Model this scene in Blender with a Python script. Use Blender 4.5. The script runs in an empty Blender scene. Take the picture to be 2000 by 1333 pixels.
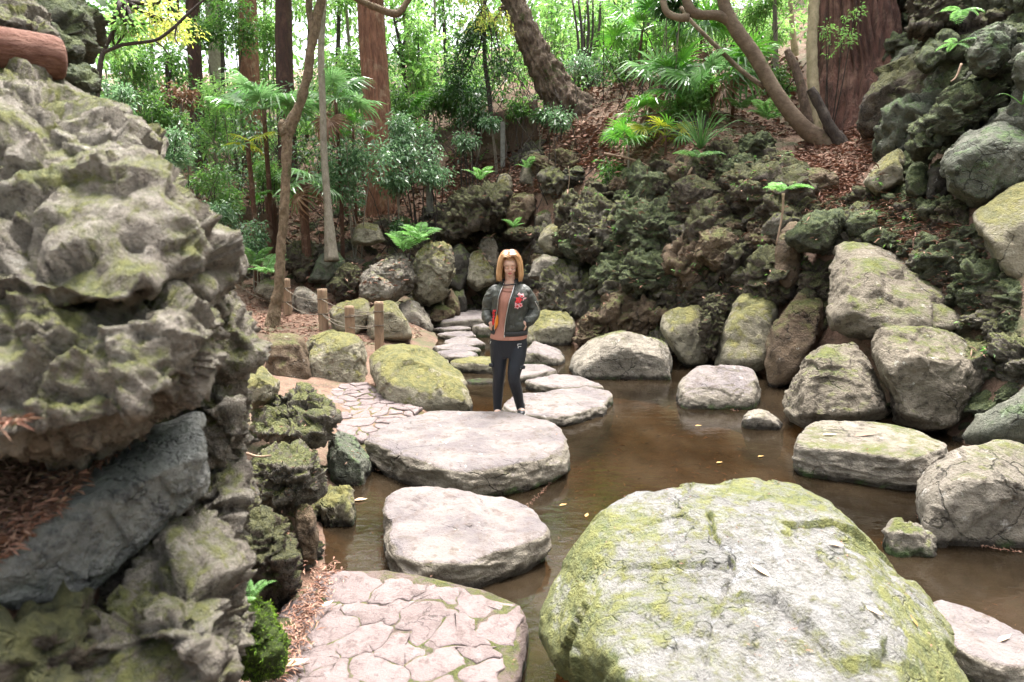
import bpy, bmesh, math, random
import numpy as np
from mathutils import Vector, Matrix
SC = bpy.context.scene
COL = SC.collection

# ------------------------------------------------------------------ camera, sky, sun, exposure
CAM_Z, PITCH = 2.15, math.radians(10.5)
cam_data = bpy.data.cameras.new("camera")
cam = bpy.data.objects.new("camera", cam_data)
COL.objects.link(cam)
cam.location = (0, 0, CAM_Z)
cam.rotation_euler = (math.radians(90) - PITCH, 0, 0)
cam_data.sensor_width = 36.0
cam_data.lens = 24.0
cam_data.clip_start = 0.05
cam_data.clip_end = 2000
cam_data.dof.use_dof = True
cam_data.dof.focus_distance = 6.8
cam_data.dof.aperture_fstop = 3.6
SC.camera = cam

world = bpy.data.worlds.new("World")
SC.world = world
world.use_nodes = True
wn = world.node_tree
wn.nodes.clear()
sky = wn.nodes.new("ShaderNodeTexSky")
sky.sky_type = 'NISHITA'
sky.sun_disc = False
SUN_EL, SUN_ROT = math.radians(73), math.radians(12)
sky.sun_elevation = SUN_EL
sky.sun_rotation = SUN_ROT
sky.air_density = .6
sky.dust_density = 8.0
sky.ozone_density = 1.0
bg = wn.nodes.new("ShaderNodeBackground")
bg.inputs[1].default_value = 0.15
wo = wn.nodes.new("ShaderNodeOutputWorld")
hs = wn.nodes.new("ShaderNodeHueSaturation")      # thin white overcast: the same sky, less blue
hs.inputs["Saturation"].default_value = .4
wn.links.new(sky.outputs[0], hs.inputs["Color"])
wn.links.new(hs.outputs[0], bg.inputs[0])
wn.links.new(bg.outputs[0], wo.inputs[0])

sun_d = bpy.data.lights.new("sun", 'SUN')
sun_d.energy = 1.35
sun_d.angle = math.radians(11)
sun_d.color = (1.0, 0.97, 0.94)
sun = bpy.data.objects.new("sun", sun_d)
COL.objects.link(sun)
sdir = Vector((math.sin(SUN_ROT) * math.cos(SUN_EL), math.cos(SUN_ROT) * math.cos(SUN_EL), math.sin(SUN_EL)))
sun.rotation_euler = sdir.to_track_quat('Z', 'Y').to_euler()
sun.location = (0, 0, 30)

SC.view_settings.view_transform = 'Standard'
SC.view_settings.look = 'None'
SC.view_settings.gamma = 1.0
SC.view_settings.use_curve_mapping = False
SC.view_settings.exposure = 2.52
SC.render.engine = 'CYCLES'
SC.cycles.use_denoising = True
SC.cycles.max_bounces = 6
SC.cycles.diffuse_bounces = 3
SC.cycles.glossy_bounces = 3
SC.cycles.transmission_bounces = 4
SC.cycles.transparent_max_bounces = 6
SC.cycles.sample_clamp_indirect = 6

# ------------------------------------------------------------------ projection helpers (photo pixels, 2000 x 1333)
FPX = 2000 * 24 / 36.0
CP, SP = math.cos(PITCH), math.sin(PITCH)


def ray(px, py):
    xc = (np.asarray(px, float) - 1000) / FPX
    yc = -(np.asarray(py, float) - 666.5) / FPX
    return np.stack([xc, CP + yc * SP, -SP + yc * CP], -1)


def P(px, py, t):
    """world point seen at photo pixel (px,py) at forward distance t"""
    return np.array([0, 0, CAM_Z]) + ray(px, py) * np.asarray(t, float)[..., None]


def PZ(px, py, z):
    """world point at photo pixel on the horizontal plane z"""
    r = ray(px, py)
    return np.array([0, 0, CAM_Z]) + r * ((z - CAM_Z) / r[..., 2])[..., None]


def tz(px, py, z):
    return float((z - CAM_Z) / ray(px, py)[2])


def proj(V):
    x, y, z = V[:, 0], V[:, 1], V[:, 2] - CAM_Z
    f = y * CP - z * SP
    u = y * SP + z * CP
    return 1000 + FPX * x / f, 666.5 - FPX * u / f, f


# ------------------------------------------------------------------ noise (numpy)
_rs = np.random.RandomState(7)
_perm = np.concatenate([_rs.permutation(256)] * 2).astype(np.int32)
_g = _rs.normal(size=(256, 3)).astype(np.float32)
_g /= np.linalg.norm(_g, axis=1, keepdims=True)
_jit = _rs.uniform(0, 1, size=(256, 3)).astype(np.float32)


def perlin(p):
    p = p.astype(np.float32)
    i = np.floor(p).astype(np.int32)
    f = p - i
    u = f * f * f * (f * (f * 6 - 15) + 10)
    i &= 255
    out = 0
    for dx in (0, 1):
        a = _perm[(i[:, 0] + dx) & 255]
        wx = u[:, 0] if dx else 1 - u[:, 0]
        for dy in (0, 1):
            b = _perm[(a + i[:, 1] + dy) & 255]
            wy = u[:, 1] if dy else 1 - u[:, 1]
            for dz in (0, 1):
                h = _perm[(b + i[:, 2] + dz) & 255]
                wz = u[:, 2] if dz else 1 - u[:, 2]
                g = _g[h]
                d = g[:, 0] * (f[:, 0] - dx) + g[:, 1] * (f[:, 1] - dy) + g[:, 2] * (f[:, 2] - dz)
                out = out + d * wx * wy * wz
    return out * 1.5


def fbm(p, o=4, gain=0.5, lac=2.03):
    s, a = 0, 1.0
    for k in range(o):
        s = s + a * perlin(p + k * 17.3)
        p = p * lac
        a *= gain
    return s


def ridged(p, o=4, gain=0.5):
    s, a = 0, 1.0
    for k in range(o):
        s = s + a * (1 - 2 * np.abs(perlin(p + k * 9.1)))
        p = p * 2.07
        a *= gain
    return s


def worley(p):
    p = p.astype(np.float32)
    i = np.floor(p).astype(np.int32)
    f = p - i
    f1 = np.full(len(p), 9, np.float32)
    f2 = f1.copy()
    for dx in (-1, 0, 1):
        a = _perm[(i[:, 0] + dx) & 255]
        for dy in (-1, 0, 1):
            b = _perm[(a + i[:, 1] + dy) & 255]
            for dz in (-1, 0, 1):
                h = _perm[(b + i[:, 2] + dz) & 255]
                j = _jit[h]
                d = (j[:, 0] + dx - f[:, 0]) ** 2 + (j[:, 1] + dy - f[:, 1]) ** 2 + (j[:, 2] + dz - f[:, 2]) ** 2
                f2 = np.minimum(f2, np.maximum(f1, d))
                f1 = np.minimum(f1, d)
    return np.sqrt(f1), np.sqrt(f2)


# ------------------------------------------------------------------ mesh and object helpers
def mesh_np(name, V, F, mat=None, smooth=True, uv=None):
    V = np.ascontiguousarray(V, np.float32)
    F = np.ascontiguousarray(F, np.int32)
    me = bpy.data.meshes.new(name)
    k = F.shape[1]
    me.vertices.add(len(V))
    me.vertices.foreach_set("co", V.ravel())
    me.loops.add(F.size)
    me.loops.foreach_set("vertex_index", F.ravel())
    me.polygons.add(len(F))
    me.polygons.foreach_set("loop_start", np.arange(0, F.size, k, dtype=np.int32))
    me.update(calc_edges=True)
    me.polygons.foreach_set("use_smooth", np.full(len(F), smooth))
    if mat:
        me.materials.append(mat)
    return me


def add_obj(name, me, parent=None, loc=None):
    o = bpy.data.objects.new(name, me)
    COL.objects.link(o)
    if parent is not None:
        o.parent = parent
    if loc is not None:
        o.location = loc
    return o


def obj_np(name, V, F, mat, parent=None, smooth=True, origin=None):
    """world-space vertices -> object; local origin at the base (or at the parent's origin)"""
    V = np.asarray(V, float)
    if parent is not None:
        off = np.array(parent.location)
        return add_obj(name, mesh_np(name, V - off, F, mat, smooth), parent)
    if origin is None:
        lo, hi = V.min(0), V.max(0)
        origin = np.array([(lo[0] + hi[0]) / 2, (lo[1] + hi[1]) / 2, lo[2]])
    return add_obj(name, mesh_np(name, V - origin, F, mat, smooth), None, origin)


def tag(o, label=None, cat=None, group=None, kind=None):
    if label:
        o['label'] = label
    if cat:
        o['category'] = cat
    if group:
        o['group'] = group
    if kind:
        o['kind'] = kind
    return o


def thing(name, label, cat, loc, group=None):
    o = add_obj(name, None, None, loc)
    return tag(o, label, cat, group)


def join_geo(parts):
    Vs, Fs, n = [], [], 0
    for V, F in parts:
        Vs.append(np.asarray(V, float))
        Fs.append(np.asarray(F) + n)
        n += len(V)
    return np.concatenate(Vs), np.concatenate(Fs)


def vnormals(V, F):
    a, b, c = V[F[:, 0]], V[F[:, 1]], V[F[:, 2]]
    n = np.cross(b - a, c - a)
    N = np.zeros_like(V)
    for k in range(F.shape[1]):
        for ax in range(3):
            N[:, ax] += np.bincount(F[:, k], weights=n[:, ax], minlength=len(V))
    return N / (np.linalg.norm(N, axis=1, keepdims=True) + 1e-12)


_ico = {}


def ico(lvl):
    if lvl not in _ico:
        bm = bmesh.new()
        bmesh.ops.create_icosphere(bm, subdivisions=lvl, radius=1)
        V = np.array([v.co[:] for v in bm.verts])
        F = np.array([[v.index for v in f.verts] for f in bm.faces])
        bm.free()
        _ico[lvl] = (V / np.linalg.norm(V, axis=1, keepdims=True), F)
    return _ico[lvl]


def hull_planes(pts):
    bm = bmesh.new()
    for p in pts:
        bm.verts.new(p)
    bmesh.ops.convex_hull(bm, input=bm.verts[:])
    c = np.mean(pts, axis=0)
    out = []
    for f in bm.faces:
        f.normal_update()
        n = np.array(f.normal)
        if np.linalg.norm(n) < .5 or f.calc_area() < 1e-7:
            continue
        d = float(n @ (np.array(f.verts[0].co) - c))
        if d < 0:
            n, d = -n, -d
        for m, e in out:
            if m @ n > .985 and abs(e - d) < .05 * max(d, .05) + .01:
                break
        else:
            out.append((n, max(d, 1e-3)))
    bm.free()
    return c, np.array([o[0] for o in out]), np.array([o[1] for o in out])


def star(pts, lvl, p=16, cuts=0, rng=None, depth=(.80, .95)):
    """closed star-shaped body bounded by the convex hull of pts (rounded by a p-norm), plus random facet cuts"""
    pts = np.asarray(pts, float)
    c, N, D = hull_planes(pts)
    ext = (pts.max(0) - pts.min(0)) / 2 + 1e-3
    if cuts:
        for _ in range(cuts):
            n = rng.normal(size=3)
            n[2] = abs(n[2]) * .8
            n /= np.linalg.norm(n)
            h = float(((pts - c) @ n).max())
            N = np.vstack([N, n])
            D = np.append(D, h * rng.uniform(*depth))
    U, F = ico(lvl)
    dirs = U * ext
    dirs = dirs / np.linalg.norm(dirs, axis=1, keepdims=True)
    r = np.empty(len(dirs))
    for a in range(0, len(dirs), 20000):
        A = np.maximum(dirs[a:a + 20000] @ N.T / D, 0)
        m = A.max(1, keepdims=True)
        r[a:a + 20000] = 1 / (m[:, 0] * ((A / m) ** p).sum(1) ** (1 / p))
    return c + dirs * r[:, None], F, c, ext


# ------------------------------------------------------------------ materials
def new_mat(name):
    m = bpy.data.materials.new(name)
    m.use_nodes = True
    m.node_tree.nodes.clear()
    return m, m.node_tree


def nd(nt, typ, ins=None, **props):
    n = nt.nodes.new(typ)
    for k, v in props.items():
        setattr(n, k, v)
    for k, v in (ins or {}).items():
        s = n.inputs[k]
        if isinstance(v, bpy.types.NodeSocket):
            nt.links.new(v, s)
        else:
            s.default_value = v
    return n


def c4(c):
    return (c[0], c[1], c[2], 1.0)


def mix(nt, fac, a, b):
    n = nt.nodes.new("ShaderNodeMix")
    n.data_type = 'RGBA'
    for s, v in ((n.inputs[0], fac), (n.inputs[6], a), (n.inputs[7], b)):
        if isinstance(v, bpy.types.NodeSocket):
            nt.links.new(v, s)
        elif isinstance(v, (int, float)):
            s.default_value = v
        else:
            s.default_value = c4(v)
    return n.outputs[2]


def maprange(nt, v, a, b, c=0.0, d=1.0, smooth=True):
    n = nd(nt, "ShaderNodeMapRange", {0: v, 1: a, 2: b, 3: c, 4: d})
    n.interpolation_type = 'SMOOTHSTEP' if smooth else 'LINEAR'
    return n.outputs[0]


def math_(nt, op, a, b=0.0):
    n = nt.nodes.new("ShaderNodeMath")
    n.operation = op
    for i, v in enumerate((a, b)):
        if isinstance(v, bpy.types.NodeSocket):
            nt.links.new(v, n.inputs[i])
        else:
            n.inputs[i].default_value = v
    return n.outputs[0]


def noise_(nt, co, scale, detail=5, rough=.6, dist=0.0, w=None):
    n = nd(nt, "ShaderNodeTexNoise", {"Vector": co, "Scale": scale, "Detail": detail, "Roughness": rough, "Distortion": dist})
    if w is not None:
        n.noise_dimensions = '4D'
        nt.links.new(w, n.inputs["W"])
    return n.outputs[0]


def rock_mat(name, c1, c2, c3, moss=.3, mosscol=(.13, .14, .035), mosscol2=(.06, .085, .02), lichen=.2,
             lichcol=(.5, .5, .44), up=.35, bump=.5, scale=1.0, wet=True, top=None, strata=0.0, rough=.85):
    m, nt = new_mat(name)
    co = nd(nt, "ShaderNodeTexCoord").outputs["Object"]
    geo = nd(nt, "ShaderNodeNewGeometry")
    rnd = nd(nt, "ShaderNodeObjectInfo").outputs["Random"]
    w = math_(nt, 'MULTIPLY', rnd, 40.0)
    nz = nd(nt, "ShaderNodeSeparateXYZ", {0: geo.outputs["Normal"]}).outputs[2]
    pz = nd(nt, "ShaderNodeSeparateXYZ", {0: geo.outputs["Position"]}).outputs[2]
    n1 = noise_(nt, co, 2.3 * scale, 7, .68, .4, w)
    n2 = noise_(nt, co, 11 * scale, 7, .7, .3, w)
    n3 = noise_(nt, co, 55 * scale, 4, .65, 0, w)
    n4 = noise_(nt, co, 1.4 * scale, 8, .74, .8, w)
    vo = nd(nt, "ShaderNodeTexVoronoi", {"Vector": nd(nt, "ShaderNodeVectorMath", {0: co, 1: nd(nt, "ShaderNodeVectorMath", {0: nd(nt, "ShaderNodeTexNoise", {"Vector": co, "Scale": 4.0 * scale, "Detail": 4.0}).outputs[1], 'Scale': .35}, operation='SCALE').outputs[0]}).outputs[0], "Scale": 2.6 * scale}, feature='DISTANCE_TO_EDGE')
    ck = math_(nt, 'MULTIPLY', maprange(nt, vo.outputs[0], .0, .03, 1, 0), maprange(nt, n1, .48, .6))
    col = mix(nt, maprange(nt, n1, .38, .62), c1, c2)
    col = mix(nt, maprange(nt, n2, .48, .66, 0, .9), col, c3)
    col = mix(nt, maprange(nt, n3, .42, .7, 0, .35), col, (c1[0] * 1.25, c1[1] * 1.25, c1[2] * 1.25))
    col = mix(nt, math_(nt, 'MULTIPLY', ck, .7), col, tuple(x * .35 for x in c3))
    if top:
        tf = maprange(nt, math_(nt, 'ADD', nz, math_(nt, 'MULTIPLY', n2, .3)), .72, 1.02)
        tcol = mix(nt, maprange(nt, n1, .4, .62), top, (top[0] * .66, top[1] * .66, top[2] * .7))
        tcol = mix(nt, maprange(nt, n2, .5, .64, 0, .75), tcol, (top[0] * .55, top[1] * .48, top[2] * .42))
        col = mix(nt, tf, col, tcol)
    if lichen:
        nl = noise_(nt, co, 7 * scale, 8, .75, .2, w)
        lf = maprange(nt, nl, .62 - .12 * lichen, .68 - .08 * lichen, 0, .8)
        col = mix(nt, lf, col, lichcol)
    if moss:
        mv = math_(nt, 'ADD', math_(nt, 'MULTIPLY', nz, up), n4)
        mv = math_(nt, 'ADD', mv, math_(nt, 'MULTIPLY', n2, .35))
        a = 1.02 - .5 * moss
        mf = maprange(nt, mv, a + .02, a + .2, 0, .92)
        if top:
            mf = math_(nt, 'MULTIPLY', mf, math_(nt, 'SUBTRACT', 1.0, math_(nt, 'MULTIPLY', tf, .9)))
        mc = mix(nt, maprange(nt, n2, .38, .64), mosscol2, mosscol)
        mc = mix(nt, maprange(nt, n3, .5, .75, 0, .5), mc, (mosscol[0] * 1.5, mosscol[1] * 1.4, mosscol[2] * 1.4))
        col = mix(nt, mf, col, mc)
    if wet:
        wv = math_(nt, 'SUBTRACT', pz, math_(nt, 'MULTIPLY', n2, .11))
        wf = maprange(nt, wv, -.035, .025, 1, 0)
        alg = mix(nt, maprange(nt, n4, .5, .62), (.022, .017, .011), (.03, .055, .01))
        col = mix(nt, wf, col, alg)
    h = math_(nt, 'ADD', math_(nt, 'MULTIPLY', n2, .9), math_(nt, 'MULTIPLY', n3, .4))
    h = math_(nt, 'SUBTRACT', h, math_(nt, 'MULTIPLY', ck, .35))
    if strata:
        sep = nd(nt, "ShaderNodeMapping", {0: co, 2: (.25, .1, .3), 3: (1.2, 1.2, 9)}).outputs[0]
        ns = noise_(nt, sep, 3.0, 6, .7, 1.0, w)
        h = math_(nt, 'ADD', h, math_(nt, 'MULTIPLY', ns, strata))
    bp = nd(nt, "ShaderNodeBump", {"Strength": min(1, bump * 1.5), "Distance": .04 + .07 * bump, "Height": h})
    bs = nd(nt, "ShaderNodeBsdfPrincipled", {"Base Color": col, "Roughness": rough, "Normal": bp.outputs[0]})
    bs.inputs["Specular IOR Level"].default_value = .3
    o = nd(nt, "ShaderNodeOutputMaterial", {0: bs.outputs[0]})
    return m


def leaf_mat(name, cols, rough=.4, trans=.45, tcol=None, spec=.5):
    m, nt = new_mat(name)
    geo = nd(nt, "ShaderNodeNewGeometry")
    r = nd(nt, "ShaderNodeValToRGB", {0: geo.outputs["Random Per Island"]})
    r.color_ramp.interpolation = 'LINEAR'
    els = r.color_ramp.elements
    while len(els) < len(cols):
        els.new(.5)
    for i, c in enumerate(cols):
        els[i].position = i / max(1, len(cols) - 1)
        els[i].color = c4(c)
    col = r.outputs[0]
    bs = nd(nt, "ShaderNodeBsdfPrincipled", {"Base Color": col, "Roughness": rough})
    bs.inputs["Specular IOR Level"].default_value = spec
    sh = bs.outputs[0]
    if trans:
        hs = nd(nt, "ShaderNodeHueSaturation", {"Saturation": 1.1, "Value": 1.7, "Color": col})
        tr = nd(nt, "ShaderNodeBsdfTranslucent", {0: hs.outputs[0]})
        sh = nd(nt, "ShaderNodeMixShader", {0: trans, 1: sh, 2: tr.outputs[0]}).outputs[0]
    nd(nt, "ShaderNodeOutputMaterial", {0: sh})
    return m


def plain_mat(name, c, rough=.7, var=.25, scale=20, metal=0.0, bump=.1, c2=None):
    m, nt = new_mat(name)
    co = nd(nt, "ShaderNodeTexCoord").outputs["Object"]
    n = noise_(nt, co, scale, 5, .65)
    d = c2 or tuple(x * (1 - var) for x in c)
    col = mix(nt, maprange(nt, n, .35, .65), c, d)
    bp = nd(nt, "ShaderNodeBump", {"Strength": bump, "Distance": .01, "Height": n})
    bs = nd(nt, "ShaderNodeBsdfPrincipled", {"Base Color": col, "Roughness": rough, "Metallic": metal, "Normal": bp.outputs[0]})
    nd(nt, "ShaderNodeOutputMaterial", {0: bs.outputs[0]})
    return m


def bark_mat(name, c1, c2, c3=None, fibre=10.0, bump=.6, scale=6.0, moss=0.0):
    m, nt = new_mat(name)
    co = nd(nt, "ShaderNodeTexCoord").outputs["Object"]
    mp = nd(nt, "ShaderNodeMapping", {0: co, 3: (1, 1, 1 / fibre)}).outputs[0]
    n1 = noise_(nt, mp, scale * 2.5, 7, .7, .3)
    n2 = noise_(nt, co, scale * .5, 5, .65, .4)
    n3 = noise_(nt, mp, scale * 7, 5, .7)
    col = mix(nt, maprange(nt, n1, .34, .66), c1, c2)
    if c3:
        col = mix(nt, maprange(nt, n2, .5, .68, 0, .8), col, c3)
    col = mix(nt, maprange(nt, n3, .5, .72, 0, .5), col, tuple(x * .45 for x in c1))
    if moss:
        n5 = noise_(nt, co, 3, 6, .7)
        col = mix(nt, maprange(nt, n5, .62 - .2 * moss, .72 - .2 * moss, 0, .8), col, (.07, .09, .025))
    h = math_(nt, 'ADD', n1, math_(nt, 'MULTIPLY', n3, .5))
    bp = nd(nt, "ShaderNodeBump", {"Strength": bump, "Distance": .12, "Height": h})
    bs = nd(nt, "ShaderNodeBsdfPrincipled", {"Base Color": col, "Roughness": .85, "Normal": bp.outputs[0]})
    bs.inputs["Specular IOR Level"].default_value = .25
    nd(nt, "ShaderNodeOutputMaterial", {0: bs.outputs[0]})
    return m


M = {}
# boulders: smooth grey-buff stone; names say the kind
M['buff'] = rock_mat("buff_stone", (.215, .185, .14), (.13, .108, .08), (.05, .04, .029), moss=.28, lichen=.25, strata=.3, bump=.7)
M['green'] = rock_mat("mossy_stone", (.32, .29, .215), (.21, .185, .125), (.075, .062, .042), moss=.52, mosscol=(.18, .165, .05),
                      mosscol2=(.075, .08, .026), lichen=.45, lichcol=(.40, .38, .29), strata=.2, bump=.7)
M['vivid'] = rock_mat("green_algae_stone", (.15, .15, .115), (.085, .09, .068), (.045, .045, .036), moss=.7, mosscol=(.11, .17, .06),
                      mosscol2=(.04, .075, .03), lichen=.2, lichcol=(.28, .33, .24), up=.1, bump=.7)
M['pale'] = rock_mat("pale_stone", (.26, .23, .185), (.165, .145, .115), (.07, .057, .044), moss=.2, lichen=.45, lichcol=(.42, .40, .36), strata=.4, bump=.7)
M['walk'] = rock_mat("worn_walking_stone", (.22, .195, .155), (.145, .125, .095), (.07, .055, .042), moss=.5, lichen=.1,
                     top=(.18, .156, .147), strata=.3, up=.1, bump=.5)
M['brown'] = rock_mat("brown_stone", (.15, .105, .065), (.09, .062, .04), (.04, .029, .02), moss=.5, mosscol=(.13, .125, .04), lichen=.1, up=.25, bump=.7)
M['lava'] = rock_mat("dark_lava_stone", (.14, .112, .082), (.065, .051, .039), (.014, .012, .011), moss=.55, mosscol=(.12, .12, .045),
                     mosscol2=(.045, .05, .02), lichen=.15, lichcol=(.2, .19, .15), up=.5, bump=1.2, scale=1.6)
M['lavagrey'] = rock_mat("grey_lava_stone", (.22, .195, .155), (.12, .105, .08), (.035, .029, .024), moss=.45, mosscol=(.16, .165, .055),
                         mosscol2=(.07, .085, .027), lichen=.3, lichcol=(.36, .34, .29), up=.4, bump=1.0, scale=1.5)
M['wallrock'] = rock_mat("pale_tan_wall_stone", (.36, .325, .27), (.22, .19, .155), (.06, .047, .04), moss=.66, mosscol=(.22, .225, .07),
                         mosscol2=(.10, .12, .035), lichen=.45, lichcol=(.45, .42, .36), up=.15, bump=.9, scale=3.4)
M['lavagreen'] = rock_mat("green_lava_stone", (.13, .13, .085), (.07, .073, .046), (.018, .019, .015), moss=.68, mosscol=(.13, .155, .06),
                          mosscol2=(.045, .065, .028), lichen=.2, lichcol=(.22, .26, .18), up=.45, bump=1.2, scale=1.4)
M['dark'] = rock_mat("dark_shade_stone", (.07, .062, .05), (.042, .037, .03), (.02, .018, .015), moss=.4, mosscol=(.075, .08, .028), lichen=.1)  # dark grey-brown base colours with some moss
M['front'] = rock_mat("yellow_green_boulder_stone", (.285, .275, .26), (.20, .195, .18), (.10, .095, .06), moss=1.41, mosscol=(.23, .235, .075),
                      mosscol2=(.115, .14, .045), lichen=.7, lichcol=(.34, .34, .35), up=-.3, scale=1.5, bump=.8)
M['slate'] = rock_mat("blue_grey_ledge_stone", (.33, .335, .31), (.21, .217, .21), (.07, .073, .078), moss=.3, lichen=.35, lichcol=(.3, .31, .28), up=.0, scale=2, bump=.9)
M['mossy'] = rock_mat("bright_moss", (.07, .10, .02), (.04, .06, .012), (.03, .03, .015), moss=1.0, mosscol=(.10, .15, .02), mosscol2=(.04, .065, .012), lichen=0, wet=False, bump=1.0, scale=4)
M['pave'] = rock_mat("pale_paving_stone", (.165, .130, .125), (.125, .097, .092), (.078, .056, .05), moss=0, lichen=.25, lichcol=(.18, .158, .158),
                     wet=False, bump=.35, scale=1.6, rough=.75)
M['mortar_pale'] = rock_mat("pale_sandy_mortar", (.20, .152, .135), (.155, .115, .10), (.15, .10, .075), moss=.25, lichen=0, wet=True, bump=.6, scale=3)
M['mortar'] = rock_mat("needle_filled_mortar", (.24, .15, .10), (.17, .10, .07), (.09, .055, .04), moss=.25, lichen=0, wet=True, bump=.6, scale=3)
# ------------------------------------------------------------------ terrain height from control points
_cp = []


def cpt(px, py, t):
    _cp.append(P(px, py, np.float64(t)))


def cw(x, y, z):
    _cp.append(np.array([x, y, z], float))


for a in ((.3, 3, -.4), (1.5, 4, -.4), (2.5, 5, -.35), (1.5, 6, -.35), (.5, 8, -.3), (1.5, 7.5, -.35), (-.1, 10, -.25), (-.1, 12, -.2), (3, 4.5, -.3),
          (3.2, 3, -.3), (2.5, 2, -.3), (.8, 1.8, -.35), (-.75, 4.7, -.3), (-.3, 5.6, -.3), (-.2, 7.4, -.3), (.6, 2.6, -.4), (2.4, 7.2, -.2), (1.8, 8.4, -.2),
          (.8, 9.5, -.25), (-1.1, 12.5, -.15), (-.5, 13.4, -.1), (-.15, 3.2, -.3), (-.7, 9.3, -.1),
          # left bank and path
          (-1.2, 2.0, .05), (-1.25, 3.1, .08), (-1.7, 4.2, .2), (-1.9, 5.2, .15), (-1.55, 7.1, .08), (-1.9, 8.4, .1), (-1.0, 7.0, .03), (-1.0, 6.5, .0), (-2.6, 9, .22), (-3.6, 11.7, .3), (-2.2, 11, .25),
          (-1.9, 12.2, .25), (-2.5, 3, .35), (-3.2, 5, .4), (-4.5, 8, .45), (-6.5, 11, .6), (-2, 1.0, .3), (-5, 3, .5), (-9, 8, 1.0), (0, -3, .2), (3, -3, .3), (-4, -3, .5),
          (4.3, 2.5, .3), (5.2, 3.5, .8), (4.0, 1, .2), (6, 0, .6)):
    cw(*a)
for a in ((500, 560, 14), (640, 480, 15), (745, 405, 16), (480, 400, 18), (400, 330, 22), (760, 520, 14.5), (850, 470, 15.4), (860, 400, 16.2), (950, 400, 16), (950, 330, 17.2),
          (930, 250, 18.5), (1110, 225, 17), (1050, 300, 16.6), (1020, 400, 15.6), (1090, 330, 15.2), (1000, 575, 15), (960, 520, 15.6), (1120, 560, 13.2), (1110, 450, 14), (1150, 400, 14.2),
          # right-hand rockery: foot, face and crest
          (1100, 655, 11.8), (1240, 650, 11.2), (1390, 700, 10.2), (1500, 735, 9.3), (1610, 780, 8.4), (1760, 830, 7.5), (1900, 870, 6.4), (2060, 930, 5.5),
          (1250, 500, 11.6), (1250, 390, 12.6), (1400, 500, 10.5), (1400, 300, 11.7), (1550, 480, 9.6), (1550, 300, 11.3), (1700, 500, 8.6), (1700, 360, 9.9), (1690, 265, 11.5),
          (1850, 550, 7.6), (1850, 380, 8.6), (1850, 200, 9.6), (1850, 40, 10.5), (2000, 600, 6.7), (2000, 350, 7.6), (2000, 100, 8.6), (2150, 500, 6.2), (2150, 100, 8),
          (1640, 270, 11.6), (1690, 190, 13), (1600, 100, 17), (1740, 50, 17), (1400, 215, 14), (1290, 270, 13.5), (1250, 150, 18.5), (1400, 80, 22), (1120, 120, 24), (900, 190, 26),
          (700, 270, 24), (500, 280, 27), (250, 280, 26), (1900, -150, 13), (2200, -150, 12)):
    cpt(*a)
for a in ((-25, 30, 6), (0, 48, 13), (25, 45, 15), (-25, 50, 11), (-15, 12, 2.2), (-18, 22, 4.0), (15, 12, 6.5), (16, 5, 4.0), (20, 25, 11), (40, 60, 18), (-45, 60, 14), (12, 35, 12)):
    cw(*a)
CPT = np.array(_cp)


def _U(r2):
    return np.where(r2 > 1e-9, .5 * r2 * np.log(r2 + 1e-12), 0)


def _tps_fit(C, lam=.02):
    n = len(C)
    d = ((C[:, None, :2] - C[None, :, :2]) ** 2).sum(-1)
    K = _U(d) + lam * np.eye(n)
    Q = np.hstack([np.ones((n, 1)), C[:, :2]])
    A = np.block([[K, Q], [Q.T, np.zeros((3, 3))]])
    return np.linalg.solve(A, np.concatenate([C[:, 2], np.zeros(3)]))


_w = _tps_fit(CPT)


def _tps(x, y):
    n = len(CPT)
    out = np.full(len(x), _w[n])
    out += _w[n + 1] * x + _w[n + 2] * y
    for a in range(0, len(x), 8000):
        s = slice(a, a + 8000)
        d = (x[s, None] - CPT[None, :, 0]) ** 2 + (y[s, None] - CPT[None, :, 1]) ** 2
        out[s] += _U(d) @ _w[:n]
    return out


GX = np.concatenate([np.linspace(-60, -9, 35)[:-1], np.linspace(-9, 9, 160), np.linspace(9, 60, 35)[1:]])
GY = np.concatenate([np.linspace(-30, 1, 16)[:-1], np.linspace(1, 20, 170), np.linspace(20, 90, 60)[1:]])
_gx, _gy = np.meshgrid(GX, GY, indexing='ij')
_fx, _fy = np.clip(_gx.ravel(), -45, 40), np.clip(_gy.ravel(), -6, 60)
_gz = _tps(_fx, _fy)
_gz = np.clip(_gz, -.45, 22)
_q = np.stack([_gx.ravel(), _gy.ravel(), np.zeros(_gx.size)], -1)
_rough = np.clip((_gz - .3) / 1.0, 0, 1)
_gz = _gz + fbm(_q * .9, 4) * (.03 + .10 * _rough) + fbm(_q * 5 + 3, 3) * (.008 + .02 * _rough)
GZ = _gz.reshape(_gx.shape)


def H(x, y):
    x, y = np.asarray(x, float), np.asarray(y, float)
    i = np.clip(np.searchsorted(GX, x) - 1, 0, len(GX) - 2)
    j = np.clip(np.searchsorted(GY, y) - 1, 0, len(GY) - 2)
    u = np.clip((x - GX[i]) / (GX[i + 1] - GX[i]), 0, 1)
    v = np.clip((y - GY[j]) / (GY[j + 1] - GY[j]), 0, 1)
    return (GZ[i, j] * (1 - u) * (1 - v) + GZ[i + 1, j] * u * (1 - v) + GZ[i, j + 1] * (1 - u) * v + GZ[i + 1, j + 1] * u * v)


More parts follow.
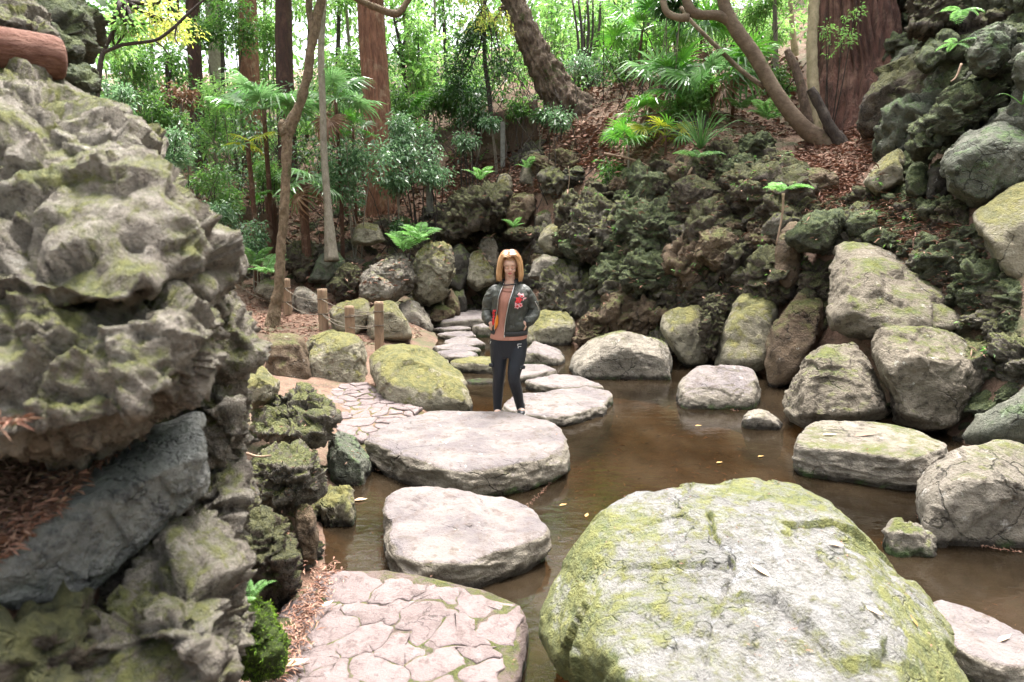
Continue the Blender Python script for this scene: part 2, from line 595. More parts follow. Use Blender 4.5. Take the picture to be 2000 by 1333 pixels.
def hit(px, py, t0=2.0, t1=70.0):
    """first terrain points along photo-pixel rays; arrays in, (N,3) and mask out"""
    px, py = np.atleast_1d(np.asarray(px, float)), np.atleast_1d(np.asarray(py, float))
    r = ray(px, py)
    done = np.zeros(len(px), bool)
    res = np.zeros((len(px), 3))
    t = t0
    while t < t1:
        p = np.array([0, 0, CAM_Z]) + r * t
        below = (p[:, 2] < H(p[:, 0], p[:, 1])) & ~done
        res[below] = p[below]
        done |= below
        if done.all():
            break
        t += .05 if t < 20 else .25
    return res, done


def ground_mat():
    m, nt = new_mat("forest_floor")
    co = nd(nt, "ShaderNodeTexCoord").outputs["Object"]
    geo = nd(nt, "ShaderNodeNewGeometry")
    nz = nd(nt, "ShaderNodeSeparateXYZ", {0: geo.outputs["Normal"]}).outputs[2]
    pz = nd(nt, "ShaderNodeSeparateXYZ", {0: geo.outputs["Position"]}).outputs[2]
    n1 = noise_(nt, co, 1.1, 7, .65, .3)
    n2 = noise_(nt, co, 9, 8, .75, .5)
    n3 = noise_(nt, co, 45, 6, .75)
    col = mix(nt, maprange(nt, n1, .38, .62), (.20, .115, .075), (.13, .085, .055))
    col = mix(nt, maprange(nt, n2, .45, .65, 0, .8), col, (.07, .045, .03))
    col = mix(nt, maprange(nt, n3, .52, .72, 0, .8), col, (.34, .22, .16))
    gr = maprange(nt, math_(nt, 'ADD', n1, math_(nt, 'MULTIPLY', n2, .3)), .68, .8, 0, .7)
    col = mix(nt, gr, col, (.07, .09, .03))
    bed = maprange(nt, pz, -.04, .02, 1, 0)
    bcol = mix(nt, maprange(nt, n1, .4, .6), (.15, .105, .065), (.075, .05, .03))
    bcol = mix(nt, maprange(nt, n2, .5, .64, 0, .8), bcol, (.035, .024, .015))
    bcol = mix(nt, maprange(nt, n3, .58, .7, 0, .7), bcol, (.22, .16, .10))
    col = mix(nt, bed, col, bcol)
    h = math_(nt, 'ADD', n2, math_(nt, 'MULTIPLY', n3, .5))
    bp = nd(nt, "ShaderNodeBump", {"Strength": .9, "Distance": .05, "Height": h})
    bs = nd(nt, "ShaderNodeBsdfPrincipled", {"Base Color": col, "Roughness": .9, "Normal": bp.outputs[0]})
    nd(nt, "ShaderNodeOutputMaterial", {0: bs.outputs[0]})
    return m


M['ground'] = ground_mat()
nx, ny = GZ.shape
idx = np.arange(nx * ny).reshape(nx, ny)
gF = np.stack([idx[:-1, :-1].ravel(), idx[1:, :-1].ravel(), idx[1:, 1:].ravel(), idx[:-1, 1:].ravel()], -1)
gV = np.stack([_gx.ravel(), _gy.ravel(), GZ.ravel()], -1)
ground = add_obj("ground", mesh_np("ground", gV, gF, M['ground']))
tag(ground, "reddish brown needle covered forest ground rising behind the pond", None, None, 'structure')

# ------------------------------------------------------------------ water
def water_mat():
    m, nt = new_mat("murky_pond_water")
    co = nd(nt, "ShaderNodeTexCoord").outputs["Object"]
    n1 = noise_(nt, co, .8, 5, .6, .5)
    n2 = noise_(nt, nd(nt, "ShaderNodeMapping", {0: co, 3: (1, 2.2, 1)}).outputs[0], 5.5, 4, .55, .6)
    n3 = noise_(nt, co, 22, 6, .8)
    n4 = noise_(nt, nd(nt, "ShaderNodeMapping", {0: co, 2: (0, 0, .5), 3: (1, 3.0, 1)}).outputs[0], 14, 5, .7, .8)
    col = mix(nt, maprange(nt, n1, .35, .65), (.023, .0160, .009), (.042, .030, .018))
    col = mix(nt, maprange(nt, n3, .6, .72, 0, .5), col, (.055, .033, .02))
    col = mix(nt, maprange(nt, n4, .58, .72, 0, .4), col, (.05, .032, .02))
    h = math_(nt, 'ADD', n2, math_(nt, 'MULTIPLY', n1, .6))
    bp = nd(nt, "ShaderNodeBump", {"Strength": .06, "Distance": .05, "Height": h})
    murk = nd(nt, "ShaderNodeBsdfDiffuse", {0: col})
    clear = nd(nt, "ShaderNodeBsdfTransparent", {0: (.49, .375, .225, 1)})
    body = nd(nt, "ShaderNodeMixShader", {0: maprange(nt, n1, .3, .7, .26, .5), 1: clear.outputs[0], 2: murk.outputs[0]})
    gl = nd(nt, "ShaderNodeBsdfGlossy", {"Color": (1, 1, 1, 1), "Roughness": .02, "Normal": bp.outputs[0]})
    fr = nd(nt, "ShaderNodeFresnel", {"IOR": 1.4, "Normal": bp.outputs[0]})
    sh = nd(nt, "ShaderNodeMixShader", {0: fr.outputs[0], 1: body.outputs[0], 2: gl.outputs[0]})
    nd(nt, "ShaderNodeOutputMaterial", {0: sh.outputs[0]})
    return m


M['water'] = water_mat()
_wx, _wy = np.linspace(-4.5, 5, 40), np.linspace(.2, 15.5, 60)
_a, _b = np.meshgrid(_wx, _wy, indexing='ij')
wV = np.stack([_a.ravel(), _b.ravel(), np.zeros(_a.size)], -1)
idx = np.arange(_a.size).reshape(_a.shape)
wF = np.stack([idx[:-1, :-1].ravel(), idx[1:, :-1].ravel(), idx[1:, 1:].ravel(), idx[:-1, 1:].ravel()], -1)
water = add_obj("water", mesh_np("water", wV, wF, M['water']))
tag(water, "still brown murky pond water between the stones", None, None, 'structure')
# ------------------------------------------------------------------ rocks
def _warp(q, a, f=1.0):
    return q + a * np.stack([perlin(q * f), perlin(q * f + 5.2), perlin(q * f + 9.7)], -1)


def chips(q, seed):
    """faceted noise: each Voronoi cell is a tilted plane, giving broken flat faces"""
    q = q.astype(np.float32)
    i = np.floor(q).astype(np.int32)
    f = q - i
    best = np.full(len(q), 9, np.float32)
    val = np.zeros(len(q), np.float32)
    for dx in (-1, 0, 1):
        a = _perm[(i[:, 0] + dx + seed) & 255]
        for dy in (-1, 0, 1):
            b = _perm[(a + i[:, 1] + dy) & 255]
            for dz in (-1, 0, 1):
                h = _perm[(b + i[:, 2] + dz) & 255]
                j = _jit[h]
                rx, ry, rz = f[:, 0] - j[:, 0] - dx, f[:, 1] - j[:, 1] - dy, f[:, 2] - j[:, 2] - dz
                d = rx * rx + ry * ry + rz * rz
                g = _g[(h + 91) & 255]
                v = (g[:, 0] * rx + g[:, 1] * ry + g[:, 2] * rz) + .5 * (_jit[(h + 31) & 255, 0] - .5)
                k = d < best
                best = np.where(k, d, best)
                val = np.where(k, v, val)
    return val


def disp_boulder(V, N, s, so, k=1.0):
    q = _warp(V / s + so, .25)
    d = s * (.075 * fbm(q * .9, 2) + .07 * chips(q * 1.1, 3) + .035 * chips(q * 2.7, 9) + .02 * ridged(q * 2.2, 4) - .02)
    return k * (d + s * .012 * fbm(q * 9, 3) + .006 * fbm(V * 24 + so, 3))


def disp_angular(V, N, s, so, k=1.0):
    q = _warp(V / s + so, .22)
    d = s * (.08 * fbm(q * .7, 2) + .15 * chips(q * 1.3, 5) + .07 * chips(q * 3.1, 11) + .03 * chips(q * 7.0, 2) + .03 * ridged(q * 2.2, 4) - .04)
    return k * (d + s * .012 * ridged(q * 9, 3) + .006 * fbm(V * 25 + so, 3))


def disp_crag(V, N, s, so, k=1.0):
    """weathered broken rock: flat faces at several sizes, crevices and holes"""
    q = _warp(V / s + so, .07, 1.3)
    qs = q * np.array([1, 1, 1.5])
    bil = np.abs(perlin(q * 2.1)) + .5 * np.abs(perlin(q * 4.6 + 3))
    f1, f2 = worley(_warp(V / s * 3.3 + so, .5))
    d = s * (.09 * fbm(q * .8, 2) + .20 * chips(qs * 1.4, 5) + .13 * chips(qs * 3.2, 8) + .06 * chips(qs * 7.5, 21) + .04 * (bil - .35) - .16 * np.clip(.36 - f1, 0, 1))
    crev = np.clip(ridged(qs * 1.1 + 11, 2) - 1.0, 0, .5)
    return k * (d - s * .45 * crev + s * .018 * ridged(q * 12, 3) + .006 * fbm(V * 30 + so, 3))


def disp_lava(V, N, s, so, k=1.0):
    s = max(s, .12)
    q = _warp(V / s + so, .35, 1.2)
    qs = q * np.array([1.15, 1.15, .75])
    bil = np.abs(perlin(qs * 1.5)) + .55 * np.abs(perlin(qs * 3.3 + 3)) + .3 * np.abs(perlin(qs * 7.1 + 7))
    f1, f2 = worley(_warp(V / s * 2.6 + so, .6))
    g1, g2 = worley(_warp(V / s * 6.0 + so, .5))
    crev = np.clip(ridged(qs * 1.4 + 11, 2) - 1.0, 0, .5)
    d = s * (.14 * fbm(q * .8, 2) + .20 * (bil - .45) + .17 * chips(qs * 1.9, 4) + .13 * chips(qs * 4.4, 8) - .45 * np.clip(.36 - f1, 0, 1) - .16 * np.clip(.34 - g1, 0, 1) - .5 * crev)
    return k * (d + s * .02 * ridged(q * 12, 3) + .005 * ridged(V * 30 + so, 2))


def disp_slab(V, N, s, so, k=1.0):
    side = 1 - np.clip(N[:, 2], 0, 1) ** 2
    a = V * np.array([1, 1, 3.0])
    lay = ridged(V * np.array([1.3, 3.2, 3.0]) + so, 4)
    d = side * s * (.07 * fbm(V * (1.2 / s) + so, 3) + .05 * ridged(a * (1.6 / s) + so, 4) - .01) + .010 * fbm(V * 2.2 + so, 3) + .006 * fbm(V * 14 + so, 3)
    d = d - .016 * np.clip(lay - .75, 0, .5) * (1 - side)
    return k * d


DISP = {'boulder': disp_boulder, 'angular': disp_angular, 'lava': disp_lava, 'crag': disp_crag, 'slab': disp_slab}


def carve(V, N, lines, width, depth):
    """cut cracks: polylines given as world points lying on the stone"""
    for L in lines:
        L = np.asarray(L)
        best = np.full(len(V), 1e9)
        for a, b in zip(L[:-1], L[1:]):
            ab = b - a
            u = np.clip(((V - a) @ ab) / (ab @ ab), 0, 1)
            best = np.minimum(best, np.linalg.norm(V - (a + u[:, None] * ab), axis=1))
        wv = width * (.6 + .8 * np.clip(perlin(V * 9) + .5, 0, 1))
        V = V - N * (depth * np.clip(1 - best / wv, 0, 1) ** .8)[:, None]
    return V


_rid = [0]


def boulder_geo(outline, z0=None, t=None, T=None, style='boulder', lvl=5, p=26, top=.25, sf=.78, ridge=(), seed=None, k=1.0, cuts=9, tilt=0.0, extra=()):
    """outline in photo pixels; z0 = height of the ground it stands on (its lowest outline point) or t = forward distance of its middle."""
    _rid[0] += 1
    seed = seed if seed is not None else _rid[0]
    rng = np.random.RandomState(seed)
    O = np.asarray(outline, float)
    c = np.array([(O[:, 0].min() + O[:, 0].max()) / 2, (O[:, 1].min() + O[:, 1].max()) / 2])
    w, h = np.ptp(O[:, 0]), np.ptp(O[:, 1])
    low = O[:, 1].max()
    if z0 is not None:
        tf = tz(c[0], low, z0)
        TT = T if T is not None else .75 * .5 * (w + h) / FPX * tf
        tm = tf + TT * .5
    else:
        tm = t
        TT = T if T is not None else .75 * .5 * (w + h) / FPX * tm
        tf = tm - TT * .5
    pts = []
    for x, y in O:
        tt = tm + tilt * TT * (c[1] - y) / max(h, 1)
        if z0 is not None and y > c[1]:
            tg = tz(x, y, z0)
            if 0 < tg < tt:
                q = P(x, y, np.float64(tg))
                pts.append(q)
                pts.append(q - np.array([0, 0, .3]))
                continue
        pts.append(P(x, y, np.float64(tt)))
    for x, y in O:
        dx, dy = x - c[0], y - c[1]
        fy = c[1] + sf * dy * (1 - top if dy < 0 else 1) + (top * h * .25 if dy < 0 else 0)
        pts.append(P(c[0] + sf * dx, fy, np.float64(tf + tilt * TT * (c[1] - fy) / max(h, 1))))
        pts.append(P(c[0] + .8 * dx, c[1] + .8 * dy, np.float64(tm + TT * .5)))
        if z0 is not None and dy > 0:
            q = P(c[0] + sf * dx, c[1] + .8 * dy, np.float64(tm + TT * .5))
            q[2] = min(q[2], z0) - .2
            pts.append(q)
            q = P(c[0] + sf * dx, low, np.float64(tf))
            q[2] = z0 - .3
            pts.append(q)
    for x, y, dt in ridge:
        pts.append(P(x, y, np.float64(tm - dt * TT * .5)))
    V, F, c3, ext = star(pts, lvl, p, cuts, rng)
    s = float(np.prod(ext) ** (1 / 3))
    N = vnormals(V, F)
    so = rng.uniform(0, 50, 3)
    V = V + N * DISP[style](V, N, s, so, k)[:, None]
    return V, F


def boulder(label, outline, mat='buff', name='boulder', cat='boulder', parent=None, group=None, cracks=None, **kw):
    V, F = boulder_geo(outline, **kw)
    if cracks:
        V = cracks(V, F)
    o = obj_np(name, V, F, M[mat], parent)
    if parent is None:
        tag(o, label, cat, group)
    elif label:
        o['label'] = label
    return o


def slab(label, outline, ztop, mat='walk', zb=-.3, lvl=5, p=22, seed=None, k=1.0, flare=1.04, name='stepping_stone', cat='stepping stone', group='stepping stones across the pond',
         dip=0.0, parent=None, post=None, kind=None):
    _rid[0] += 1
    rng = np.random.RandomState(seed if seed is not None else _rid[0] + 500)
    O = np.asarray(outline, float)
    A = PZ(O[:, 0], O[:, 1], ztop)
    c = A.mean(0)
    pts = []
    for a in A:
        d = a - c
        pts.append(c + d * .985 + np.array([0, 0, dip * d[1]]))
        m_ = c + d * flare * rng.uniform(.97, 1.05)
        m_[2] = ztop * .45
        pts.append(m_)
        b = c + d * .9
        b[2] = zb
        pts.append(b)
    V, F, c3, ext = star(pts, lvl, p)
    N = vnormals(V, F)
    s = float(np.prod(ext) ** (1 / 3))
    V = V + N * disp_slab(V, N, s, rng.uniform(0, 50, 3), k)[:, None]
    if post:
        V = post(V, F)
    o = obj_np(name, V, F, M[mat], parent)
    if kind:
        tag(o, label, None, None, kind)
    elif parent is None:
        tag(o, label, cat, group)
    return o


# --- stepping stones, near to far
slab("largest flat stepping slab, just in front of the woman", [(706, 857), (745, 826), (830, 799), (900, 798), (969, 800), (1025, 805), (1082, 818), (1100, 843), (1102, 868), (1068, 884), (1000, 905), (920, 917), (860, 899), (790, 880), (740, 868)],
     .25, lvl=6, seed=11, name='stepping_stone')


def s2cracks(V, F):
    N = vnormals(V, F)
    L = [PZ(*np.array(a, float).T, .2) for a in ([(775, 1000), (830, 1015), (870, 1028), (905, 1030), (940, 1022), (985, 1035)], [(790, 975), (812, 976), (830, 990)], [(925, 968), (940, 985), (945, 1000)])]
    return carve(V, N, L, .016, .03)


slab("pale stepping stone with dark lengthwise cracks, between the largest slab and the paved landing", [(748, 975), (760, 955), (789, 945), (875, 950), (927, 961), (987, 967), (1025, 985), (1047, 1013), (1060, 1040), (1030, 1058), (950, 1080), (880, 1096), (815, 1092), (772, 1068), (752, 1015)],
     .2, lvl=6, seed=12, post=s2cracks)
slab("stepping stone under the woman's foot, beside the largest slab", [(985, 783), (1018, 766), (1085, 763), (1170, 778), (1178, 790), (1098, 812), (1040, 808), (992, 797)], .12, lvl=6, seed=13)
slab("stepping stone hidden under the woman's far foot behind the largest slab", [(930, 812), (985, 806), (990, 840), (935, 842)], .115, lvl=4, seed=14)
slab("stepping stone with a bright moss clump on its outer end", [(1064, 764), (1130, 751), (1188, 762), (1199, 772), (1180, 786), (1120, 782)], .10, mat='walk', seed=15)
slab("long thin stepping stone with mossy side, right of the woman's knee", [(1025, 741), (1081, 729), (1137, 733), (1181, 751), (1105, 756), (1060, 751)], .12, seed=16)
slab("small flat stepping stone half hidden by the woman's knee", [(1005, 722), (1022, 711), (1062, 711), (1089, 721), (1050, 729), (1012, 733)], .11, seed=17)
boulder("low humped stone with bare sloping top, right of the woman's thigh", [(1012, 712), (1018, 680), (1034, 666), (1062, 670), (1092, 685), (1106, 697), (1100, 712), (1060, 716)], 'walk', 'stepping_stone', 'stepping stone', z0=0.0, T=1.2, top=.6, seed=18, group='stepping stones across the pond')
slab("stepping stone with thick green moss on its front, left of the woman's thigh", [(878, 703), (905, 697), (961, 694), (985, 705), (985, 712), (930, 709), (892, 708)], .14, mat='green', seed=19)
for lab, pts, z in (("narrow pale stepping stone nearest the mossy one, in the stack of thin steps", [(852, 686), (890, 680), (935, 690), (920, 697), (875, 694)], .10),
                    ("thin pale stepping stone, second from the mossy one going back", [(845, 675), (890, 668), (940, 680), (905, 684), (860, 680)], .10),
                    ("thin pale stepping stone with mossy right end, third from the mossy one going back", [(866, 664), (894, 656), (927, 659), (947, 669), (920, 673), (875, 670)], .10),
                    ("thin pale stepping stone, fourth from the mossy one going back", [(854, 652), (875, 646), (920, 647), (932, 655), (900, 658)], .09),
                    ("thin grey stepping stone farthest back, before the slab at the waterfall", [(847, 641), (868, 637), (895, 636), (920, 640), (895, 643)], .09),
                    ("stepping stone beside the woman's jacket pocket at the back of the pond", [(922, 635), (940, 631), (985, 630), (985, 637), (940, 638)], .2)):
    slab(lab, pts, z, lvl=4 if z > .15 else 5)
slab("broad grey slab at the foot of the waterfall", [(858, 628), (882, 611), (912, 606), (985, 602), (995, 616), (930, 622)], .2, lvl=5, seed=33, group=None, cat='rock slab')
slab("low mossy stone barely above the water, left of the woman's knee", [(905, 742), (935, 739), (975, 740), (975, 746), (920, 747)], .03, mat='green', lvl=4, seed=34, group=None, cat='stone', name='stone')

# --- big boulder at the front right
FO = [(1010, 1275), (1012, 1180), (1040, 1120), (1098, 1040), (1155, 962), (1212, 950), (1235, 935), (1269, 920), (1350, 912), (1431, 916), (1476, 932), (1570, 943), (1619, 958), (1652, 977), (1697, 996), (1731, 1040), (1784, 1140), (1825, 1190),
      (1855, 1240), (1907, 1330), (1935, 1400), (1900, 1490), (1600, 1600), (1300, 1560), (1130, 1430)]


def fcracks(V, F):
    N = vnormals(V, F)
    px, py, f = proj(V)
    front = (N * (V - np.array([0, 0, CAM_Z]))).sum(1) < 0
    idx = np.where(front)[0]

    def on(line):
        out = []
        for x, y in line:
            d = (px[idx] - x) ** 2 + (py[idx] - y) ** 2
            out.append(V[idx[d.argmin()]])
        return out
    deep = [on([(1350, 935), (1356, 965), (1388, 1005), (1392, 1040), (1405, 1065), (1428, 1095), (1430, 1120), (1416, 1155), (1400, 1195), (1388, 1230), (1378, 1280), (1366, 1335)])]
    thin = [on(a) for a in ([(1470, 950), (1530, 985), (1560, 1010)], [(1605, 1060), (1615, 1085), (1612, 1110), (1590, 1140)], [(1560, 968), (1600, 980), (1640, 1000)])]
    V = carve(V, N, deep, .011, .045)
    return carve(V, N, thin, .0075, .014)


boulder("huge cracked yellow-green boulder filling the bottom right corner", FO, 'front', z0=None, t=3.0, T=1.35, lvl=7, seed=42, cuts=3, p=19, sf=.66, top=.45, k=.75, tilt=.9,
        ridge=[(1180, 1150, .45), (1215, 1010, -.55), (1300, 1170, .72), (1500, 1185, .76), (1760, 1215, .70), (1800, 1330, .8), (1250, 1330, .75), (1500, 1340, .85)], cracks=fcracks, style='boulder')

# --- boulders on the right bank
B = boulder
B("broad low pale boulder with smooth curved top at the pond edge, right of the woman", [(1107, 712), (1115, 685), (1149, 655), (1190, 640), (1246, 643), (1295, 664), (1325, 700), (1328, 728), (1317, 742), (1250, 742), (1175, 730)], 'pale', z0=0, T=1.1, top=.4, lvl=6, seed=51, k=.7)
B("upright grey-green stone with a white lichen spot under the lava wall", [(1291, 640), (1294, 612), (1322, 598), (1367, 594), (1385, 650), (1385, 718), (1345, 725), (1312, 680)], 'green', t=10.0, T=.7, seed=52)
B("leaning yellow-mossy stone with a brown foot, left of the tall upright stone", [(1390, 720), (1397, 674), (1431, 595), (1465, 565), (1502, 554), (1529, 576), (1512, 640), (1497, 724), (1440, 730)], 'green', t=9.5, T=.7, seed=53, tilt=.6)
B("tall upright brown-green stone between the leaning stone and the big block", [(1489, 722), (1502, 662), (1525, 602), (1555, 565), (1589, 546), (1613, 557), (1605, 640), (1580, 690), (1544, 750), (1506, 770)], 'brown', t=8.9, T=.7, seed=54, tilt=.5)
B("biggest grey block of the right bank with a sloping bare top", [(1604, 612), (1612, 557), (1619, 505), (1630, 479), (1675, 468), (1731, 477), (1787, 499), (1844, 548), (1892, 593), (1934, 625), (1900, 660), (1862, 650), (1787, 650), (1682, 672), (1630, 660)], 'buff',
  t=8.2, T=1.3, lvl=6, seed=55, tilt=1.0, top=.15, ridge=[(1690, 530, 1.0), (1690, 615, 1.1), (1800, 610, .9), (1850, 630, 1.1), (1640, 560, .6)], k=1.1)
B("brown pyramid-shaped boulder standing above the flat pond-edge stone", [(1519, 797), (1525, 767), (1555, 722), (1577, 685), (1615, 666), (1660, 664), (1684, 687), (1706, 722), (1722, 770), (1742, 812), (1700, 828), (1630, 826), (1555, 833)], 'buff', t=7.1, T=.85, lvl=6, seed=56, tilt=.4,
  ridge=[(1580, 735, .7), (1600, 690, .5), (1680, 735, .7)], k=1.1)
B("tall grey boulder with a green patch on its rounded shoulder", [(1692, 640), (1720, 629), (1787, 631), (1844, 643), (1885, 662), (1911, 700), (1924, 756), (1917, 808), (1885, 843), (1825, 850), (1790, 835), (1750, 822), (1716, 730), (1697, 685)], 'buff', t=6.95, T=.95, lvl=6, seed=57,
  ridge=[(1790, 730, 1.05), (1740, 690, .7), (1830, 690, .6)], k=1.1)
B("flat-topped square stone at the waterline, right of the broad pale boulder", [(1315, 762), (1326, 730), (1349, 718), (1412, 714), (1480, 719), (1491, 749), (1487, 790), (1442, 801), (1375, 784), (1319, 772)], 'walk', name='stone', cat='stone', z0=0, T=.85, top=.85, p=22, lvl=6, seed=58, k=.6)
B("small triangular pale stone in the water beside the square stone", [(1441, 812), (1466, 797), (1500, 803), (1535, 832), (1500, 840), (1462, 830)], 'pale', name='stone', cat='stone', z0=0, T=.3, top=.4, lvl=5, seed=59)
slab("wide flat pale stone at the right waterline with a brown leaf on it", [(1559, 850), (1577, 826), (1611, 819), (1712, 822), (1802, 838), (1852, 868), (1780, 895), (1700, 880), (1620, 870), (1566, 866)], .27, mat='pale', lvl=6, seed=60, name='stone', cat='stone', group=None, flare=1.08)
B("rounded pale boulder at the right edge, half in the water", [(1782, 945), (1799, 923), (1855, 882), (1900, 861), (1956, 856), (2010, 872), (2080, 920), (2110, 1000), (2060, 1075), (1997, 1079), (1922, 1067), (1844, 1037), (1791, 1005)], 'pale', z0=0, T=1.0, top=.4, lvl=6, seed=61, k=.8)
B("small cracked grey rock standing alone in the water behind the huge boulder", [(1724, 1030), (1733, 1018), (1780, 1016), (1834, 1039), (1828, 1065), (1817, 1089), (1780, 1082), (1750, 1068)], 'pale', name='rock', cat='rock', z0=0, T=.3, top=.35, lvl=5, style='angular', seed=62)
slab("low flat pale stone at the bottom right corner with green moss on its tip", [(1806, 1183), (1840, 1170), (1915, 1192), (1990, 1232), (2060, 1275), (2000, 1300), (1940, 1290), (1870, 1262)], .16, mat='walk', lvl=6, seed=63, name='stone', cat='stone', group=None)
B("green sloping boulder cut by the right edge above the rounded pale boulder", [(1893, 852), (1937, 805), (2000, 745), (2080, 720), (2150, 800), (2120, 900), (2000, 880)], 'vivid', t=6.0, T=.9, seed=64)
B("large dark boulder with bright green algae, high on the right bank", [(1834, 320), (1885, 255), (1937, 224), (1975, 233), (2030, 262), (2060, 330), (1970, 378), (1900, 408), (1846, 382)], 'vivid', t=8.0, T=1.1, lvl=6, seed=65)
B("bright yellow-green mossy boulder at the right edge under the algae boulder", [(1907, 420), (1960, 380), (2020, 340), (2100, 400), (2090, 540), (2000, 575), (1952, 550), (1912, 470)], 'green', t=7.4, T=1.0, seed=66)
B("narrow rusty-brown upright stone set into the lava wall", [(1510, 545), (1516, 456), (1544, 424), (1572, 430), (1568, 550), (1535, 580)], 'brown', t=9.45, T=.55, seed=67)
B("overhanging grey-green knobbly rock above a dark hollow", [(1540, 467), (1570, 424), (1600, 405), (1641, 405), (1645, 440), (1630, 470), (1607, 500), (1560, 492)], 'lavagreen', name='rock', cat='rock', t=9.0, T=.7, style='angular', seed=68)
B("pale-edged mossy rock where the needle slope meets the right bank", [(1680, 360), (1712, 317), (1761, 284), (1772, 322), (1768, 358), (1712, 390)], 'green', name='rock', cat='rock', t=9.4, T=.8, seed=69)
B("squat mossy rock right of the pale-edged one", [(1769, 340), (1780, 322), (1800, 315), (1818, 340), (1822, 385), (1790, 395), (1768, 375)], 'lavagreen', name='rock', cat='rock', t=8.9, T=.6, seed=70)
B("mossy knob of rock above the biggest grey block", [(1645, 440), (1660, 412), (1690, 402), (1730, 412), (1738, 450), (1700, 470), (1655, 468)], 'lavagreen', name='rock', cat='rock', t=9.1, T=.6, style='angular', seed=71)
B("dark upright rock beside the roots of the great cedar", [(1722, 225), (1745, 160), (1770, 130), (1795, 122), (1812, 170), (1800, 225), (1760, 235)], 'dark', name='rock', cat='rock', t=10.6, T=.8, seed=72)
B("small flat-topped rock lying on the needle slope below the dark upright rock", [(1707, 232), (1730, 212), (1770, 205), (1775, 225), (1740, 240), (1712, 240)], 'lavagreen', name='rock', cat='rock', t=10.4, T=.5, seed=73)
B("smooth pale boulder lying on the slope above the lava wall", [(1218, 382), (1235, 350), (1280, 330), (1302, 344), (1300, 370), (1260, 392)], 'pale', t=13.2, T=.7, seed=74)
B("tall pale stone behind the palm fronds on the slope", [(1315, 300), (1320, 235), (1345, 212), (1385, 218), (1395, 262), (1375, 305)], 'pale', name='stone', cat='stone', t=13.2, T=.6, seed=75)

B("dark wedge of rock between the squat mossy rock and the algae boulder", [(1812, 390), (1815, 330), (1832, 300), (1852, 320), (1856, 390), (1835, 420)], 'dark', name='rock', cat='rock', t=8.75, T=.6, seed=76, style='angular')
B("dark damp rock filling the gap left of the biggest grey block", [(1560, 600), (1570, 520), (1605, 500), (1640, 530), (1650, 680), (1600, 700)], 'lava', name='rock', cat='rock', t=9.1, T=.6, seed=77, style='crag', lvl=6)  # dark rock added to cover bare ground in the gap
B("mossy rock under the bright boulder at the right edge", [(1940, 600), (1950, 540), (1990, 520), (2060, 560), (2070, 660), (1980, 660)], 'lavagreen', name='rock', cat='rock', t=7.1, T=.6, seed=78, style='crag')
B("grey angular stone lying on the lava wall under the thin arching blades", [(1446, 372), (1450, 345), (1470, 332), (1498, 350), (1503, 374), (1475, 380)], 'lavagrey', name='stone', cat='stone', t=10.75, T=.45, seed=161, style='angular')
B("mossy hump of rock in the middle of the lava wall", [(1228, 480), (1240, 420), (1285, 390), (1340, 410), (1345, 470), (1300, 500), (1250, 500)], 'lavagreen', name='rock', cat='rock', t=11.2, T=.7, seed=162, style='crag', lvl=6)
B("craggy brown-grey rock above the white-lichened boulder, left end of the lava wall", [(1112, 470), (1115, 410), (1150, 378), (1200, 392), (1208, 450), (1180, 500), (1130, 505)], 'lavagrey', name='rock', cat='rock', t=12.4, T=.8, seed=163, style='crag', lvl=6)
B("moss-topped overhanging ledge low on the lava wall", [(1205, 560), (1208, 510), (1250, 488), (1320, 492), (1350, 520), (1330, 560), (1260, 575)], 'lavagreen', name='rock', cat='rock', t=10.9, T=.7, seed=164, style='crag', lvl=6)
B("brown block in the lava wall between the two mossy humps", [(1350, 500), (1360, 455), (1400, 440), (1440, 460), (1440, 515), (1400, 535)], 'brown', name='rock', cat='rock', t=10.2, T=.6, seed=165, style='angular', lvl=6)
B("brown flat-topped rock at the edge of the needle slope", [(1548, 372), (1558, 338), (1600, 328), (1642, 340), (1640, 370), (1590, 385)], 'brown', name='rock', cat='rock', t=10.2, T=.6, seed=166, style='angular')
B("large mossy block at the crest of the lava wall below the curved tree", [(1400, 372), (1408, 320), (1445, 298), (1500, 304), (1540, 335), (1530, 365), (1460, 350)], 'lavagreen', name='rock', cat='rock', t=11.1, T=.8, seed=167, style='crag', lvl=6)
B("knobbly dark pillar of rock dangling beside the yellow-mossy leaning stone", [(1372, 690), (1368, 620), (1385, 572), (1415, 570), (1412, 640), (1395, 700)], 'lava', name='lava_rock', cat='lava rock', t=9.45, T=.4, seed=168, style='lava', lvl=6)
B("big smooth green slab high on the mossy face, next to the right edge", [(1890, 120), (1900, 70), (1950, 35), (1985, 55), (1975, 110), (1940, 150), (1905, 150)], 'vivid', name='rock', cat='rock', t=8.35, T=.6, seed=169, style='angular', lvl=6)
B("long mossy ridge of rock running diagonally under the green slab", [(1765, 300), (1800, 240), (1850, 180), (1900, 150), (1960, 160), (1975, 190), (1900, 215), (1850, 255), (1800, 310)], 'lavagreen', name='rock', cat='rock', t=8.55, T=.7, seed=170, style='crag', lvl=6)
B("slanting mossy slab beside the great cedar's roots", [(1790, 130), (1800, 95), (1850, 55), (1872, 70), (1850, 115), (1810, 145)], 'lavagreen', name='rock', cat='rock', t=9.3, T=.5, seed=171, style='angular')
B("dark overhanging block at the very top of the mossy face", [(1775, 60), (1785, -20), (1850, -50), (1890, -10), (1870, 50), (1810, 75)], 'lava', name='rock', cat='rock', t=9.7, T=.7, seed=172, style='crag', lvl=6)
B("pale green rock cut by the right edge above the diagonal ridge", [(1975, 150), (1985, 90), (2030, 60), (2080, 110), (2060, 180), (2000, 190)], 'vivid', name='rock', cat='rock', t=7.9, T=.6, seed=173, style='angular')
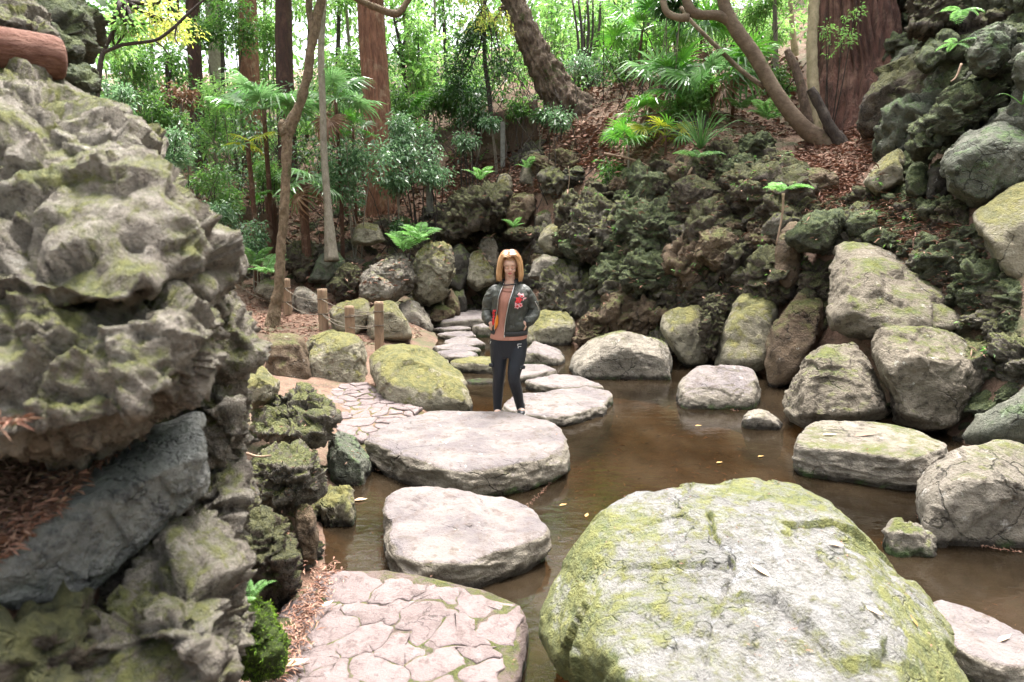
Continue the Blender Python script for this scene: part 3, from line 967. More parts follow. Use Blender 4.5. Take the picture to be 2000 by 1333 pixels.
B("brown earthy rock behind the left end of the broad pale boulder", [(1118, 668), (1124, 628), (1158, 606), (1200, 622), (1210, 664), (1160, 680)], 'brown', name='rock', cat='rock', t=11.4, T=.6, seed=174, style='crag', lvl=6)
# --- rocks round the waterfall
B("brown cracked block above the waterfall", [(968, 395), (987, 380), (1044, 376), (1050, 410), (1028, 452), (996, 445)], 'brown', name='rock', cat='rock', t=15.2, T=.8, style='angular', seed=81)
B("tall greenish stone highest above the waterfall", [(1012, 362), (1016, 332), (1047, 291), (1070, 306), (1070, 356), (1045, 374)], 'buff', name='stone', cat='stone', t=16, T=.8, seed=82)
B("narrow mossy stone left of the tall greenish one", [(962, 390), (968, 350), (985, 332), (1000, 345), (1002, 385), (980, 398)], 'green', name='stone', cat='stone', t=16, T=.6, seed=83)
B("round grey-green stone right of the brown block", [(1040, 446), (1044, 418), (1065, 407), (1085, 420), (1086, 446), (1060, 456)], 'buff', name='stone', cat='stone', t=15, T=.6, seed=84)
B("pale-topped mossy boulder right of the waterfall, uppermost of the pair", [(1047, 466), (1066, 437), (1090, 427), (1116, 428), (1130, 455), (1142, 478), (1137, 500), (1100, 510), (1062, 495)], 'green', t=13.9, T=.9, lvl=5, seed=85, ridge=[(1080, 470, .9)])
B("white-lichened boulder directly right of the woman's head", [(1030, 545), (1040, 508), (1062, 495), (1092, 502), (1098, 525), (1070, 552)], 'pale', t=13.3, T=.7, seed=86)
B("wide moss-sided block right of the woman's jacket", [(1022, 622), (1059, 604), (1115, 605), (1134, 625), (1122, 660), (1092, 675), (1030, 665)], 'green', z0=.0, T=.9, top=.5, seed=87)
B("craggy moss-covered lava rock heap right of the woman's shoulder", [(1052, 600), (1058, 545), (1085, 515), (1130, 505), (1180, 530), (1205, 580), (1195, 640), (1140, 640), (1100, 605)], 'lavagrey', name='lava_rock', cat='lava rock', t=12.6, T=1.3, style='lava', lvl=6, seed=88, tilt=.5)
B("arched mossy lava rock overhanging the dark hollow left of the waterfall", [(856, 430), (885, 385), (915, 362), (955, 352), (985, 378), (990, 420), (955, 425), (905, 440), (880, 470), (860, 465)], 'lava', name='lava_rock', cat='lava rock', t=14.8, T=1.3, style='lava', lvl=6, seed=89)
B("tall grey slab-like stone inside the hollow by the waterfall", [(935, 540), (938, 470), (955, 450), (972, 470), (976, 520), (962, 560)], 'buff', name='stone', cat='stone', t=14.6, T=.5, seed=90)
B("large dark green boulder left of the waterfall behind the woman", [(905, 545), (915, 500), (940, 480), (965, 520), (968, 555), (930, 570)], 'green', t=14.4, T=.7, seed=91)
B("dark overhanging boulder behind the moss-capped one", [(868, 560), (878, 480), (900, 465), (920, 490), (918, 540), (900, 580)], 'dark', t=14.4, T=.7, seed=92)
B("moss-capped boulder with a dark undercut foot, left of the waterfall", [(802, 582), (812, 497), (845, 474), (876, 472), (891, 490), (888, 530), (870, 580), (840, 602), (815, 600)], 'green', t=13.2, T=.9, lvl=6, seed=93, style='angular', tilt=-.5)
B("green-stained upright stone at the waterfall foot", [(868, 612), (872, 570), (882, 558), (898, 590), (900, 620), (880, 625)], 'brown', name='stone', cat='stone', t=13.6, T=.5, seed=94)
B("dark plum-coloured stone at the waterfall foot, left of the pool slab", [(875, 590), (880, 565), (905, 560), (915, 590), (912, 612), (890, 615)], 'dark', name='stone', cat='stone', t=14.1, T=.5, seed=95)
B("low rough stone heap behind the thin stepping stones", [(836, 618), (850, 598), (875, 596), (890, 612), (870, 632), (842, 634)], 'brown', name='stone', cat='stone', t=13.2, T=.5, style='angular', seed=96)
B("pale angular boulder with faceted bare faces behind the fence", [(702, 545), (735, 515), (757, 500), (787, 498), (808, 517), (808, 542), (797, 567), (770, 588), (722, 580)], 'pale', t=12.7, T=.9, style='angular', lvl=6, seed=97, k=1.1)
B("lower grey stone leaning on the pale angular boulder", [(700, 580), (704, 550), (722, 530), (748, 545), (772, 560), (760, 588), (720, 592)], 'pale', name='stone', cat='stone', t=12.2, T=.5, style='angular', seed=98)
B("rounded white-topped boulder at the back left of the pond", [(776, 592), (797, 581), (816, 586), (836, 612), (848, 640), (840, 656), (808, 656), (785, 640)], 'pale', z0=.0, T=.7, seed=99)
B("dark mossy boulder right behind the corner fence post", [(716, 605), (742, 586), (770, 590), (796, 620), (807, 662), (760, 672), (717, 668)], 'green', t=11, T=.8, seed=100)
B("yellow-topped boulder behind the two middle fence posts", [(641, 606), (662, 590), (712, 580), (727, 590), (722, 640), (700, 660), (650, 655)], 'green', t=11.3, T=.8, seed=101)
B("sunlit yellow lichen stone behind the leftmost of the low fence posts", [(570, 600), (572, 562), (592, 556), (625, 580), (626, 615), (590, 628)], 'pale', name='stone', cat='stone', t=12.6, T=.5, seed=102)
B("small pinkish stone left of the crooked tree", [(497, 575), (499, 552), (520, 545), (548, 548), (555, 580), (525, 590)], 'buff', name='stone', cat='stone', t=13, T=.45, seed=103)
B("domed moss-covered rock under the red cedar", [(684, 475), (687, 448), (712, 432), (740, 440), (757, 470), (720, 482)], 'green', name='rock', cat='rock', t=14.4, T=.6, seed=104)
B("slanting green stone under the thin grey trunk", [(600, 552), (614, 515), (628, 492), (660, 485), (676, 502), (665, 535), (644, 556)], 'vivid', name='stone', cat='stone', t=13.7, T=.5, seed=105)
B("dark lava rock beside the slanting green stone", [(640, 560), (660, 530), (690, 512), (705, 530), (702, 580), (665, 590)], 'lava', name='lava_rock', cat='lava rock', t=13.1, T=.6, style='lava', seed=106)
B("black lava rock holding up the palm trunk", [(560, 520), (566, 480), (590, 468), (620, 482), (616, 530), (590, 552)], 'lava', name='lava_rock', cat='lava rock', t=13.9, T=.7, style='lava', seed=107)

# --- boulders lining the left path
B("large sloping yellow-green boulder between the paved path and the pond", [(720, 700), (724, 677), (745, 666), (800, 667), (815, 661), (834, 663), (855, 677), (882, 707), (912, 740), (928, 765), (932, 798), (875, 797), (825, 792), (775, 780), (735, 760), (721, 735)], 'green',
  z0=.03, T=1.0, lvl=6, seed=111, top=.15, tilt=1.2, k=.8, sf=.72)
B("pale round-topped boulder between the dark cube-like stone and the large sloping one", [(592, 668), (612, 652), (637, 644), (675, 641), (697, 646), (716, 667), (717, 690), (708, 747), (665, 752), (605, 745), (594, 700)], 'green', z0=.1, T=.9, lvl=6, seed=112, k=.8)
B("dark cube-like stone with a mossy lid behind the foreground rock wall", [(515, 655), (562, 644), (584, 647), (597, 667), (608, 707), (600, 738), (535, 752), (520, 720)], 'brown', name='stone', cat='stone', z0=.15, T=.8, lvl=5, seed=113)
B("rough mossy rock with a pointed grey top beside the paved path", [(480, 840), (478, 790), (520, 762), (562, 734), (592, 746), (634, 776), (664, 810), (655, 842), (640, 870), (600, 872), (545, 860)], 'lavagrey', name='rock', cat='rock', t=5.4, T=.8, style='crag', lvl=6, seed=114, k=.9)
B("moss-draped stone at the water's corner below the paved path", [(638, 905), (636, 855), (660, 838), (692, 850), (720, 890), (726, 922), (692, 950), (655, 948)], 'vivid', name='stone', cat='stone', z0=0, T=.6, lvl=6, seed=115)
B("yellow-mossy stone partly hidden behind the foreground wall", [(462, 775), (470, 735), (510, 715), (545, 745), (535, 790), (490, 800)], 'green', name='stone', cat='stone', t=5.9, T=.6, seed=116)
B("pitted lava rock with pale lichen flecks above the narrow channel", [(470, 960), (478, 900), (520, 872), (556, 858), (600, 880), (632, 918), (628, 960), (585, 985), (520, 1000)], 'lavagrey', name='lava_rock', cat='lava rock', t=4.4, T=.7, style='crag', lvl=6, seed=117, k=.9)
B("flat brown standing stone at the end of the narrow channel", [(574, 985), (590, 975), (612, 985), (624, 1058), (616, 1106), (590, 1105), (576, 1050)], 'brown', name='stone', cat='stone', t=4.15, T=.25, lvl=5, seed=118)
B("black bark-like lava pillar with a pale cap beside the landing", [(455, 1040), (470, 1000), (510, 985), (545, 1010), (575, 1060), (585, 1160), (530, 1185), (480, 1180), (462, 1120)], 'lava', name='lava_rock', cat='lava rock', t=3.75, T=.55, style='crag', lvl=6, seed=119, k=.9)
B("mossy lump with dry needles dipping into the narrow channel", [(618, 985), (630, 955), (655, 945), (690, 958), (698, 985), (672, 1010), (640, 1030), (624, 1020)], 'green', name='rock', cat='rock', z0=0, T=.4, style='lava', lvl=5, seed=120, k=.6)
B("bright green moss clump at the foot of the foreground wall beside the landing", [(462, 1240), (470, 1170), (495, 1165), (520, 1200), (545, 1230), (562, 1265), (545, 1305), (500, 1325), (470, 1320)], 'mossy', name='moss_clump', cat='moss', t=2.75, T=.4, style='crag', lvl=6, seed=121, k=1.0)

# --- foreground rock outcrop at the left (one wall of stones), very close to the camera
wall = thing("rock_wall", "towering blurred grey-green rock wall filling the left foreground", "rock wall", P(200, 1330, np.float64(1.6)) * np.array([1, 1, 0]) + np.array([0, 0, .1]))
B("upper pale grey-green block of the wall", [(-200, 95), (0, 84), (70, 104), (160, 150), (250, 225), (318, 330), (310, 375), (385, 425), (450, 482), (472, 535), (445, 585), (340, 620), (200, 620), (0, 640), (-200, 640)], 'wallrock', 'stone', parent=wall, t=2.1, T=1.1, lvl=7, seed=131, k=.62, top=.2, sf=.85, style='crag', tilt=.55)
B(None, [(300, 560), (340, 470), (400, 440), (455, 490), (468, 530), (440, 568), (380, 580)], 'wallrock', 'stone', parent=wall, t=2.1, T=.5, lvl=6, seed=132, style='crag', k=.7)
B(None, [(-200, 520), (0, 500), (200, 485), (330, 515), (415, 590), (420, 680), (402, 745), (330, 800), (190, 850), (80, 880), (-200, 880)], 'wallrock', 'stone', parent=wall, t=1.62, T=.62, lvl=7, seed=133, k=.7, sf=.88, style='crag', tilt=.35, top=.2)
B(None, [(385, 560), (420, 548), (455, 585), (490, 640), (498, 690), (488, 735), (460, 765), (430, 760), (395, 700)], 'wallrock', 'stone', parent=wall, t=2.5, T=.7, lvl=6, seed=134, style='crag', k=.65)
B(None, [(400, 700), (440, 690), (470, 745), (472, 860), (450, 930), (410, 940), (390, 820)], 'wallrock', 'stone', parent=wall, t=2.35, T=.5, lvl=6, seed=135, style='crag', k=.8)
_lp = [P(x, y, np.float64(t_)) for x, y, t_ in ((-200, 1010, 1.68), (120, 985, 1.75), (250, 880, 1.8), (340, 815, 1.85), (394, 795, 1.85), (-200, 1175, 1.22), (0, 1130, 1.3), (130, 1040, 1.4), (262, 950, 1.5), (402, 878, 1.66),
                                               (-200, 1262, 1.3), (0, 1228, 1.36), (160, 1160, 1.45), (330, 1015, 1.6), (396, 965, 1.7))]
_lp += [q_ - np.array([0, 0, .22]) for q_ in _lp[:5]]
_V, _F, _c, _e = star(_lp, 7, 34)
_N = vnormals(_V, _F)
_V = _V + _N * (disp_angular(_V, _N, .22, np.array([3.1, 8.2, 1.7]), .55) * (1 - .6 * np.clip(_N[:, 2], 0, 1)))[:, None]
obj_np('stone', _V, _F, M['slate'], wall)['label'] = "bluish ledge stone with dry needles lying on it"
B(None, [(380, 900), (440, 880), (476, 900), (474, 1000), (450, 1080), (405, 1090), (370, 1020)], 'wallrock', 'stone', parent=wall, t=2.3, T=.5, lvl=6, seed=137, k=.9, style='crag')
B(None, [(150, 1180), (240, 1090), (330, 1020), (400, 1050), (460, 1110), (478, 1230), (470, 1340), (380, 1450), (120, 1450), (100, 1300)], 'wallrock', 'stone', parent=wall, t=1.75, T=.8, lvl=7, seed=138, style='crag', k=.9)
B(None, [(-250, 1150), (0, 1170), (150, 1160), (220, 1250), (230, 1450), (-250, 1450)], 'lava', 'stone', parent=wall, t=1.5, T=.6, lvl=6, seed=139, style='crag', k=.8)
B(None, [(-220, 880), (0, 850), (260, 820), (390, 800), (400, 900), (300, 1000), (100, 1080), (-220, 1150)], 'lava', 'stone', parent=wall, t=2.15, T=.7, lvl=5, seed=140, style='boulder', k=.6)
B(None, [(-250, 500), (100, 480), (380, 560), (440, 800), (440, 1100), (330, 1400), (-250, 1400)], 'dark', 'stone', parent=wall, t=2.6, T=.9, lvl=5, seed=141, style='lava', k=.5)
slab(None, [(-260, 1090), (-40, 1080), (125, 985), (255, 878), (330, 832), (200, 822), (-260, 835)], 1.52, mat='mortar', zb=1.2, lvl=5, seed=145, parent=wall, name='stone', flare=1.0)
B("dark mossy boulder topping the foreground wall", [(-60, -60), (60, -40), (150, -10), (180, 30), (188, 75), (170, 128), (120, 160), (20, 120), (-60, 80)], 'lavagreen', t=2.9, T=.8, lvl=6, seed=142, style='crag', k=.7)
B("grey stone next to the dark mossy boulder on the foreground wall", [(-80, 40), (0, 5), (50, 8), (95, 40), (115, 85), (60, 110), (-80, 110)], 'lavagrey', name='stone', cat='stone', t=2.55, T=.5, lvl=6, seed=143, style='crag', k=.8)
B("small dark stone wedged under the end of the red log", [(120, 150), (140, 118), (170, 125), (190, 155), (182, 185), (150, 180)], 'lavagreen', name='stone', cat='stone', t=2.6, T=.35, lvl=5, seed=144, style='crag', k=.8)

# --- rockeries: many knobbly stones packed on the bank, each a part
_lib = []
for i in range(14):
    rng = np.random.RandomState(900 + i)
    pts = rng.normal(size=(22, 3))
    pts /= np.linalg.norm(pts, axis=1, keepdims=True)
    pts *= np.array([1, rng.uniform(.7, .95), rng.uniform(.65, .95)]) * .5
    V, F, c, e = star(pts, 5, 20)
    N = vnormals(V, F)
    fn = (disp_lava, disp_crag, disp_lava, disp_angular, disp_crag, disp_lava, disp_crag)[i % 7]
    d = fn(V, N, .45, rng.uniform(0, 50, 3), 1.0)
    _lib.append((V + N * d[:, None], F))
_libmesh = {}


def lib_mesh(i, mk):
    if (i, mk) not in _libmesh:
        _libmesh[(i, mk)] = mesh_np("rockery_stone", _lib[i][0], _lib[i][1], M[mk])
    return _libmesh[(i, mk)]


def inpoly(px, py, poly):
    poly = np.asarray(poly, float)
    res = np.zeros(len(px), bool)
    j = len(poly) - 1
    for i in range(len(poly)):
        xi, yi = poly[i]
        xj, yj = poly[j]
        c = ((yi > py) != (yj > py)) & (px < (xj - xi) * (py - yi) / (yj - yi + 1e-12) + xi)
        res ^= c
        j = i
    return res


def face_depth(ctrl):
    C = np.asarray(ctrl, float)
    C = np.column_stack([C[:, 0] / 400, C[:, 1] / 400, C[:, 2]])
    w_ = _tps_fit(C, 1e-3)

    def f(x, y):
        q = np.stack([np.asarray(x) / 400, np.asarray(y) / 400], -1)
        d = ((q[:, None] - C[None, :, :2]) ** 2).sum(-1)
        return _U(d) @ w_[:len(C)] + w_[len(C)] + q @ w_[len(C) + 1:]
    return f


def rockery(name, label, polys, sizes, mats, n, seed, sink=.15, gap=.55, flat=1.0, ctrl=None):
    """polys: photo-pixel regions of the bank; stones are set on the terrain found there"""
    rng = np.random.RandomState(seed)
    placed = []
    root = None
    for poly in polys:
        poly = np.asarray(poly, float)
        lo, hi = poly.min(0), poly.max(0)
        x = rng.uniform(lo[0], hi[0], 6000)
        y = rng.uniform(lo[1], hi[1], 6000)
        k = inpoly(x, y, poly)
        x, y = x[k], y[k]
        if ctrl is not None:
            pts = P(x[:2500], y[:2500], face_depth(ctrl)(x[:2500], y[:2500]))
        else:
            pts, ok = hit(x[:2500], y[:2500])
            pts = pts[ok]
        cnt = 0
        for q in pts:
            s = rng.uniform(*sizes) if rng.rand() > .25 else sizes[1] * rng.uniform(.9, 1.3)
            if any(np.linalg.norm(q - a) < gap * (s + b) / 2 for a, b in placed):
                continue
            if root is None:
                root = thing(name, label, "rockery", (q[0], q[1], q[2] - .3))
            placed.append((q, s))
            o = add_obj("stone", lib_mesh(rng.randint(len(_lib)), mats[rng.randint(len(mats))]), root)
            nrm = (q - np.array([0, 0, CAM_Z]))
            o.location = Vector(q + np.array([0, 0, -sink * s])) - root.location
            o.rotation_euler = (rng.uniform(-.6, .6), rng.uniform(-.6, .6), rng.uniform(0, 6.3))
            o.scale = (s * rng.uniform(.9, 1.25), s * rng.uniform(.8, 1.1), s * flat * rng.uniform(.75, 1.15))
            cnt += 1
            if cnt >= n:
                break
    return root
LW = [(1100, 640, 11.9), (1240, 645, 11.0), (1390, 700, 10.2), (1500, 720, 9.5), (1620, 720, 8.8), (1200, 480, 11.9), (1350, 500, 10.7), (1500, 500, 9.8), (1120, 430, 12.9), (1250, 400, 12.2), (1400, 400, 10.9), (1540, 400, 10.0), (1330, 320, 12.3), (1420, 290, 11.8), (1540, 300, 11.2), (1230, 350, 13.0)]
rockery("rockery", "dark craggy lava stone wall rising between the pond and the slope with the curved tree",
        [[(1200, 650), (1195, 500), (1260, 470), (1330, 470), (1420, 450), (1530, 450), (1520, 570), (1440, 600), (1390, 700), (1300, 690)],
         [(1120, 500), (1105, 400), (1200, 385), (1330, 335), (1400, 300), (1470, 300), (1520, 335), (1545, 430), (1500, 470), (1330, 480), (1260, 480), (1190, 520)]],
        (.55, 1.15), ['lava', 'lava', 'brown', 'lavagreen', 'lava', 'lavagrey'], 80, 3, gap=.42, ctrl=LW, sink=0.0, flat=1.1)
rockery("rockery", "green mossy rock face climbing out of the top right corner",
        [[(1790, 130), (1770, 0), (1780, -60), (2080, -60), (2080, 240), (1990, 240), (1930, 215), (1860, 270), (1790, 320), (1740, 300)]], (.7, 1.5), ['lavagreen', 'lavagreen', 'vivid', 'lava'], 60, 4, gap=.4)
rockery("rockery", "knobbly mossy stones filling the bank around the biggest grey block",
        [[(1640, 470), (1650, 400), (1690, 380), (1780, 390), (1850, 390), (1910, 420), (1950, 560), (2000, 600), (2060, 720), (1940, 800), (1920, 700), (1900, 600), (1800, 500), (1700, 465)],
         [(1500, 430), (1540, 390), (1640, 395), (1700, 375), (1690, 400), (1640, 420), (1560, 435)]], (.3, .75), ['lavagreen', 'lavagreen', 'lavagrey', 'lava'], 85, 5, gap=.42)
rockery("rockery", "tumbled dark stones around the waterfall hollow",
        [[(850, 640), (800, 560), (760, 480), (850, 400), (960, 360), (990, 430), (1050, 460), (1110, 460), (1140, 380), (1075, 320), (1010, 300), (1120, 300), (1190, 380), (1150, 500), (1060, 540), (1000, 620)]],
        (.45, 1.0), ['lava', 'lava', 'brown', 'lavagrey', 'dark'], 95, 6, gap=.42)
rockery("rockery", "low broken stones along the foot of the left forest slope",
        [[(470, 560), (470, 440), (560, 450), (680, 410), (760, 420), (850, 470), (790, 500), (700, 560), (640, 560), (560, 540)]], (.2, .6), ['lava', 'lavagrey', 'lavagreen', 'buff'], 60, 7, gap=.6)
rockery("rockery", "rough mossy stones stacked between the foreground wall and the paved landing",
        [[(455, 1160), (440, 1000), (465, 860), (475, 780), (540, 790), (630, 880), (640, 980), (600, 1090), (560, 1160)]], (.12, .3), ['lavagrey', 'lavagrey', 'lava', 'green'], 45, 8, gap=.5)
rockery("rockery", "small wet stones lining the right water edge under the big boulders",
        [[(1480, 790), (1530, 830), (1570, 840), (1700, 830), (1850, 860), (1900, 860), (1900, 830), (1760, 800), (1500, 740)]], (.1, .28), ['lava', 'brown', 'lavagreen'], 40, 9, gap=.6)

# --- dark back wall of the waterfall niche
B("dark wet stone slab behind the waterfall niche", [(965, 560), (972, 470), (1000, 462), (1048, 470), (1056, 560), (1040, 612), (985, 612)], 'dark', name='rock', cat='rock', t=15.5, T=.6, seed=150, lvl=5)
B("mossy ledge rock hanging over the waterfall niche", [(984, 458), (1000, 444), (1040, 446), (1054, 458), (1046, 468), (1000, 468)], 'lava', name='rock', cat='rock', t=14.7, T=.7, seed=151, lvl=5, style='lava', k=.7)

# ------------------------------------------------------------------ paved path and landing: stones set in mortar, each stone a part
def clip_poly(poly, n, d):
    out = []
    for i in range(len(poly)):
        a, b = poly[i], poly[(i + 1) % len(poly)]
        da, db = n @ a - d, n @ b - d
        if da <= 0:
            out.append(a)
        if da * db < 0:
            out.append(a + (b - a) * (da / (da - db)))
    return out


def paving(root, region, seeds, z, joint, mat, rng, thick=.05, jz=.012, warp=.13):
    """Voronoi stones of seeds within the convex-ish region (ground coordinates)"""
    region = [np.array(q) for q in region]
    for i, s in enumerate(seeds):
        poly = region
        for j, q in enumerate(seeds):
            if i == j:
                continue
            n = q - s
            L = np.linalg.norm(n)
            if L > 2.5:
                continue
            n = n / L
            jr = joint * (.35 + 2.2 * ((i * 7 + j * 7 + i * j) % 10) / 10)
            poly = clip_poly(poly, n, n @ (s + q) / 2 - jr)
            if len(poly) < 3:
                break
        if len(poly) < 3:
            continue
        c = np.mean(poly, axis=0)
        # densify and wobble the outline, round the corners
        ring = []
        m = len(poly)
        for a in range(m):
            p0, p1 = poly[a], poly[(a + 1) % m]
            for u in (0.06, .18, .3, .42, .54, .66, .78, .9):
                ring.append(p0 + (p1 - p0) * u)
        ring = np.array(ring)
        ang = np.arctan2(ring[:, 1] - c[1], ring[:, 0] - c[0])
        wob = 1 + .05 * perlin(np.stack([np.cos(ang) * 1.8 + i * 3.1, np.sin(ang) * 1.8, np.full(len(ang), z + i)], -1))
        ring = c + (ring - c) * wob[:, None]
        q3 = np.column_stack([ring, np.full(len(ring), 7.7)])
        ring = ring + warp * np.stack([perlin(q3 * 2.6) + .5 * perlin(q3 * 7.3) + .25 * perlin(q3 * 17), perlin(q3 * 2.6 + 9) + .5 * perlin(q3 * 7.3 + 4) + .25 * perlin(q3 * 17 + 4)], -1)
        c = ring.mean(0)
        top = z + rng.uniform(-jz, jz)
        K = len(ring)
        tl = rng.normal(size=2) * .02
        lay = []
        for f, dz in ((1.0, -thick), (1.0, -.0035), (.955, 0.0), (.7, .004), (.35, .005)):
            r3 = c + (ring - c) * f
            zz = top + dz + (r3 - c) @ tl + (.004 * fbm(np.stack([r3[:, 0] * 6, r3[:, 1] * 6, np.full(K, 3.3)], -1), 2) if dz > -.02 else 0)
            lay.append(np.column_stack([r3, zz]))
        V = np.concatenate(lay + [np.array([[c[0], c[1], top + .005]])])
        F = []
        for l in range(4):
            for a in range(K):
                b = (a + 1) % K
                F.append((l * K + a, l * K + b, (l + 1) * K + b, (l + 1) * K + a))
        F4 = np.array(F)
        F3 = np.array([(4 * K + a, 4 * K + (a + 1) % K, 5 * K) for a in range(K)])
        F = np.concatenate([F4[:, [0, 1, 2]], F4[:, [0, 2, 3]], F3])
        obj_np("paving_stone", V, F, mat, root)


def relax(region_px, z, n, rng, grow=None):
    lo, hi = np.min(region_px, 0), np.max(region_px, 0)
    pts = []
    tries = 0
    A = PZ(*np.array(region_px, float).T, z)[:, :2]
    lo, hi = A.min(0), A.max(0)
    area = np.prod(hi - lo)
    r = .8 * math.sqrt(area / n)
    while len(pts) < n and tries < 20000:
        tries += 1
        q = rng.uniform(lo, hi)
        if not inpoly(q[:1], q[1:], A)[0]:
            continue
        rr = r * (.96 ** (tries / 60))
        if all(np.linalg.norm(q - a) > rr for a in pts):
            pts.append(q)
    return A, pts


rng = np.random.RandomState(21)
LP = [(535, 1190), (570, 1150), (604, 1132), (640, 1113), (725, 1109), (781, 1112), (837, 1125), (895, 1138), (969, 1152), (1010, 1169), (1031, 1193), (1012, 1240), (962, 1282), (985, 1330), (990, 1420), (500, 1440), (515, 1330), (560, 1260)]
land = slab("paved landing of irregular stones set in mortar at the bottom of the picture", LP, .15, mat='mortar_pale', lvl=6, seed=160, name='path', kind='structure', flare=1.02, k=.5)
A, sd = relax(LP, .165, 6, rng)
hand = [(585, 1165), (690, 1135), (775, 1150), (612, 1200), (850, 1160), (945, 1185), (575, 1230), (655, 1215), (735, 1200), (830, 1215), (905, 1235), (985, 1215), (640, 1262), (705, 1245), (560, 1280),
        (745, 1300), (862, 1290), (905, 1272), (925, 1320), (800, 1262), (640, 1320), (700, 1390), (830, 1350), (900, 1380), (580, 1390), (960, 1390)]
hs = PZ(*np.array(hand, float).T, .165)[:, :2]
hull_region = PZ(*np.array([(c0 + (x - c0) * .955, 1290 + (y - 1290) * .955) for (x, y) in LP for c0 in (770,)], float).T, .165)[:, :2]
paving(land, hull_region, list(hs), .153, .002, M['pave'], rng, thick=.03, jz=.003)

MP = [(596, 752), (640, 752), (715, 745), (745, 766), (830, 795), (800, 812), (706, 860), (680, 848), (655, 838), (640, 800), (600, 775)]
mid = slab("narrow cobbled path between the boulders, left of the largest slab", MP, .12, mat='mortar', lvl=5, seed=161, name='path', kind='structure', flare=1.15, k=.5)
A, sd = relax(MP, .135, 70, rng)
big = PZ(*np.array([(700, 822), (775, 790), (745, 775 + 8)], float).T, .135)[:, :2]
sd = [q for q in sd if np.linalg.norm(q - big[0]) > .3 and np.linalg.norm(q - big[1]) > .16] + [big[0], big[1]]
paving(mid, A, sd, .126, .006, M['pave'], rng, thick=.03, jz=.006, warp=.05)
# ------------------------------------------------------------------ trees and plants
M['bark_red'] = bark_mat("red_cedar_bark", (.36, .17, .105), (.17, .078, .05), (.42, .27, .18), fibre=14, bump=1.0, scale=7)
M['bark_dark'] = bark_mat("dark_cedar_bark", (.10, .05, .04), (.06, .035, .03), (.14, .075, .055), fibre=12, bump=.9, scale=6)
M['bark_great'] = bark_mat("great_cedar_bark", (.19, .093, .068), (.075, .04, .031), (.28, .165, .12), fibre=10, bump=1.0, scale=5)
M['bark_rough'] = bark_mat("rough_leaning_bark", (.20, .14, .10), (.09, .063, .047), (.3, .23, .17), fibre=2.5, bump=1.0, scale=4, moss=.3)
M['bark_smooth'] = bark_mat("smooth_grey_brown_bark", (.165, .12, .083), (.105, .074, .05), (.23, .18, .125), fibre=.6, bump=.3, scale=3, moss=.1)
M['bark_knob'] = bark_mat("knobbly_pale_bark", (.27, .195, .125), (.135, .095, .058), (.11, .09, .045), fibre=1.5, bump=.9, scale=6, moss=.2)
M['bark_pale'] = bark_mat("pale_yellow_bark", (.36, .30, .19), (.25, .21, .125), (.18, .16, .09), fibre=2, bump=.5, scale=4, moss=.2)
M['bark_grey'] = bark_mat("thin_grey_bark", (.26, .23, .18), (.18, .155, .12), (.12, .10, .075), fibre=2, bump=.5, scale=6, moss=.15)
M['bark_black'] = bark_mat("dark_wet_bark", (.07, .055, .045), (.04, .032, .028), (.12, .10, .08), fibre=2, bump=.6, scale=6)
M['fibre'] = bark_mat("hairy_palm_fibre", (.17, .085, .055), (.09, .045, .032), (.27, .19, .13), fibre=8, bump=1.0, scale=12)
M['leaf_mid'] = leaf_mat("mid_green_leaves", [(.045, .105, .025), (.075, .16, .04), (.12, .21, .055), (.05, .115, .04)], rough=.38)
M['leaf_bright'] = leaf_mat("bright_green_leaves", [(.11, .225, .06), (.155, .28, .085), (.21, .32, .105), (.12, .24, .08)], rough=.42, trans=.55)
M['leaf_yellow'] = leaf_mat("yellow_green_leaves", [(.24, .29, .06), (.36, .36, .10), (.20, .29, .07), (.42, .38, .12)], rough=.5, trans=.55)
M['leaf_dark'] = leaf_mat("dark_glossy_leaves", [(.02, .06, .015), (.035, .085, .022), (.05, .11, .03), (.025, .065, .028)], rough=.28, trans=.3, spec=.7)
M['leaf_silver'] = leaf_mat("glossy_blue_green_leaves", [(.07, .14, .07), (.12, .21, .105), (.17, .27, .14), (.09, .17, .085)], rough=.22, trans=.35, spec=.9)
M['leaf_dead'] = leaf_mat("dead_brown_leaves", [(.20, .11, .065), (.14, .075, .045), (.28, .17, .11)], rough=.7, trans=.15)
M['palm'] = leaf_mat("palm_frond_green", [(.06, .17, .03), (.10, .24, .04), (.075, .19, .045)], rough=.3, trans=.35, spec=.8)
M['palm_pale'] = leaf_mat("palm_frond_pale", [(.10, .205, .075), (.145, .25, .11), (.085, .19, .06)], rough=.28, trans=.35, spec=.9)
M['palm_yellow'] = leaf_mat("palm_frond_yellow", [(.36, .36, .05), (.30, .34, .05), (.24, .30, .05)], rough=.35, trans=.4)
M['fern'] = leaf_mat("fern_green", [(.10, .22, .06), (.16, .30, .10), (.20, .33, .14)], rough=.4, trans=.4)
M['litter'] = leaf_mat("fallen_leaves_and_needles", [(.20, .09, .06), (.30, .16, .11), (.12, .065, .045), (.38, .24, .17), (.17, .085, .055)], rough=.75, trans=.0, spec=.3)
M['mossy_leaf'] = leaf_mat("fresh_moss", [(.07, .14, .015), (.11, .20, .02), (.16, .25, .035)], rough=.8, trans=.2, spec=.2)


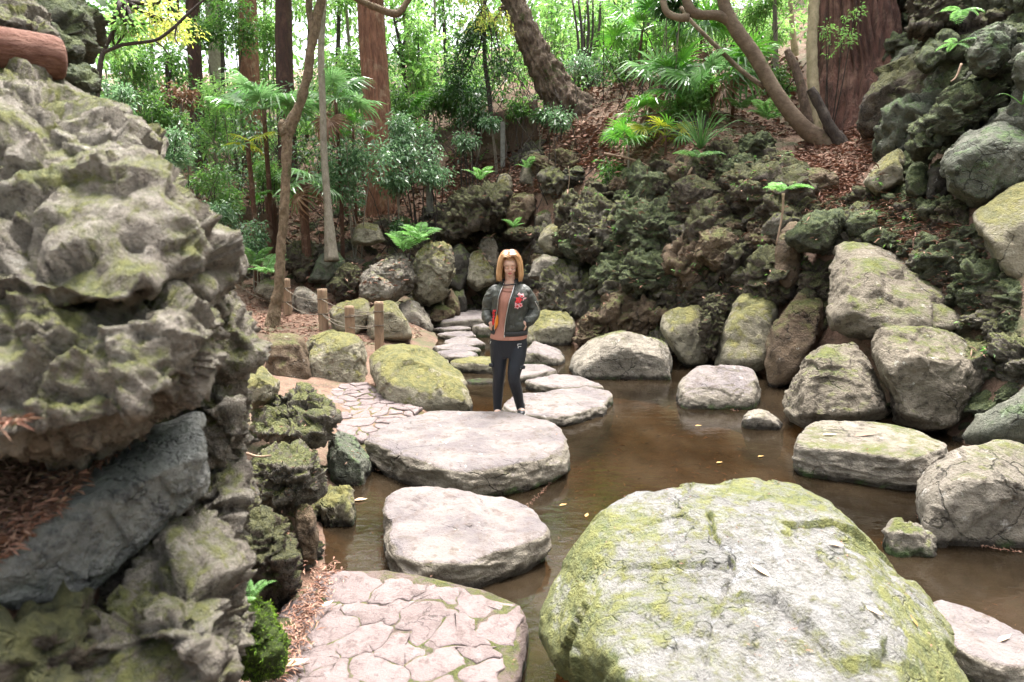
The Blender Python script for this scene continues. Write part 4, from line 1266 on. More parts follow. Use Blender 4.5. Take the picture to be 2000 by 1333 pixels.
def tube(path, radii, sides=12, wob=0.0, ridges=0.0, nr=9, seed=0, per=None, cap=True, flare=None, plates=0.0):
    """smooth tapered limb along a polyline (Catmull-Rom resampled)"""
    Q = np.asarray(path, float)
    R = np.asarray(radii, float)
    n = len(Q)
    per = per or max(3, int(24 / n))
    ext = np.vstack([2 * Q[0] - Q[1], Q, 2 * Q[-1] - Q[-2]])
    pts, rad = [], []
    for i in range(n - 1):
        p0, p1, p2, p3 = ext[i], ext[i + 1], ext[i + 2], ext[i + 3]
        for u in np.linspace(0, 1, per, endpoint=False):
            pts.append(.5 * ((2 * p1) + (-p0 + p2) * u + (2 * p0 - 5 * p1 + 4 * p2 - p3) * u * u + (-p0 + 3 * p1 - 3 * p2 + p3) * u ** 3))
            rad.append(R[i] * (1 - u) + R[i + 1] * u)
    pts.append(Q[-1])
    rad.append(R[-1])
    pts, rad = np.array(pts), np.array(rad)
    T = np.gradient(pts, axis=0)
    T /= np.linalg.norm(T, axis=1, keepdims=True) + 1e-12
    u = np.cross(T[0], [0, 1, 0.2])
    if np.linalg.norm(u) < 1e-3:
        u = np.array([1.0, 0, 0])
    u /= np.linalg.norm(u)
    V = []
    a = np.linspace(0, 2 * np.pi, sides, endpoint=False)
    ca, sa = np.cos(a), np.sin(a)
    for k in range(len(pts)):
        u = u - T[k] * (u @ T[k])
        u /= np.linalg.norm(u) + 1e-12
        w = np.cross(T[k], u)
        V.append(pts[k] + (ca[:, None] * u + sa[:, None] * w) * rad[k])
    V = np.array(V)
    m = len(pts)
    cen = pts[:, None, :]
    L = np.concatenate([[0], np.cumsum(np.linalg.norm(np.diff(pts, axis=0), axis=1))])
    if wob or ridges:
        d = V - cen
        flat = V.reshape(-1, 3)
        k = np.ones(len(flat))
        if wob:
            k = k + wob * fbm(flat * (1.2 / max(rad.mean(), .02)) * .5 + seed * 7.7, 3)
        if ridges:
            q = np.stack([np.tile(ca * nr, m), np.tile(sa * nr, m), np.repeat(L, sides) * .7], -1)
            k = k + ridges * (ridged(q * .5 + seed * 3.1, 3) - .9)
        if plates:
            k = k + plates * chips(flat * np.array([5, 5, 2.6]) + seed, 3) + plates * .6 * chips(flat * np.array([11, 11, 6.0]) + seed, 5)
        V = cen + d * k.reshape(m, sides)[..., None]
    if flare is not None:
        d = V - cen
        fl = 1 + flare * np.exp(-L / (rad[0] * 1.3))[:, None] * (.6 + .8 * np.clip(np.sin(a * 3 + seed) * .5 + .5 * np.sin(a * 5 + 2 * seed), -.5, 1))[None, :]
        V = cen + d * fl[..., None]
    V = V.reshape(-1, 3)
    idx = np.arange(m * sides).reshape(m, sides)
    nxt = np.roll(idx, -1, axis=1)
    F = np.stack([idx[:-1].ravel(), nxt[:-1].ravel(), nxt[1:].ravel(), idx[1:].ravel()], -1)
    F = np.concatenate([F[:, [0, 1, 2]], F[:, [0, 2, 3]]])
    if cap:
        V = np.vstack([V, pts[0], pts[-1]])
        e = len(V)
        c0 = np.stack([nxt[0], idx[0], np.full(sides, e - 2)], -1)
        c1 = np.stack([idx[-1], nxt[-1], np.full(sides, e - 1)], -1)
        F = np.concatenate([F, c0, c1])
    return V, F


def leaf_geo(C, D, L, W, rng, droop=.25, fold=.12):
    """one folded leaf per centre C, pointing along D, length L, width W"""
    n = len(C)
    D = D / (np.linalg.norm(D, axis=1, keepdims=True) + 1e-9)
    upv = np.array([0, 0, 1.0]) + rng.normal(size=(n, 3)) * .45
    S = np.cross(D, upv)
    S /= np.linalg.norm(S, axis=1, keepdims=True) + 1e-9
    N = np.cross(S, D)
    L = L[:, None]
    W = W[:, None]
    base = C
    l_ = C + D * L * .45 + S * W * .5 + N * L * fold
    r_ = C + D * L * .45 - S * W * .5 + N * L * fold
    tip = C + D * L - np.array([0, 0, 1]) * L * droop
    V = np.stack([base, r_, tip, l_], 1).reshape(-1, 3)
    b = np.arange(n)[:, None] * 4
    F = np.concatenate([b + np.array([0, 1, 2]), b + np.array([0, 2, 3])])
    return V, F


def sprays(centers, rng, per=10, L=.09, W=.4, spread=.16, flatten=.55):
    """whorls of leaves round each centre"""
    n = len(centers)
    C = np.repeat(centers, per, 0)
    off = rng.normal(size=(len(C), 3)) * np.array([1, 1, flatten])
    off /= np.linalg.norm(off, axis=1, keepdims=True) + 1e-9
    rr = spread * rng.uniform(.25, 1, size=(len(C), 1))
    l = L * rng.uniform(.6, 1.25, len(C))
    return leaf_geo(C + off * rr, off + np.array([0, 0, -.15]) + rng.normal(size=off.shape) * .35, l, l * W, rng)


def blob_centers(c, r, n, rng, clumps=6):
    """points through an uneven crown: several offset lobes with gaps"""
    c, r = np.asarray(c, float), np.asarray(r, float)
    lob = rng.normal(size=(clumps, 3))
    lob /= np.linalg.norm(lob, axis=1, keepdims=True)
    lob *= rng.uniform(.35, .8, size=(clumps, 1))
    k = rng.randint(clumps, size=n)
    o = rng.normal(size=(n, 3))
    o /= np.linalg.norm(o, axis=1, keepdims=True)
    o *= rng.uniform(.1, 1, size=(n, 1)) ** .5 * rng.uniform(.3, .55, size=clumps)[k][:, None]
    return c + (lob[k] + o) * r, lob * r + c


def shrub(name, label, cat, px, py, t, rx, rz, mat, n=90, L=.09, W=.4, seed=0, group=None, per=10, stems=4, bark='bark_grey', spread=None, base=None):
    """a leafy plant: crown centred at photo pixel (px,py), t metres away; rx, rz its half width and half height in photo pixels"""
    rng = np.random.RandomState(seed + 1000)
    c = P(px, py, np.float64(t))
    r = np.array([rx, (rx + rz) * .5, rz]) / FPX * t
    g = np.array([c[0], c[1], H(c[0], c[1])]) if base is None else np.asarray(base, float)
    if g[2] > c[2] - r[2] * .3:
        g[2] = c[2] - r[2] * 1.0
    root = thing(name, label, cat, g, group)
    C, lob = blob_centers(c, r, n, rng, clumps=6)
    V, F = sprays(C, rng, per, L, W, spread or L * 1.7)
    obj_np("foliage", V, F, M[mat], root)
    parts = []
    for k in range(stems):
        e = lob[k % len(lob)]
        b = g + rng.normal(size=3) * np.array([.06, .06, 0])
        m1 = b + (e - b) * .45 + rng.normal(size=3) * .12 * r
        q = max(.008, .012 * t / 14)
        parts.append(tube([b - np.array([0, 0, .15]), m1, e, e + (e - m1) * .25], [q * 1.4, q, q * .7, q * .35], 6, seed=k, per=4))
    V, F = join_geo(parts)
    obj_np("stem", V, F, M[bark], root)
    return root


def px_path(pts, t):
    """[(px,py[,dt])] -> world polyline at forward distance t (+dt)"""
    return np.array([P(p[0], p[1], np.float64(t + (p[2] if len(p) > 2 else 0))) for p in pts])


def tree(name, label, cat, path, widths, t, bark, seed=0, sides=20, wob=.06, ridges=0.0, nr=9, limbs=(), crown=(), flare=None, sink=.4, group=None, per=None, grow=None, plates=0.0):
    """path: trunk in photo pixels from the base upward; widths in photo pixels; limbs: list of (path, widths[, dt]); crown: (px,py,dt,rx,rz,n,mat,L)"""
    rng = np.random.RandomState(seed + 2000)
    Q = px_path(path, t)
    R = np.asarray(widths, float) / 2 / FPX * t
    b = Q[0].copy()
    root = thing(name, label, cat, b, group)
    Q = np.vstack([Q[0] - (Q[1] - Q[0]) / np.linalg.norm(Q[1] - Q[0]) * sink, Q])
    R = np.concatenate([[R[0] * 1.08], R])
    if grow:
        d = (Q[-1] - Q[-2]) / np.linalg.norm(Q[-1] - Q[-2])
        for k in (1, 2):
            Q = np.vstack([Q, Q[-1] + (d + rng.normal(size=3) * .04) * grow / 2])
            R = np.append(R, R[-1] * .72)
    geo = [tube(Q, R, sides, wob, ridges, nr, seed, per, flare=flare, plates=plates)]
    V, F = join_geo(geo)
    obj_np("trunk", V, F, M[bark], root)
    for lb in limbs:
        LQ = px_path(lb[0], t)
        V, F = tube(LQ, np.asarray(lb[1], float) / 2 / FPX * t, max(8, sides // 2), wob, 0, nr, seed + 5)
        obj_np("limb", V, F, M[bark], root)
    if crown:
        groups = {}
        for (cx, cy, dt, rx, rz, n, mat, L) in crown:
            c = P(cx, cy, np.float64(t + dt))
            r = np.array([rx, (rx + rz) / 2, rz]) / FPX * (t + dt)
            C, lob = blob_centers(c, r, n, rng, 7)
            groups.setdefault(mat, []).append(sprays(C, rng, 10, L, .42, L * 1.8))
            twig = []
            start = Q[-2] + (Q[-1] - Q[-2]) * .5
            if np.linalg.norm(start - c) > 4 * max(r):
                start = c + np.array([0, 0, max(r)])
            for e in lob[:4]:
                twig.append(tube([start, (start + e) / 2 + rng.normal(size=3) * .1, e], [.03, .02, .008], 5, per=4))
            V, F = join_geo(twig)
            obj_np("branch", V, F, M[bark], root)
        for mat, gl in groups.items():
            V, F = join_geo(gl)
            obj_np("crown", V, F, M[mat], root)
    return root


# --- trunks
tree("cedar_tree", "tall red-barked cedar with a straight furrowed trunk, left of the woman", "tree",
     [(747, 412), (743, 350), (739, 250), (731, 130), (724, 20), (718, -60)], [62, 56, 52, 51, 50, 48], 16, 'bark_red', 1, 110, .03, .08, 15, flare=.3, grow=14, per=9, sink=.6,
     crown=[(690, -420, 0, 330, 260, 260, 'leaf_mid', .3)])
tree("leaning_tree", "thick rough-barked tree leaning left, with spreading mossy roots, above the waterfall", "tree",
     [(1118, 225), (1085, 175), (1052, 115), (1025, 60), (1003, 0), (980, -60)], [80.6, 60.5, 53.3, 47.5, 43.2, 39.6], 17, 'bark_rough', 2, 90, .14, .10, 6, flare=.4, grow=9, per=16, plates=.22, sink=1.0,
     limbs=[([(1105, 190), (1140, 215), (1165, 250)], [50, 34, 18]), ([(1095, 195), (1105, 240), (1120, 290)], [50, 36, 18]), ([(1120, 190), (1150, 200), (1190, 222)], [40, 26, 12])],
     crown=[(930, -330, 0, 330, 220, 230, 'leaf_bright', .3), (935, 20, -1, 80, 45, 46, 'leaf_yellow', .075), (985, 45, -1.2, 25, 30, 20, 'leaf_yellow', .08)])
tree("great_cedar", "massive reddish cedar with shredded bark and flaring roots at the top of the right slope", "tree",
     [(1686, 205), (1684, 150), (1676, 90), (1668, 0), (1664, -70)], [176, 160, 140, 128, 124], 13, 'bark_great', 3, 160, .06, .12, 17, flare=.45, grow=14, per=10, sink=.8,
     limbs=[([(1740, 120), (1765, 135), (1785, 165)], [30, 22, 10]), ([(1620, 195), (1580, 215), (1530, 222)], [34, 20, 8]), ([(1640, 215), (1610, 240), (1650, 262)], [24, 14, 7]), ([(1690, 215), (1660, 250), (1620, 262)], [22, 12, 6])],
     crown=[(1650, -450, 0, 420, 260, 300, 'leaf_dark', .32)])
tree("curved_tree", "smooth grey-brown tree bending left over the lava wall from the needle slope", "tree",
     [(1598, 270), (1572, 252), (1540, 216), (1512, 175), (1492, 140), (1468, 100), (1440, 62), (1418, 20), (1404, -40), (1395, -100)], [36.4, 30.8, 28.0, 26.6, 26.6, 28.0, 26.6, 23.8, 21.0, 18.9], 11.6, 'bark_smooth', 4, 28, .05, per=6, sink=.25, grow=5,
     limbs=[([(1448, 72), (1425, 42), (1398, 30), (1372, 30), (1350, 22), (1338, -10), (1330, -60)], [25, 22, 19, 18, 20, 17, 14]), ([(1494, 172, .1), (1450, 140, .3), (1400, 92, .5), (1350, 42, .7), (1330, 15, .8)], [10, 9, 9, 8, 8]),
            ([(1345, 35), (1322, 34), (1300, 20), (1290, -30)], [17, 14, 13, 11])],
     crown=[(1370, -190, 0, 180, 90, 130, 'leaf_bright', .16)])
tree("pale_tree", "straight yellowish trunk standing in front of the massive cedar", "tree", [(1592, 245), (1589, 180), (1586, 90), (1590, 0), (1592, -60)], [25.5, 21.2, 19.6, 20.4, 18.7], 11.9, 'bark_pale', 5, 24, .10, per=12, plates=.08, grow=5)
tree("dead_trunk", "broken dark dead stem standing just left of the yellowish trunk", "dead tree", [(1580, 246), (1570, 195), (1556, 140), (1545, 118), (1537, 98)], [20, 18, 17, 17, 12], 11.8, 'bark_rough', 6, 14, .18, per=6)
tree("dead_trunk", "broken dark dead stem leaning in front of the foot of the curved tree", "dead tree", [(1640, 276), (1622, 250), (1605, 215), (1592, 190), (1582, 174)], [26, 21, 19, 20, 15], 11.4, 'bark_black', 7, 14, .16, per=6,
     limbs=[([(1634, 262), (1640, 262), (1645, 258)], [12, 10, 7])])
tree("crooked_tree", "crooked knobbly light-brown tree rising from the left path beside the rope fence", "tree",
     [(533, 640), (536, 605), (545, 560), (548, 500), (553, 440), (557, 380), (560, 300), (563, 255), (585, 205), (600, 150), (607, 100), (615, 55), (626, 5), (634, -40)], [29.4, 23.1, 20.3, 18.2, 17.5, 17.5, 18.2, 23.1, 18.2, 17.5, 17.5, 18.9, 16.8, 15.4], 11.6, 'bark_knob', 8, 30, .22, per=10, plates=.16, grow=4,
     limbs=[([(632, -30), (665, -22), (700, 0), (735, 16), (770, 28), (786, 18), (805, -12)], [15, 13, 12, 13, 15, 12, 10]), ([(612, 60), (604, 20), (606, -30)], [16, 14, 12]), ([(560, 265), (552, 245), (556, 235)], [22, 18, 10])],
     crown=[(650, -210, 0, 200, 100, 150, 'leaf_bright', .16)])
tree("thin_tree", "slender pale grey trunk right behind the crooked tree", "tree", [(645, 470), (640, 400), (633, 300), (630, 200), (627, 100), (632, 0), (634, -60)], [22.5, 15.0, 13.5, 12.8, 12.8, 12.0, 12.0], 13.2, 'bark_grey', 9, 16, .06, per=5, grow=5, flare=.4)
tree("cedar_tree", "dark red cedar trunk left of the slender pale trunk, cut by the top edge", "tree", [(566, 420), (562, 300), (557, 180), (554, 60), (553, -40)], [38, 35, 33, 32, 30], 19, 'bark_dark', 10, 48, .03, .05, 10, grow=14, crown=[(540, -420, 0, 260, 230, 200, 'leaf_mid', .3)])
tree("cedar_tree", "brown cedar trunk with hanging foliage, between two darker trunks at the left", "tree", [(492, 400), (491, 250), (487, 150), (483, 20), (482, -40)], [42, 39, 37, 36, 35], 22, 'bark_red', 11, 48, .03, .05, 10, grow=14, crown=[(480, -350, 0, 230, 200, 180, 'leaf_mid', .34)])
tree("cedar_tree", "narrow reddish trunk behind the bush of dead leaves at the left", "tree", [(395, 400), (388, 270), (382, 150), (376, 20), (374, -40)], [30, 28, 26, 25, 24], 22, 'bark_dark', 12, 36, .03, .05, 10, grow=14, crown=[(360, -330, 0, 230, 200, 180, 'leaf_bright', .34)])
tree("far_tree", "faint pale trunk deep in the wood between the left cedars", "tree", [(428, 330), (426, 200), (420, 90), (414, 0), (412, -60)], [30, 28, 27, 26, 26], 31, 'bark_grey', 13, 20, .04, grow=12)
tree("far_tree", "reddish far trunk just above the slope of the foreground wall", "tree", [(262, 330), (258, 250), (255, 190), (250, 60), (248, -40)], [30, 27, 26, 24, 23], 28, 'bark_red', 14, 20, .04, grow=12)
tree("sapling", "thin straight sapling topped by a bunch of dead brown leaves", "sapling", [(351, 400), (352, 300), (353, 220), (356, 180)], [9, 8, 7, 5], 17, 'bark_grey', 15, 8, .05, crown=[(355, 180, 0, 28, 34, 34, 'leaf_dead', .14)])
tree("sapling", "dark thin stem left of the narrow reddish trunk", "sapling", [(336, 380), (334, 280), (330, 210), (326, 120)], [13, 12, 11, 8], 19, 'bark_black', 16, 8, .06, crown=[(330, 130, 0, 50, 60, 60, 'leaf_mid', .14)])
tree("thin_tree", "black slanting stem with a long bare side branch beside the mossy boulder at the left", "tree", [(192, 160), (197, 120), (205, 95), (222, 60), (238, 25), (248, -20)], [11, 9, 8, 8, 8, 7], 7.0, 'bark_black', 17, 10, .08, sink=.6, per=5,
     limbs=[([(196, 106), (240, 88), (300, 80), (330, 62), (352, 42), (378, 18), (405, -6)], [7, 6.5, 6, 6, 5.5, 5, 4]), ([(302, 80), (318, 92), (330, 108)], [4, 3, 2]), ([(236, 52), (262, 56), (290, 70)], [4, 3, 2]), ([(345, 50), (342, 75), (352, 92)], [4, 3, 2])],
     crown=[(268, 50, 0, 40, 35, 24, 'leaf_bright', .07), (225, 110, .2, 35, 30, 20, 'leaf_bright', .07), (310, 20, .2, 60, 35, 32, 'leaf_yellow', .06), (340, 45, 3, 75, 40, 50, 'leaf_yellow', .075)])
tree("thin_tree", "pale slim trunk between the red cedar and the leaning tree", "tree", [(806, 230), (802, 160), (797, 90), (790, 10), (788, -50)], [14, 12, 11, 11, 10], 21, 'bark_pale', 18, 12, .05, grow=6)
tree("thin_tree", "dark forked stem right next to the pale slim trunk", "tree", [(792, 230), (790, 160), (782, 90), (775, 60), (768, 30)], [12, 10, 9, 6, 4], 20.5, 'bark_black', 19, 10, .06, limbs=[([(784, 100), (792, 75), (800, 50)], [7, 5, 3]), ([(786, 120), (772, 95), (762, 80)], [5, 4, 2])],
     crown=[(770, 10, 0, 70, 60, 70, 'leaf_bright', .16)])
tree("sapling", "slim dark sapling with dense dark foliage, left of the leaning tree", "sapling", [(960, 240), (955, 180), (947, 120), (946, 40), (950, -20)], [10, 9, 8, 7, 5], 17.4, 'bark_black', 20, 8, .06,
     crown=[(915, 110, 0, 60, 60, 120, 'leaf_dark', .10), (950, 60, 0, 50, 60, 80, 'leaf_mid', .10), (895, 175, .3, 55, 40, 90, 'leaf_dark', .10), (975, 130, -.3, 32, 60, 50, 'leaf_dark', .1)])
tree("thin_tree", "thin grey bare stem left of the yellowish trunk, higher up the slope", "tree", [(1516, 135), (1515, 90), (1514, 40), (1512, -30)], [11, 9, 9, 8], 15.5, 'bark_grey', 21, 10, .04, grow=3)
tree("thin_tree", "pale thin far stem between the grey stem and the yellowish trunk", "tree", [(1552, 95), (1547, 50), (1543, 0), (1540, -40)], [14, 10, 9, 8], 17.5, 'bark_pale', 22, 10, .06, grow=3)
for i, (x0, x1, w) in enumerate(((1131, 1127, 5), (1138, 1136, 6), (1146, 1150, 6), (1152, 1158, 5), (1159, 1170, 6), (1142, 1141, 4))):
    tree("bamboo_stem", "thin dark upright stem in the clump behind the leaning tree", "stem", [(x0, 170 + i % 3 * 4), (x0, 110), (x1, 60), (x1 + (i - 3) * 3, 0)], [w, w, w * .9, w * .7], 18.4 + .15 * i, 'bark_black', 30 + i, 6, .03, group="thin dark stems behind the leaning tree", per=4)
FAR_LAB = ['thin far trunk above the crest of the foreground wall, left of the dead leaves', 'thin far trunk just left of the red cedar', 'thin dark far trunk between the slender pale trunk and the red cedar', 'thin far trunk in the bright leaves left of the dark sapling', "thin pale far trunk right of the leaning tree's top", 'thin far trunk at the bright bush right of the thin dark stems', 'thin black far trunk behind the fan palm with the yellow fan', 'thin dark red far trunk right behind the crooked tree', "thin black far trunk left of the dark sapling's foliage", 'thin far trunk near the top edge behind the palms', 'thin black far trunk left of the pale grey distant wall', 'thin grey far trunk between the two left cedar trunks']
for i, (x, y0, w, t, bk) in enumerate(((300, 330, 9, 24, 'bark_grey'), (680, 260, 8, 25, 'bark_grey'), (665, 300, 10, 24, 'bark_black'), (850, 200, 7, 26, 'bark_grey'), (1070, 110, 7, 26, 'bark_pale'), (1225, 110, 8, 22, 'bark_grey'),
                                       (440, 350, 9, 25, 'bark_black'), (600, 320, 9, 26, 'bark_dark'), (873, 200, 9, 28, 'bark_black'), (1300, 60, 8, 24, 'bark_grey'), (1195, 100, 6, 21, 'bark_black'), (520, 330, 8, 27, 'bark_grey'))):
    rr = np.random.RandomState(60 + i)
    tree("far_tree", FAR_LAB[i], "tree", [(x, y0), (x + rr.uniform(-6, 6), y0 * .5), (x + rr.uniform(-12, 12), -40)], [w, w * .9, w * .7], t, bk, 60 + i, 8, .05, group="thin trunks deep in the wood", grow=5,
         crown=[(x + rr.uniform(-40, 40), rr.uniform(-60, 60), 0, 90, 80, 70, ('leaf_mid', 'leaf_bright', 'leaf_bright')[i % 3], .2)])

# --- shrubs and young trees
SH = [
    ("glossy blue-green shrub with drooping sprays, left of the red cedar's foot", 690, 340, 14.2, 70, 80, 'leaf_silver', 170, .11),
    ("pale glossy shrub right of the red cedar trunk", 810, 285, 15.0, 60, 75, 'leaf_silver', 190, .10),
    ("glossy shrub under the pale one with leaves hanging over the rocks", 775, 345, 14.7, 45, 45, 'leaf_silver', 90, .10),
    ("leafy pale shrub around the grey stone post", 850, 330, 14.9, 42, 48, 'leaf_silver', 90, .09),
    ("tall bright green shrub behind the red cedar, left side", 660, 150, 19, 80, 80, 'leaf_bright', 190, .13),
    ("tall bright green shrub behind the red cedar, right side", 830, 120, 20, 70, 90, 'leaf_bright', 200, .14),
    ("mid-green shrub filling the gap right of the red cedar's middle", 800, 215, 17.5, 55, 45, 'leaf_mid', 110, .11),
    ("round dark green bush on the forest path at the left", 415, 370, 15, 58, 62, 'leaf_mid', 190, .09),
    ("low bluish bush hanging over the path behind the foreground wall", 430, 430, 13.8, 45, 42, 'leaf_silver', 120, .09),
    ("pale-leaved shrub just above the foreground wall's slope", 325, 300, 14, 50, 55, 'leaf_silver', 130, .10),
    ("hanging dark conifer-like bush left of the dead leaves", 290, 140, 17, 55, 75, 'leaf_mid', 190, .10),
    ("mid-green bush under the hanging conifer-like one", 300, 225, 16.5, 60, 50, 'leaf_mid', 150, .10),
    ("pale feathery bush between dead leaves and the palms", 420, 220, 18, 50, 75, 'leaf_bright', 150, .10),
    ("bright leafy tree top above the palms at the left", 450, 60, 20, 75, 65, 'leaf_mid', 190, .13),
    ("sparse bright bush at the far upper left", 240, 120, 19, 45, 60, 'leaf_bright', 90, .13),
    ("small pale bush close above the foreground wall at the left", 225, 190, 13, 40, 40, 'leaf_silver', 70, .09),
    ("bright green canopy between the two left cedars", 520, 90, 23, 40, 90, 'leaf_bright', 120, .16),
    ("leafy mid-green shrub under the left palms", 505, 345, 15.5, 50, 40, 'leaf_mid', 100, .10),
    ("low ferny undergrowth bush beside the leftmost fence post", 500, 470, 13.6, 32, 40, 'leaf_silver', 80, .09),
    ("bright bush right of the leaning tree's top", 1085, 60, 22, 45, 70, 'leaf_bright', 110, .14),
    ("bright shrub above the thin dark stems", 1145, 50, 19.5, 55, 70, 'leaf_bright', 120, .11),
    ("mid-green shrub with pale leaves behind the leaning tree's roots", 1150, 130, 18, 60, 35, 'leaf_silver', 90, .10),
    ("bright leafy bush at the top, right of the sky gap", 1220, 55, 21, 60, 60, 'leaf_bright', 140, .13),
    ("mid-green bush on the upper slope left of the palms", 1215, 130, 18, 55, 50, 'leaf_mid', 110, .11),
    ("bright bush behind the palms, upper middle of the slope", 1310, 90, 16, 55, 60, 'leaf_bright', 130, .11),
    ("leafy bush over the pale stone, among the palm fronds", 1350, 190, 13, 48, 40, 'leaf_bright', 100, .11),
    ("bright low bush at the top between the curved tree and the grey stem", 1500, 40, 16, 50, 55, 'leaf_bright', 130, .11),
    ("bright green ground bush right of the curved tree", 1450, 60, 17, 60, 55, 'leaf_bright', 120, .11),
    ("small bushy plant at the foot of the grey stem", 1525, 165, 14.5, 38, 30, 'leaf_mid', 70, .09),
    ("low leafy plant in front of the leaning tree's roots", 1095, 235, 15.8, 28, 20, 'leaf_silver', 40, .11),
    ("small glossy plant on the retaining wall's edge", 970, 245, 16.6, 28, 16, 'leaf_silver', 36, .10),
    ("grey-blue drooping shrub left of the leaf-covered slope", 912, 280, 16.2, 22, 32, 'leaf_silver', 50, .09),
    ("little green plant growing from the lava wall above the pale boulder", 1190, 345, 13.6, 22, 34, 'leaf_mid', 36, .10),
    ("small pale-leaved plant in a crack of the lava wall", 1238, 462, 11.7, 13, 9, 'leaf_silver', 10, .08),
    ("tiny fern-like plant near the foot of the lava wall", 1318, 552, 10.8, 11, 9, 'leaf_bright', 12, .05),
    ("fine-leaved twig plant in front of the great cedar's bark", 1640, 60, 12.0, 40, 45, 'leaf_bright', 26, .07),
    ("dark evergreen bush at the top edge right of the palms", 1310, 15, 13, 42, 32, 'leaf_dark', 80, .12),
    ("low dark evergreen behind the retaining wall", 900, 200, 19, 60, 35, 'leaf_dark', 120, .11),
    ("dark leafy bush hiding the left end of the retaining wall", 918, 222, 16.9, 34, 30, 'leaf_dark', 80, .10),
    ("low bush in front of the middle of the retaining wall", 1012, 222, 16.6, 30, 24, 'leaf_mid', 60, .09),
    ("broad bush on the bare slope between the red cedar and the retaining wall", 855, 205, 18.5, 60, 35, 'leaf_mid', 150, .12),
    ("bush with pale leaves behind the retaining wall's left end", 925, 165, 20, 55, 35, 'leaf_silver', 120, .12),
    ("low bush left of the lowest roots of the leaning tree", 1060, 225, 16.3, 22, 20, 'leaf_dark', 40, .09),
    ("small bush on the rocks under the leaning tree, left of the stone post", 790, 440, 14.4, 30, 16, 'leaf_dark', 40, .08),
]
for i, (lab, x, y, t, rx, rz, mt, n, L) in enumerate(SH):
    shrub("shrub", lab, "shrub", x, y, t, rx, rz, mt, int(n * 1.15), L, .42 if mt != 'leaf_yellow' else .6, seed=i, per=10, stems=4 if rz > 25 else 2, bark='bark_black' if i % 2 else 'bark_grey')

# --- far wood: masses of leaves rising behind everything
def far_wood(name, label, y0, y1, x0, x1, z0, z1, n, L, mats, seed, thr=-.22):
    rng = np.random.RandomState(seed)
    x = rng.uniform(x0, x1, n)
    y = rng.uniform(y0, y1, n)
    z = rng.uniform(0, 1, n) ** .8
    base = H(x, y)
    q = np.stack([x * .25, y * .25, z * 4], -1)
    keep = fbm(q, 3) > thr + .35 * z
    C = np.stack([x, y, base + z0 + z * (z1 - z0)], -1)[keep]
    k = rng.randint(len(mats), size=len(C))
    o = None
    for i, mt in enumerate(mats):
        V, F = sprays(C[k == i], rng, 9, L, .5, L * 2.0)
        o = obj_np(name, V, F, M[mt], None)
        tag(o, label[i], None, None, 'stuff')


far_wood("foliage", ["mid-green mass of leaves of the far wood", "bright yellow-green mass of leaves of the far wood"], 29, 46, -42, 34, -.3, 19, 9000, .38, ['leaf_mid', 'leaf_bright'], 1, -.5)
far_wood("undergrowth", ["low bright undergrowth covering the forest floor behind the cedars", "low dark undergrowth between the far trunks"], 19, 31, -22, 14, -.1, 2.2, 5000, .18, ['leaf_bright', 'leaf_mid'], 2)

far_wood("undergrowth", ["tangled bright undergrowth filling the forest behind the palms", "tangled dark undergrowth filling the forest behind the palms", "pale glossy undergrowth filling the forest behind the palms"], 16.5, 25, -14, -3.2, -.1, 2.6, 2600, .12, ['leaf_mid', 'leaf_dark', 'leaf_silver'], 6, -.25)
far_wood("undergrowth", ["low leafy cover on the slope behind the leaning tree", "low dark cover on the slope behind the leaning tree"], 17.5, 27, -3.4, 7.5, -.1, 1.1, 1500, .13, ['leaf_mid', 'leaf_dark'], 7, -.05)
far_wood("undergrowth", ["low green cover on the bank behind the foreground wall", "dark low cover on the bank behind the foreground wall"], 2.5, 9.5, -12, -4.3, -.05, .9, 1300, .10, ['leaf_mid', 'leaf_dark'], 8, -.1)
far_wood("foliage", ["dark green wood on the left side of the garden", "green wood on the left side of the garden"], -14, 26, -26, -11, 1.5, 17, 2200, .5, ['leaf_dark', 'leaf_mid'], 3, -.4)  # leaf ring added to block side sky, leaving light mainly from overhead
far_wood("foliage", ["dark green wood on the right side above the rocks", "green wood on the right side above the rocks"], -14, 26, 12, 28, 1.0, 17, 2200, .5, ['leaf_dark', 'leaf_mid'], 4, -.4)  # right part of the ring added for shade
far_wood("foliage", ["dark green wood behind the camera", "green wood behind the camera"], -26, -11, -20, 22, .5, 11, 1800, .5, ['leaf_dark', 'leaf_mid'], 5, -.4)  # unseen rear of the ring, added to block low sky

# --- palms
def fan_geo(rng, petiole=.5, R=.55, n=20, droop=.3, span=2.35, fold=.35):
    parts = [tube([(0, 0, 0), (petiole * .5, 0, .05), (petiole, 0, .0)], [.012, .009, .008], 5, per=3)]
    Vs, Fs = [], []
    base = np.array([petiole, 0, 0.0])
    for i in range(n):
        a = -span + 2 * span * i / (n - 1)
        L = R * (1 - .25 * abs(a / span) ** 2) * rng.uniform(.88, 1.06)
        d = np.array([math.cos(a), math.sin(a), 0])
        s = np.array([-math.sin(a), math.cos(a), 0])
        w = L * .055
        up = np.array([0, 0, 1.0])
        V = []
        dr = droop * rng.uniform(.6, 1.5)
        for u, ww in ((.04, .25), (.35, .95), (.68, .8), (1.0, .04)):
            c = base + d * L * u - up * L * dr * max(0, u - .35) ** 2 * 1.6 + up * fold * .12 * L * math.cos(a) * u
            if u > .9:
                c = c - d * L * .1 * dr
            V += [c - s * w * ww + up * w * .55 * ww, c, c + s * w * ww + up * w * .55 * ww]
        o = len(Vs)
        F = []
        for k in range(3):
            b = k * 3
            F += [(b, b + 3, b + 4), (b, b + 4, b + 1), (b + 1, b + 4, b + 5), (b + 1, b + 5, b + 2)]
        parts.append((np.array(V), np.array(F)))
    return join_geo(parts)


_fr = {}


